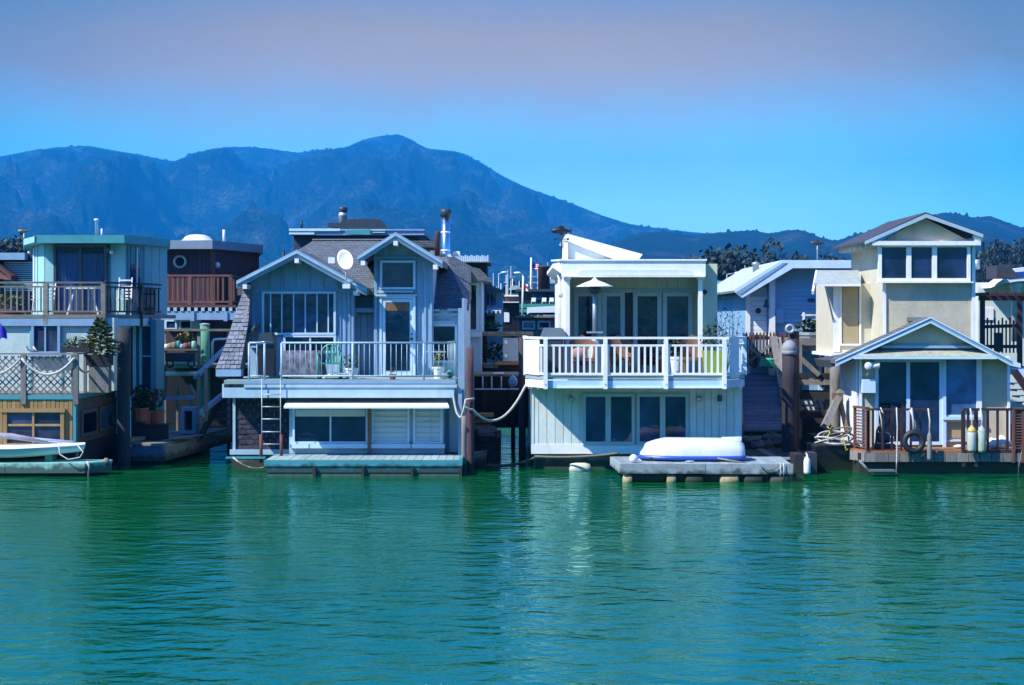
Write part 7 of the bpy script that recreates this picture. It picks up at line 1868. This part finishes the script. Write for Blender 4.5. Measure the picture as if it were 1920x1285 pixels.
    t = thing('cafe_table', 'pale cafe table and its crossed legs behind upper balusters', 'table', (X(155, 48.2), 48.2, zu))
    B('top', PLASTIC, t, X(128, 48.2), X(184, 48.2), 47.95, 48.5, zu + 0.68, zu + 0.72)
    for a, c in ((126, 140), (184, 172)): BAR('leg', PLASTIC, t, q3(a, 590, 48.2) + Vector((0, 0, 0.0)), (X(c, 48.2), 48.2, zu + 0.68), 0.04, 0.04)
    t = thing('deck_lounger', 'white metal chair behind upper balusters left of door', 'chair', (X(80, 48.3), 48.3, zu), 'deck chairs')
    for k in range(5): BAR('slat', PLASTIC, t, (X(62, 48.3), 48.1 + 0.07*k, zu + 0.40 + 0.09*k), (X(104, 48.3), 48.1 + 0.07*k, zu + 0.40 + 0.09*k), 0.05, 0.02)
    for px in (64, 102): TUBE('leg', PLASTIC, t, [(X(px, 48.3), 48.1, zu), (X(px, 48.3), 48.45, zu + 0.85)], 0.02)
    t = thing('barrel', 'half whiskey barrel by the slanted corner of upper deck', 'barrel', (X(278, 50.3), 50.3, zu), 'barrels on the cyan upper deck')
    MB().lathe([(0.26, zu), (0.33, zu + 0.35), (0.30, zu + 0.72), (0.27, zu + 0.72)], (X(272, 50.6), 50.6, 0), 14).build('staves', GREYWV, t, True)
    for z_ in (0.15, 0.55): MB().lathe([(0.325, zu + z_), (0.325, zu + z_ + 0.05)], (X(272, 50.6), 50.6, 0), 14).build('hoop', CHARCOAL, t, True)
    t = thing('ladder_chair', 'white slatted chair behind the dark slanted railing', 'chair', (X(232, 49), 49, zu), 'deck chairs')
    x = X(236, 49.0)
    for k in range(6): BAR('slat', PLASTIC, t, (x - 0.16, 48.98, zu + 0.5 + 0.085*k), (x + 0.16, 48.98, zu + 0.5 + 0.085*k), 0.02, 0.04)
    for sx in (-1, 1): BAR('leg', PLASTIC, t, (x + sx*0.17, 48.8, zu), (x + sx*0.17, 49.0, zu + 1.0), 0.03, 0.03)
    B('seat', PLASTIC, t, x - 0.18, x + 0.18, 48.6, 48.97, zu + 0.40, zu + 0.44)
    # flowers and terracotta pots under the side windows
    for i, (px, D, z, m, fl, lb) in enumerate(((272, 49.0, Z(795, 49), LEAF, FLOWER, 'white-flowered plant against the tall cyan window'), (262, 48.8, Z(790, 48.8), LEAFDK, None, 'dark leafy plant behind the creosote piling'),
                                (292, 49.1, Z(795, 49), LEAF, REDCLOTH, 'terracotta pot at the foot of the cyan corner post'))):
        potted('potted_plant', lb, px, D, z, 0.95, 0.55, m, TERRA, fl, 'pots beside the cyan house', 110, seed=40 + i, poth=0.38)
    B_ = thing('pot_shelf', 'dark low platform holding pots beside the cyan house', 'platform', (X(280, 49.1), 49.1, 0))
    B('top', DARKW, B_, X(250, 49), X(318, 49), 48.75, 49.4, Z(797, 49), Z(795, 49) - 0.002)
    B('front', DARKW, B_, X(250, 49), X(318, 49), 48.8, 48.9, 0.1, Z(797, 49) - 0.002)
cyan_house_props()

def gap_clutter():
    # pier stretch between cyan and slate houses: shelves, boxes, rails
    D = 55.5
    t = thing('pier', 'cluttered pier stretch before the maroon house', 'pier', (X(350, D), D, 0))
    B('deck', GREYW, t, X(300, D), X(470, D), D, D + 2.2, Z(690, D), Z(684, D))
    TUBE('white_pipe', WHITE, t, [q3(311, 701, D - 0.1), q3(378, 701, D - 0.1)], 0.07, 8)
    BAR('rail', GREYW, t, q3(306, 619, D), q3(430, 619, D), 0.06, 0.07)
    BAR('shelf', GREYW, t, q3(306, 657, D), q3(372, 656, D), 0.4, 0.06)
    for px in (308, 372, 428): B('post', GREYWV, t, X(px - 3, D), X(px + 3, D), D + 0.05, D + 0.15, -0.5, Z(617, D))
    B('back_shade_sheet', BLACK, t, X(300, 57.6), X(470, 57.6), 57.5, 57.6, 0.3, Z(690, 57.6))  # black sheet painting the dark shade below the pier deck
    for px in (330, 356): B('lower_post', GREYWV, t, X(px - 2, D), X(px + 2, D), D + 0.2, D + 0.3, 0.4, Z(728, D))
    TUBE('pipe_rail', WHITE, t, [q3(398, 676, 53.5), q3(398, 643, 53.5), q3(401, 637, 53.5), q3(412, 636, 53.5), q3(432, 636, 53.6)], 0.035, 8)
    BAR('low_beam', SLATETRIM, t, q3(302, 748, 53), q3(364, 745, 53), 0.15, 0.10)
    b = thing('wooden_bench', 'pale green box bench on the pier before the maroon house', 'bench', (X(340, D), D - 0.3, Z(690, D)))
    B('seat', SEAFOAM, b, X(314, 55.1), X(362, 55.1), 54.9, 55.4, Z(690, 55.1), Z(682, 55.1))
    B('back', SEAFOAM, b, X(320, 55.1), X(364, 55.1), 55.41, 55.5, Z(690, 55.1), Z(676, 55.1))
    rng = random.Random(77)
    cols = [PLASTIC, GOLD, GREYW, TEAL, CURTAIN, TERRA, CHARCOAL, SEAFOAM]
    names = ['white', 'golden', 'grey', 'teal', 'blue', 'terracotta', 'charcoal', 'seafoam']
    for k in range(8):
        px = 313 + 7.3*k; w = 0.10 + 0.02*(k % 3); hh = 0.14 + 0.09*((k*5) % 4)/3
        z = Z(655, D) + 0.02
        b = MB().lathe([(w*0.6, 0), (w*0.75, hh*0.4), (w*0.6, hh*0.9), (w*0.45, hh)], (X(px, D), D - 0.05, z), 8)
        tag(b.build('jar', cols[k], smooth=True), f'small {names[k]} jar on the cluttered grey pier shelf', 'jar', 'jars on the pier shelf')
    t = thing('wheel_cart', 'dark hand cart under the pier shelf before maroon house', 'cart', (X(345, 54.4), 54.4, Z(684, D)))
    t2 = thing('crate', 'blue-framed open crate on the timber walkway', 'crate', (X(354, 51.5), 51.5, 0.57))
    f = ring(X(340, 51.5), X(368, 51.5), 0.58, Z(764, 51.5), 0.10, 51.4, 52.0).build('box', SLATETRIM, t2)
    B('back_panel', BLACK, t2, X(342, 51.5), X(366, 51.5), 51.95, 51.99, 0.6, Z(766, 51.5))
    B('tray', CHARCOAL, t, X(312, 54.4), X(368, 54.4), 54.2, 54.8, Z(678, 54.4), Z(662, 54.4))
    for px in (320, 360): MB().torus((X(px, 54.3), 54.15, Z(682, 54.3)), 0.10, 0.03, 'y', 14, 6).build('wheel', RUBBER, t, True, fix=True)
    potted('potted_plant', 'dry ochre grass in a low pot on the pier shelf end', 346, 55.9, Z(655, D), 0.55, 0.5, LEAFY, TERRA, FLOWERO, 'tubs and pots on the piers', 60, seed=51, poth=0.25)
gap_clutter()
# ================================================================== boats, flags, masts and lamps far behind the gaps
def back_boats():
    D = 88.0
    t = thing('workboat', 'dark wheelhouse boat with green deck and white canopy behind the gap', 'boat', (X(1010, D), D, 0), 'boats moored in the back basin')
    B('wheelhouse', BLACK, t, X(972, D), X(1062, D), D + 2, D + 7, Z(590, D), Z(546, D))
    B('wheelhouse_roof', CHARCOAL, t, X(968, D), X(1066, D), D + 1.8, D + 7.2, Z(546, D) + 0.002, Z(541, D))
    for a, b in ((998, 1019), (1023, 1031), (1048, 1058)): B('pane', GLASSB, t, X(a, D + 2), X(b, D + 2), D + 1.95, D + 1.99, Z(562, D), Z(549, D))
    B('deck_house', GREENPL, t, X(964, D), X(1062, D), D, D + 1.9, Z(578, D), Z(570, D))
    B('fender_bar', GREENPL, t, X(964, D), X(988, D), D - 0.3, D - 0.002, Z(586, D), Z(580, D))
    MB().prism([(X(988, D), Z(590, D)), (X(988, D), Z(577, D)), (X(1062, D), Z(573, D)), (X(1062, D), Z(586, D)), (X(992, D), Z(587, D))], D - 2.0, D - 0.1).build('canopy', PLASTIC, t)
    B('cabin', CHARCOAL, t, X(972, D), X(1060, D), D - 1.5, D - 0.4, 0.6, Z(592, D))
    B('hull', BLACK, t, X(960, D), X(1066, D), D - 1.6, D + 8, -0.4, 1.0)
    for a in (996, 1016, 1030):
        c = thing('deck_chair', {996: 'white deck chair nearest the green prow on the workboat', 1016: 'white deck chair in the middle on the workboat', 1030: 'white deck chair farthest right on the workboat'}[a], 'chair', (X(a, D), D + 1, Z(570, D)), 'deck chairs on the workboat')
        B('seat', PLASTIC, c, X(a, D), X(a + 8, D), D + 0.3, D + 0.9, Z(566, D), Z(564, D))
        B('back', PLASTIC, c, X(a + 1, D), X(a + 9, D), D + 0.91, D + 1.0, Z(566, D), Z(558, D))
        for k in (0, 7): B('leg', PLASTIC, c, X(a + k, D), X(a + k + 1, D), D + 0.4, D + 0.5, Z(570, D), Z(566, D) - 0.002)
    MB().lathe([(0.30, Z(546, D + 4)), (0.30, Z(502, D + 4)), (0.34, Z(501, D + 4)), (0.30, Z(499, D + 4))], (X(1020, D + 4), D + 4, 0), 12).build('funnel', PILERED, t, True)
    b = thing('floating_house', 'small grey boxy cabin with two white-framed windows behind the grill', 'house', (X(1000, 72), 72, 0), 'floating houses in the second row')
    B('wall', GREYWV, b, X(972, 72), X(1060, 72), 72, 77, 0.4, Z(596, 72))
    B('roof', GREYW, b, X(968, 72), X(1064, 72), 71.7, 77.2, Z(596, 72) + 0.002, Z(592, 72))
    for a, c in ((979, 1003), (1008, 1032)):
        f = ring(X(a, 72), X(c, 72), Z(618, 72), Z(602, 72), 0.06, 71.9, 71.99).build('window', PALEBLUE, b)
        B('pane', GLASSB, f, X(a + 2, 72), X(c - 2, 72), 71.95, 71.97, Z(616, 72), Z(604, 72))
    # grey cabin with awning at the left of the gap
    D = 70
    b = thing('floating_house', 'weathered cabin with hipped brown roof and striped awning in the gap', 'house', (X(920, D), D, 0), 'floating houses in the second row')
    B('wall', mat('grey_blue_cabin', (0.22, 0.30, 0.36), 0.8, 0.15, 3, 0.1), b, X(895, D), X(942, D), D, D + 5, 0.4, Z(545, D))
    MB().hull([(X(890, D), D - 0.5, Z(546, D)), (X(946, D), D - 0.5, Z(546, D)), (X(946, D), D + 5.5, Z(546, D)), (X(890, D), D + 5.5, Z(546, D))],
              [(X(895, D), D + 1.5, Z(531, D)), (X(915, D), D + 1.5, Z(531, D)), (X(915, D), D + 3.5, Z(531, D)), (X(895, D), D + 3.5, Z(531, D))]).build('roof', BROWNW, b)
    for a, c in ((905, 917), (920, 930)): B('pane', GLASSB, b, X(a, D), X(c, D), D - 0.04, D - 0.003, Z(572, D), Z(552, D))
    MB().hull([(X(897, D), D - 1.2, Z(586, D)), (X(940, D), D - 1.2, Z(586, D)), (X(940, D), D - 0.01, Z(579, D)), (X(897, D), D - 0.01, Z(579, D))],
              [(X(897, D), D - 1.2, Z(584, D)), (X(940, D), D - 1.2, Z(584, D)), (X(940, D), D - 0.01, Z(577, D)), (X(897, D), D - 0.01, Z(577, D))]).build('awning', PLASTIC, b)
    for k in range(11): B('awning_slat', CHARCOAL if k % 2 else PLASTIC, b, X(897 + 4*k, D), X(900 + 4*k, D), D - 1.28, D - 1.21, Z(588, D), Z(583, D))
    B('opening_shade_panel', BLACK, b, X(897, D), X(926, D), D - 0.05, D - 0.004, Z(612, D), Z(593, D))  # black panel painted for the unlit inside of the cabin
    B('side_panel', WHITE, b, X(928, D), X(942, D), D - 0.06, D - 0.003, Z(622, D), Z(588, D))
    potted('potted_plant', 'bright flowers in a box on the gap cabin pier', 921, 69, Z(622, 69), 0.4, 0.8, LEAFY, CHARCOAL, mat('pink_petals', (0.6, 0.3, 0.4)), 'tubs and pots on the piers', 60, seed=61, poth=0.3)
    D = 80
    b = thing('cabin_boat', 'small cruiser with white roof and brown cabin in the gap', 'boat', (X(957, D), D, 0), 'boats moored in the back basin')
    B('roof', PLASTIC, b, X(946, D), X(972, D), D, D + 3, Z(556, D), Z(553, D))
    B('cabin', RUST, b, X(947, D), X(971, D), D + 0.2, D + 2.8, Z(566, D), Z(556, D) - 0.002)
    B('upper_deck', PLASTIC, b, X(938, D), X(973, D), D - 0.4, D + 4, Z(568, D), Z(566, D) - 0.002)
    B('lower_cabin', BLACK, b, X(942, D), X(974, D), D, D + 4, 0.8, Z(568, D) - 0.002)
    B('hull', WHITEBLUE, b, X(936, D), X(976, D), D - 0.6, D + 5, -0.4, 0.798)
    B('notice_board', WHITE, b, X(945, D), X(955, D), D - 0.06, D - 0.003, Z(604, D), Z(586, D))
    # rear house with a white picket roof terrace
    D = 68
    b = thing('floating_house', 'dark house with a white picket roof terrace right of chrome chimney', 'house', (X(890, D), D, 0), 'floating houses in the second row')
    B('wall', ROOFDK, b, X(845, D), X(912, D), D + 1.0, D + 5, 0.4, Z(492, D))
    B('terrace', GREYW, b, X(842, D), X(919, D), D + 0.2, D + 5.2, Z(492, D) + 0.002, Z(490, D))
    for k in range(19): B('picket', WHITEBLUE, b, X(850 + 3.5*k, D), X(852.6 + 3.5*k, D), D + 0.3, D + 0.36, Z(491, D), Z(478 + (k % 3), D))
    B('rail', WHITEBLUE, b, X(848, D), X(918, D), D + 0.37, D + 0.42, Z(484, D), Z(482, D))
back_boats()

def far_cabins():
    for k, (px, top, w, D, m, lab) in enumerate(((902, 562, 30, 112, PALEBLUE, 'far pale blue cabin low in the left of the central gap'), (936, 548, 26, 124, BROWNW, 'far brown cabin with flat roof in the central gap'),
                                            (1036, 524, 26, 118, SLATE, 'far slate cabin just left of the white house wall'), (1352, 566, 26, 104, WHITE, 'far white cabin right of the white house'), (966, 536, 22, 132, ROOFDK, 'far dark cabin behind the maple leaf flag'))):
        t = thing('floating_house', lab, 'house', (X(px, D), D, 0), 'far cabins across the basin')
        B('wall', m, t, X(px - w/2, D), X(px + w/2, D), D, D + 5, -0.3, Z(top + 8, D))
        MB().prism([(X(px - w/2 - 3, D), Z(top + 8, D) + 0.003), (X(px + w/2 + 3, D), Z(top + 8, D) + 0.003), (X(px + w/4, D), Z(top, D)), (X(px - w/4, D), Z(top, D))], D - 0.4, D + 5.4).build('roof', ROOFDK if k % 2 else ROOFLT, t)
        for dx in (-0.25, 0.2):
            f = ring(X(px + w*dx - 4, D), X(px + w*dx + 4, D), Z(top + 26, D), Z(top + 14, D), 0.05, D - 0.06, D - 0.003).build('window', WHITEBLUE, t)
            B('pane', GLASSB, f, X(px + w*dx - 3, D), X(px + w*dx + 3, D), D - 0.04, D - 0.02, Z(top + 25, D), Z(top + 15, D))
far_cabins()

def flag(px0, px1, py0, py1, D, kind):
    x0, x1, z0, z1 = X(px0, D), X(px1, D), Z(py1, D), Z(py0, D)
    w, hh = x1 - x0, z1 - z0
    lab = {'us': 'red and white striped flag with blue canton on a pale mast', 'ca': 'drooping red and white maple leaf flag on a slanted staff'}[kind]
    t = thing('flag', lab, 'flag', (x0, D, Z(600, D)), 'flags over the back basin')
    TUBE('staff', PLASTIC, t, [(x0 - 0.05, D, Z(600, D)), (x0, D, z1 + 0.3)], 0.05)
    slope = -0.45 if kind == 'ca' else -0.05
    def patch(u0, u1, v0, v1, m, nm, off=0.0):
        b = MB(); n = 8; vs = []
        for k in range(n + 1):
            u = u0 + (u1 - u0)*k/n; y = D + 0.12*math.sin(u*7) - off
            for v in (v0, v1): vs.append((x0 + w*u, y, z0 + hh*v + w*u*slope))
        b._add(vs, [(2*k, 2*k+2, 2*k+3, 2*k+1) for k in range(n)])
        b._add([(p[0], p[1] + 0.012, p[2]) for p in vs], [(2*k, 2*k+1, 2*k+3, 2*k+2) for k in range(n)])
        b.build(nm, m, t, True)
    if kind == 'us':
        for k in range(7): patch(0, 1, k/7, (k + 1)/7, REDCLOTH if k % 2 == 0 else PLASTIC, 'stripe')
        patch(0, 0.42, 3/7, 1, BLUECLOTH, 'canton', 0.02)
    else:
        patch(0, 0.27, 0, 1, REDCLOTH, 'band'); patch(0.27, 0.73, 0, 1, PLASTIC, 'field'); patch(0.73, 1, 0, 1, REDCLOTH, 'band')
        leaf = [(0, -0.34), (0.03, -0.12), (0.20, -0.16), (0.17, -0.08), (0.32, 0.06), (0.27, 0.10), (0.30, 0.22), (0.18, 0.19), (0.16, 0.24), (0.07, 0.14), (0.10, 0.33), (0.05, 0.30), (0, 0.42)]
        leaf = leaf + [(-a, c) for a, c in leaf[-2:0:-1]]
        c_ = (x0 + w*0.5, z0 + hh*0.5 + w*0.5*slope)
        y_ = D + 0.12*math.sin(3.5) - 0.10
        MB().prism([(c_[0] + a*hh*0.8, c_[1] + c*hh*0.8) for a, c in leaf], y_, y_ + 0.012).build('maple_leaf', REDCLOTH, t, fix=True)
flag(996, 1016, 494, 506, 95, 'us')
flag(981, 994, 530, 543, 86, 'ca')

def mast(px, top, D, spread=None, bot=598, kind='mast'):
    t = thing('sail_mast', f'thin pale sailboat mast ' + {1: 'leftmost in the gap', 2: 'with spreader left of the flag', 3: 'beside the spreader mast in the gap', 4: 'right of the dark funnel', 5: 'beneath the striped flag', 6: 'right of the white house roof edge', 7: 'left half of the ladder-like pair by flag'}[kind], 'mast', (X(px, D), D, 0), 'masts over the back basin')
    TUBE('pole', GALV, t, [(X(px, D), D, 0.0), (X(px, D), D, Z(top, D))], 0.045, 6, 0.025)
    if spread:
        for py in spread: BAR('spreader', GALV, t, (X(px - 7, D), D - 0.1, Z(py, D)), (X(px + 9, D), D - 0.1, Z(py, D)), 0.04, 0.06)
mast(925, 512, 110, None, kind=1); mast(952, 506, 110, None, kind=3); mast(958, 499, 110, (519,), kind=2)
mast(1027, 492, 105, (506,), kind=4); mast(997, 500, 96, (519, 530), kind=7); mast(1008, 506, 96, None, kind=5); mast(1397, 498, 120, None, kind=6)

rm_ = random.Random(8)
for k in range(12):                                            # more rigging, far off
    px = 905 + 11.5*k + rm_.uniform(-3, 3); D = 140 + rm_.uniform(0, 40); top = rm_.uniform(512, 552)
    t = thing('sail_mast', 'thin far mast in the crowded basin behind the central gap', 'mast', (X(px, D), D, 0), 'far masts in the basin')
    TUBE('pole', PLASTIC, t, [(X(px, D), D, 0.0), (X(px, D), D, Z(top, D))], 0.05, 5, 0.03)
    BAR('spreader', PLASTIC, t, (X(px - 4, D), D - 0.08, Z(top + 14, D)), (X(px + 4, D), D - 0.08, Z(top + 14, D)), 0.04, 0.06)
    MB().hull([(X(px - 16, D), D - 1, 0.0), (X(px + 16, D), D - 1, 0.0), (X(px + 16, D), D + 1, 0.0), (X(px - 16, D), D + 1, 0.0)],
              [(X(px - 19, D), D - 1.3, 1.2), (X(px + 22, D), D - 1.3, 1.3), (X(px + 22, D), D + 1.3, 1.3), (X(px - 19, D), D + 1.3, 1.2)]).build('hull', PLASTIC if k % 2 else CHARCOAL, t)

def street_lamp(px, top, D, arm, label):
    t = thing('street_lamp', label, 'street lamp', (X(px, D), D, 0), 'lamps along the back pier')
    TUBE('pole', GALV, t, [(X(px, D), D, 0), (X(px, D), D, Z(top, D))], 0.035, 8, 0.025)
    TUBE('arm', GALV, t, [(X(px, D), D, Z(top + 1, D)), (X(px + arm, D), D, Z(top - 2, D))], 0.025)
    MB().ball((X(px + arm*1.2, D), D, Z(top - 2, D)), (0.20, 0.10, 0.06), 8, 5).build('lamp_head', PLASTIC, t, True)
street_lamp(935, 513, 100, 9, 'street lamp with arm to the right, leftmost in the gap')
street_lamp(980, 514, 90, -8, 'street lamp arm reaching left above the maple leaf flag')
street_lamp(1363, 514, 85, 18, 'tall lamp post right of the white house with long arm')
street_lamp(1384, 532, 110, 10, 'shorter lamp post before the dark trees')

def side_boxes():
    D = 80
    t = thing('shed', 'bright blue ribbed shed right of the white house', 'shed', (X(1348, D), D, 0), 'sheds on the back piers')
    B('wall', SIDINGBLUE, t, X(1330, D), X(1358, D), D, D + 4, 0.4, Z(548, D))
    B('upper', mat('bright_blue_panel', (0.16, 0.42, 0.62), 0.6, 0.1, 3, 0.1), t, X(1338, D), X(1359, D), D - 0.2, D + 3, Z(548, D) + 0.002, Z(527, D))
    for k in range(5): B('rib', SIDINGBLUE, t, X(1340 + 4*k, D), X(1341.2 + 4*k, D), D - 0.26, D - 0.202, Z(548, D), Z(529, D))
    B('ledge', WHITE, t, X(1337, D), X(1360, D), D - 0.5, D - 0.21, Z(552, D), Z(548, D))
    TUBE('white_post', PLASTIC, t, [(X(1341, 60), 60, 0.4), (X(1341, 60), 60, Z(541, 60))], 0.07)
    D = 78
    t = thing('shed', 'dark maroon shed with blue-framed window left of the blue house', 'shed', (X(1383, D), D, 0), 'sheds on the back piers')
    B('wall', MAROON, t, X(1366, D), X(1402, D), D, D + 4, 0.4, Z(572, D))
    MB().ext([(X(1364, D), D - 0.3, Z(573, D)), (X(1404, D), D - 0.3, Z(565, D)), (X(1404, D), D - 0.3, Z(568, D)), (X(1364, D), D - 0.3, Z(576, D))], (0, 4.6, 0)).build('roof', CHARCOAL, t)
    f = ring(X(1372, D), X(1385, D), Z(600, D), Z(579, D), 0.07, D - 0.08, D - 0.003).build('window', CURTAIN, t)
    B('pane', GLASSB, f, X(1374, D), X(1383, D), D - 0.05, D - 0.03, Z(598, D), Z(581, D))
side_boxes()

# ------------------------------------------------------------------ trees on the shore
def tree_mesh(kind, seed):
    rng = random.Random(seed); b = MB()
    if kind == 'round':
        lobes = [(rng.uniform(-0.38, 0.38), rng.uniform(-0.3, 0.3), rng.uniform(0.40, 0.90), rng.uniform(0.14, 0.26)) for _ in range(15)]
        for x, y, z, r in lobes:
            for _ in range(170):
                v = Vector((rng.gauss(0, 1), rng.gauss(0, 1), rng.gauss(0, 1))).normalized() * r * rng.uniform(0.65, 1.08)
                p = Vector((x, y, z)) + Vector((v.x, v.y, v.z*0.75))
                d = Vector((rng.gauss(0, 1), rng.gauss(0, 1), rng.gauss(0, 1))).normalized(); u, w = perp(d); s = rng.uniform(0.022, 0.05)
                b._add([p - d*s, p + u*s*0.8, p + d*s, p - u*s*0.8], [(0, 1, 2, 3)])
    else:
        for k in range(1500):
            f = rng.random()**0.8; r = 0.24*(1 - f)**0.8*rng.uniform(0.55, 1.1) * (0.75 + 0.35*math.sin(f*34)) + 0.01; a = rng.uniform(0, 6.283)
            p = Vector((r*math.cos(a), r*math.sin(a), 0.12 + 0.88*f)); d = Vector((math.cos(a), math.sin(a), rng.uniform(-0.7, 0.1))).normalized(); u, w = perp(d); s = rng.uniform(0.02, 0.045)
            b._add([p - d*s, p + u*s*0.5, p + d*s, p - u*s*0.5], [(0, 1, 2, 3)])
    me = bpy.data.meshes.new('crown'); me.from_pydata(b.v, [], b.f)
    tr = MB(); tr.tube([(0, 0, 0), (0.01, 0, 0.3), (0, 0.01, 0.62)], 0.03, 6, 0.012)
    if kind == 'round':
        for k in range(4): tr.tube([(0.008, 0, 0.28 + 0.05*k), (0.22*math.cos(k*1.7), 0.2*math.sin(k*1.7), 0.58 + 0.05*k)], 0.014, 5, 0.005)
    mt = bpy.data.meshes.new('trunk'); mt.from_pydata(tr.v, [], tr.f); mt.materials.append(DARKW)
    return me, mt
def leafmat(n, c): return mat(n, c, 0.7, 0.45, 0.35, 0.0, rnd=0.35)
TREES = []
for i, (k, c) in enumerate((('round', (0.018, 0.036, 0.026)), ('round', (0.024, 0.044, 0.034)), ('round', (0.030, 0.050, 0.034)), ('cone', (0.014, 0.028, 0.018)), ('cone', (0.018, 0.032, 0.018)))):
    me, mt = tree_mesh(k, 100 + i); me.materials.append(leafmat('tree_leaf_%d' % i, c)); TREES.append((me, mt))
def tree(px, D, z0, h, wid, v, label, group, name='tree'):
    t = thing(name, label, 'tree', (X(px, D), D, z0), group)
    for nm, me in (('crown', TREES[v][0]), ('trunk', TREES[v][1])):
        o = link(nm, me, parent=t, loc=(X(px, D), D, z0)); o.scale = (h*wid, h*wid, h); o.rotation_euler = (0, 0, (px*1.7) % 6.28)
rng = random.Random(55)
for k in range(24):                                            # dark grove right of the white house
    px = 1318 + 5.4*k + rng.uniform(-3, 3); D = 300 + rng.uniform(-40, 60)
    top = (472, 468, 466, 470, 478, 492, 505, 500, 510)[min(8, k//3)] + rng.uniform(-4, 8)
    h = Z(top, D) - 1.5
    tree(px, D, 1.0, h, 0.85, rng.choice((0, 1, 2)), 'dark leafy tree in the grove right of the white house', 'shore grove trees')
tree(1465, 320, 1.0, Z(458, 320) - 1, 0.55, 1, 'lone taller tree rising above the blue house roof', 'shore trees standing alone')
for k, (px, top) in enumerate(((1445, 492), (1490, 496), (1500, 490), (1560, 478), (1580, 484), (1540, 486))):
    tree(px, 330, 1.0, Z(top, 330) - 1, 0.8, k % 3, 'low dark tree just above the blue house roof line', 'trees above the blue house')
for k in range(8):
    px = -20 + 9.5*k; D = 280 + rng.uniform(0, 60); top = (438, 436, 444, 452, 462, 478, 496, 505)[k]
    tree(px, D, 1.0, Z(top, D) - 1, 0.75, rng.choice((0, 1)), 'dark tree in the clump at left edge below the mountain', 'left edge clump trees')
for k in range(60):                                            # wooded slope at the right edge
    f = rng.random(); px = 1826 + 130*rng.random(); D = 380 + 160*f
    top = 516 - 82*f + rng.uniform(-6, 10) - max(0, (px - 1850))*0.05
    if px < 1850: top += (1850 - px)*0.9
    h = 13 + rng.uniform(0, 7); z1 = Z(top, D)
    tree(px, D, z1 - h, h, 0.62, rng.choice((0, 1, 2, 3, 4, 4)), 'tree on the dark wooded slope at the right edge', 'trees on the wooded slope')
# hill under that wooded slope
b = MB(); vs = []; nx, ny = 26, 10
for j in range(ny):
    D = 360 + 25*j
    for i in range(nx):
        px = 1790 + 14*i; f = j/(ny - 1)
        z = (Z(528 - 84*f, D) - 11) * min(1, max(0, (px - 1790)/70)) + 0.5
        vs.append((X(px, D), D, max(z, -1.0)))
b._add(vs, [(j*nx + i, j*nx + i + 1, (j+1)*nx + i + 1, (j+1)*nx + i) for j in range(ny - 1) for i in range(nx - 1)])
tag(b.build('terrain', SHORE, smooth=True), kind='structure')
# low wooded bank closing the basin
for k in range(20):
    px = 890 + 12*k if k < 9 else 1334 + 12.5*(k - 9)
    D = 380 + rng.uniform(0, 90); h = 7 + rng.uniform(0, 5)
    tree(px, D, 1.0, h, 0.95, rng.choice((0, 1, 2)), 'low tree on the far bank behind the basin', 'trees on the far bank')
# ------------------------------------------------------------------ air between here and the mountain
hz = bpy.data.materials.new('blue_air'); hz.use_nodes = True
hn = hz.node_tree; hn.nodes.clear()
pv = hn.nodes.new('ShaderNodeVolumePrincipled')
pv.inputs['Color'].default_value = (0.02, 0.41, 1.0, 1)
pv.inputs['Density'].default_value = 1.6e-4
pv.inputs['Anisotropy'].default_value = 0.0
ho = hn.nodes.new('ShaderNodeOutputMaterial')
hn.links.new(pv.outputs[0], ho.inputs['Volume'])
tag(MB().box(-9500, 9500, -9500, 9400, -3, 830).build('haze', hz), 'pale blue haze in the air before the mountain', 'haze', kind='stuff')
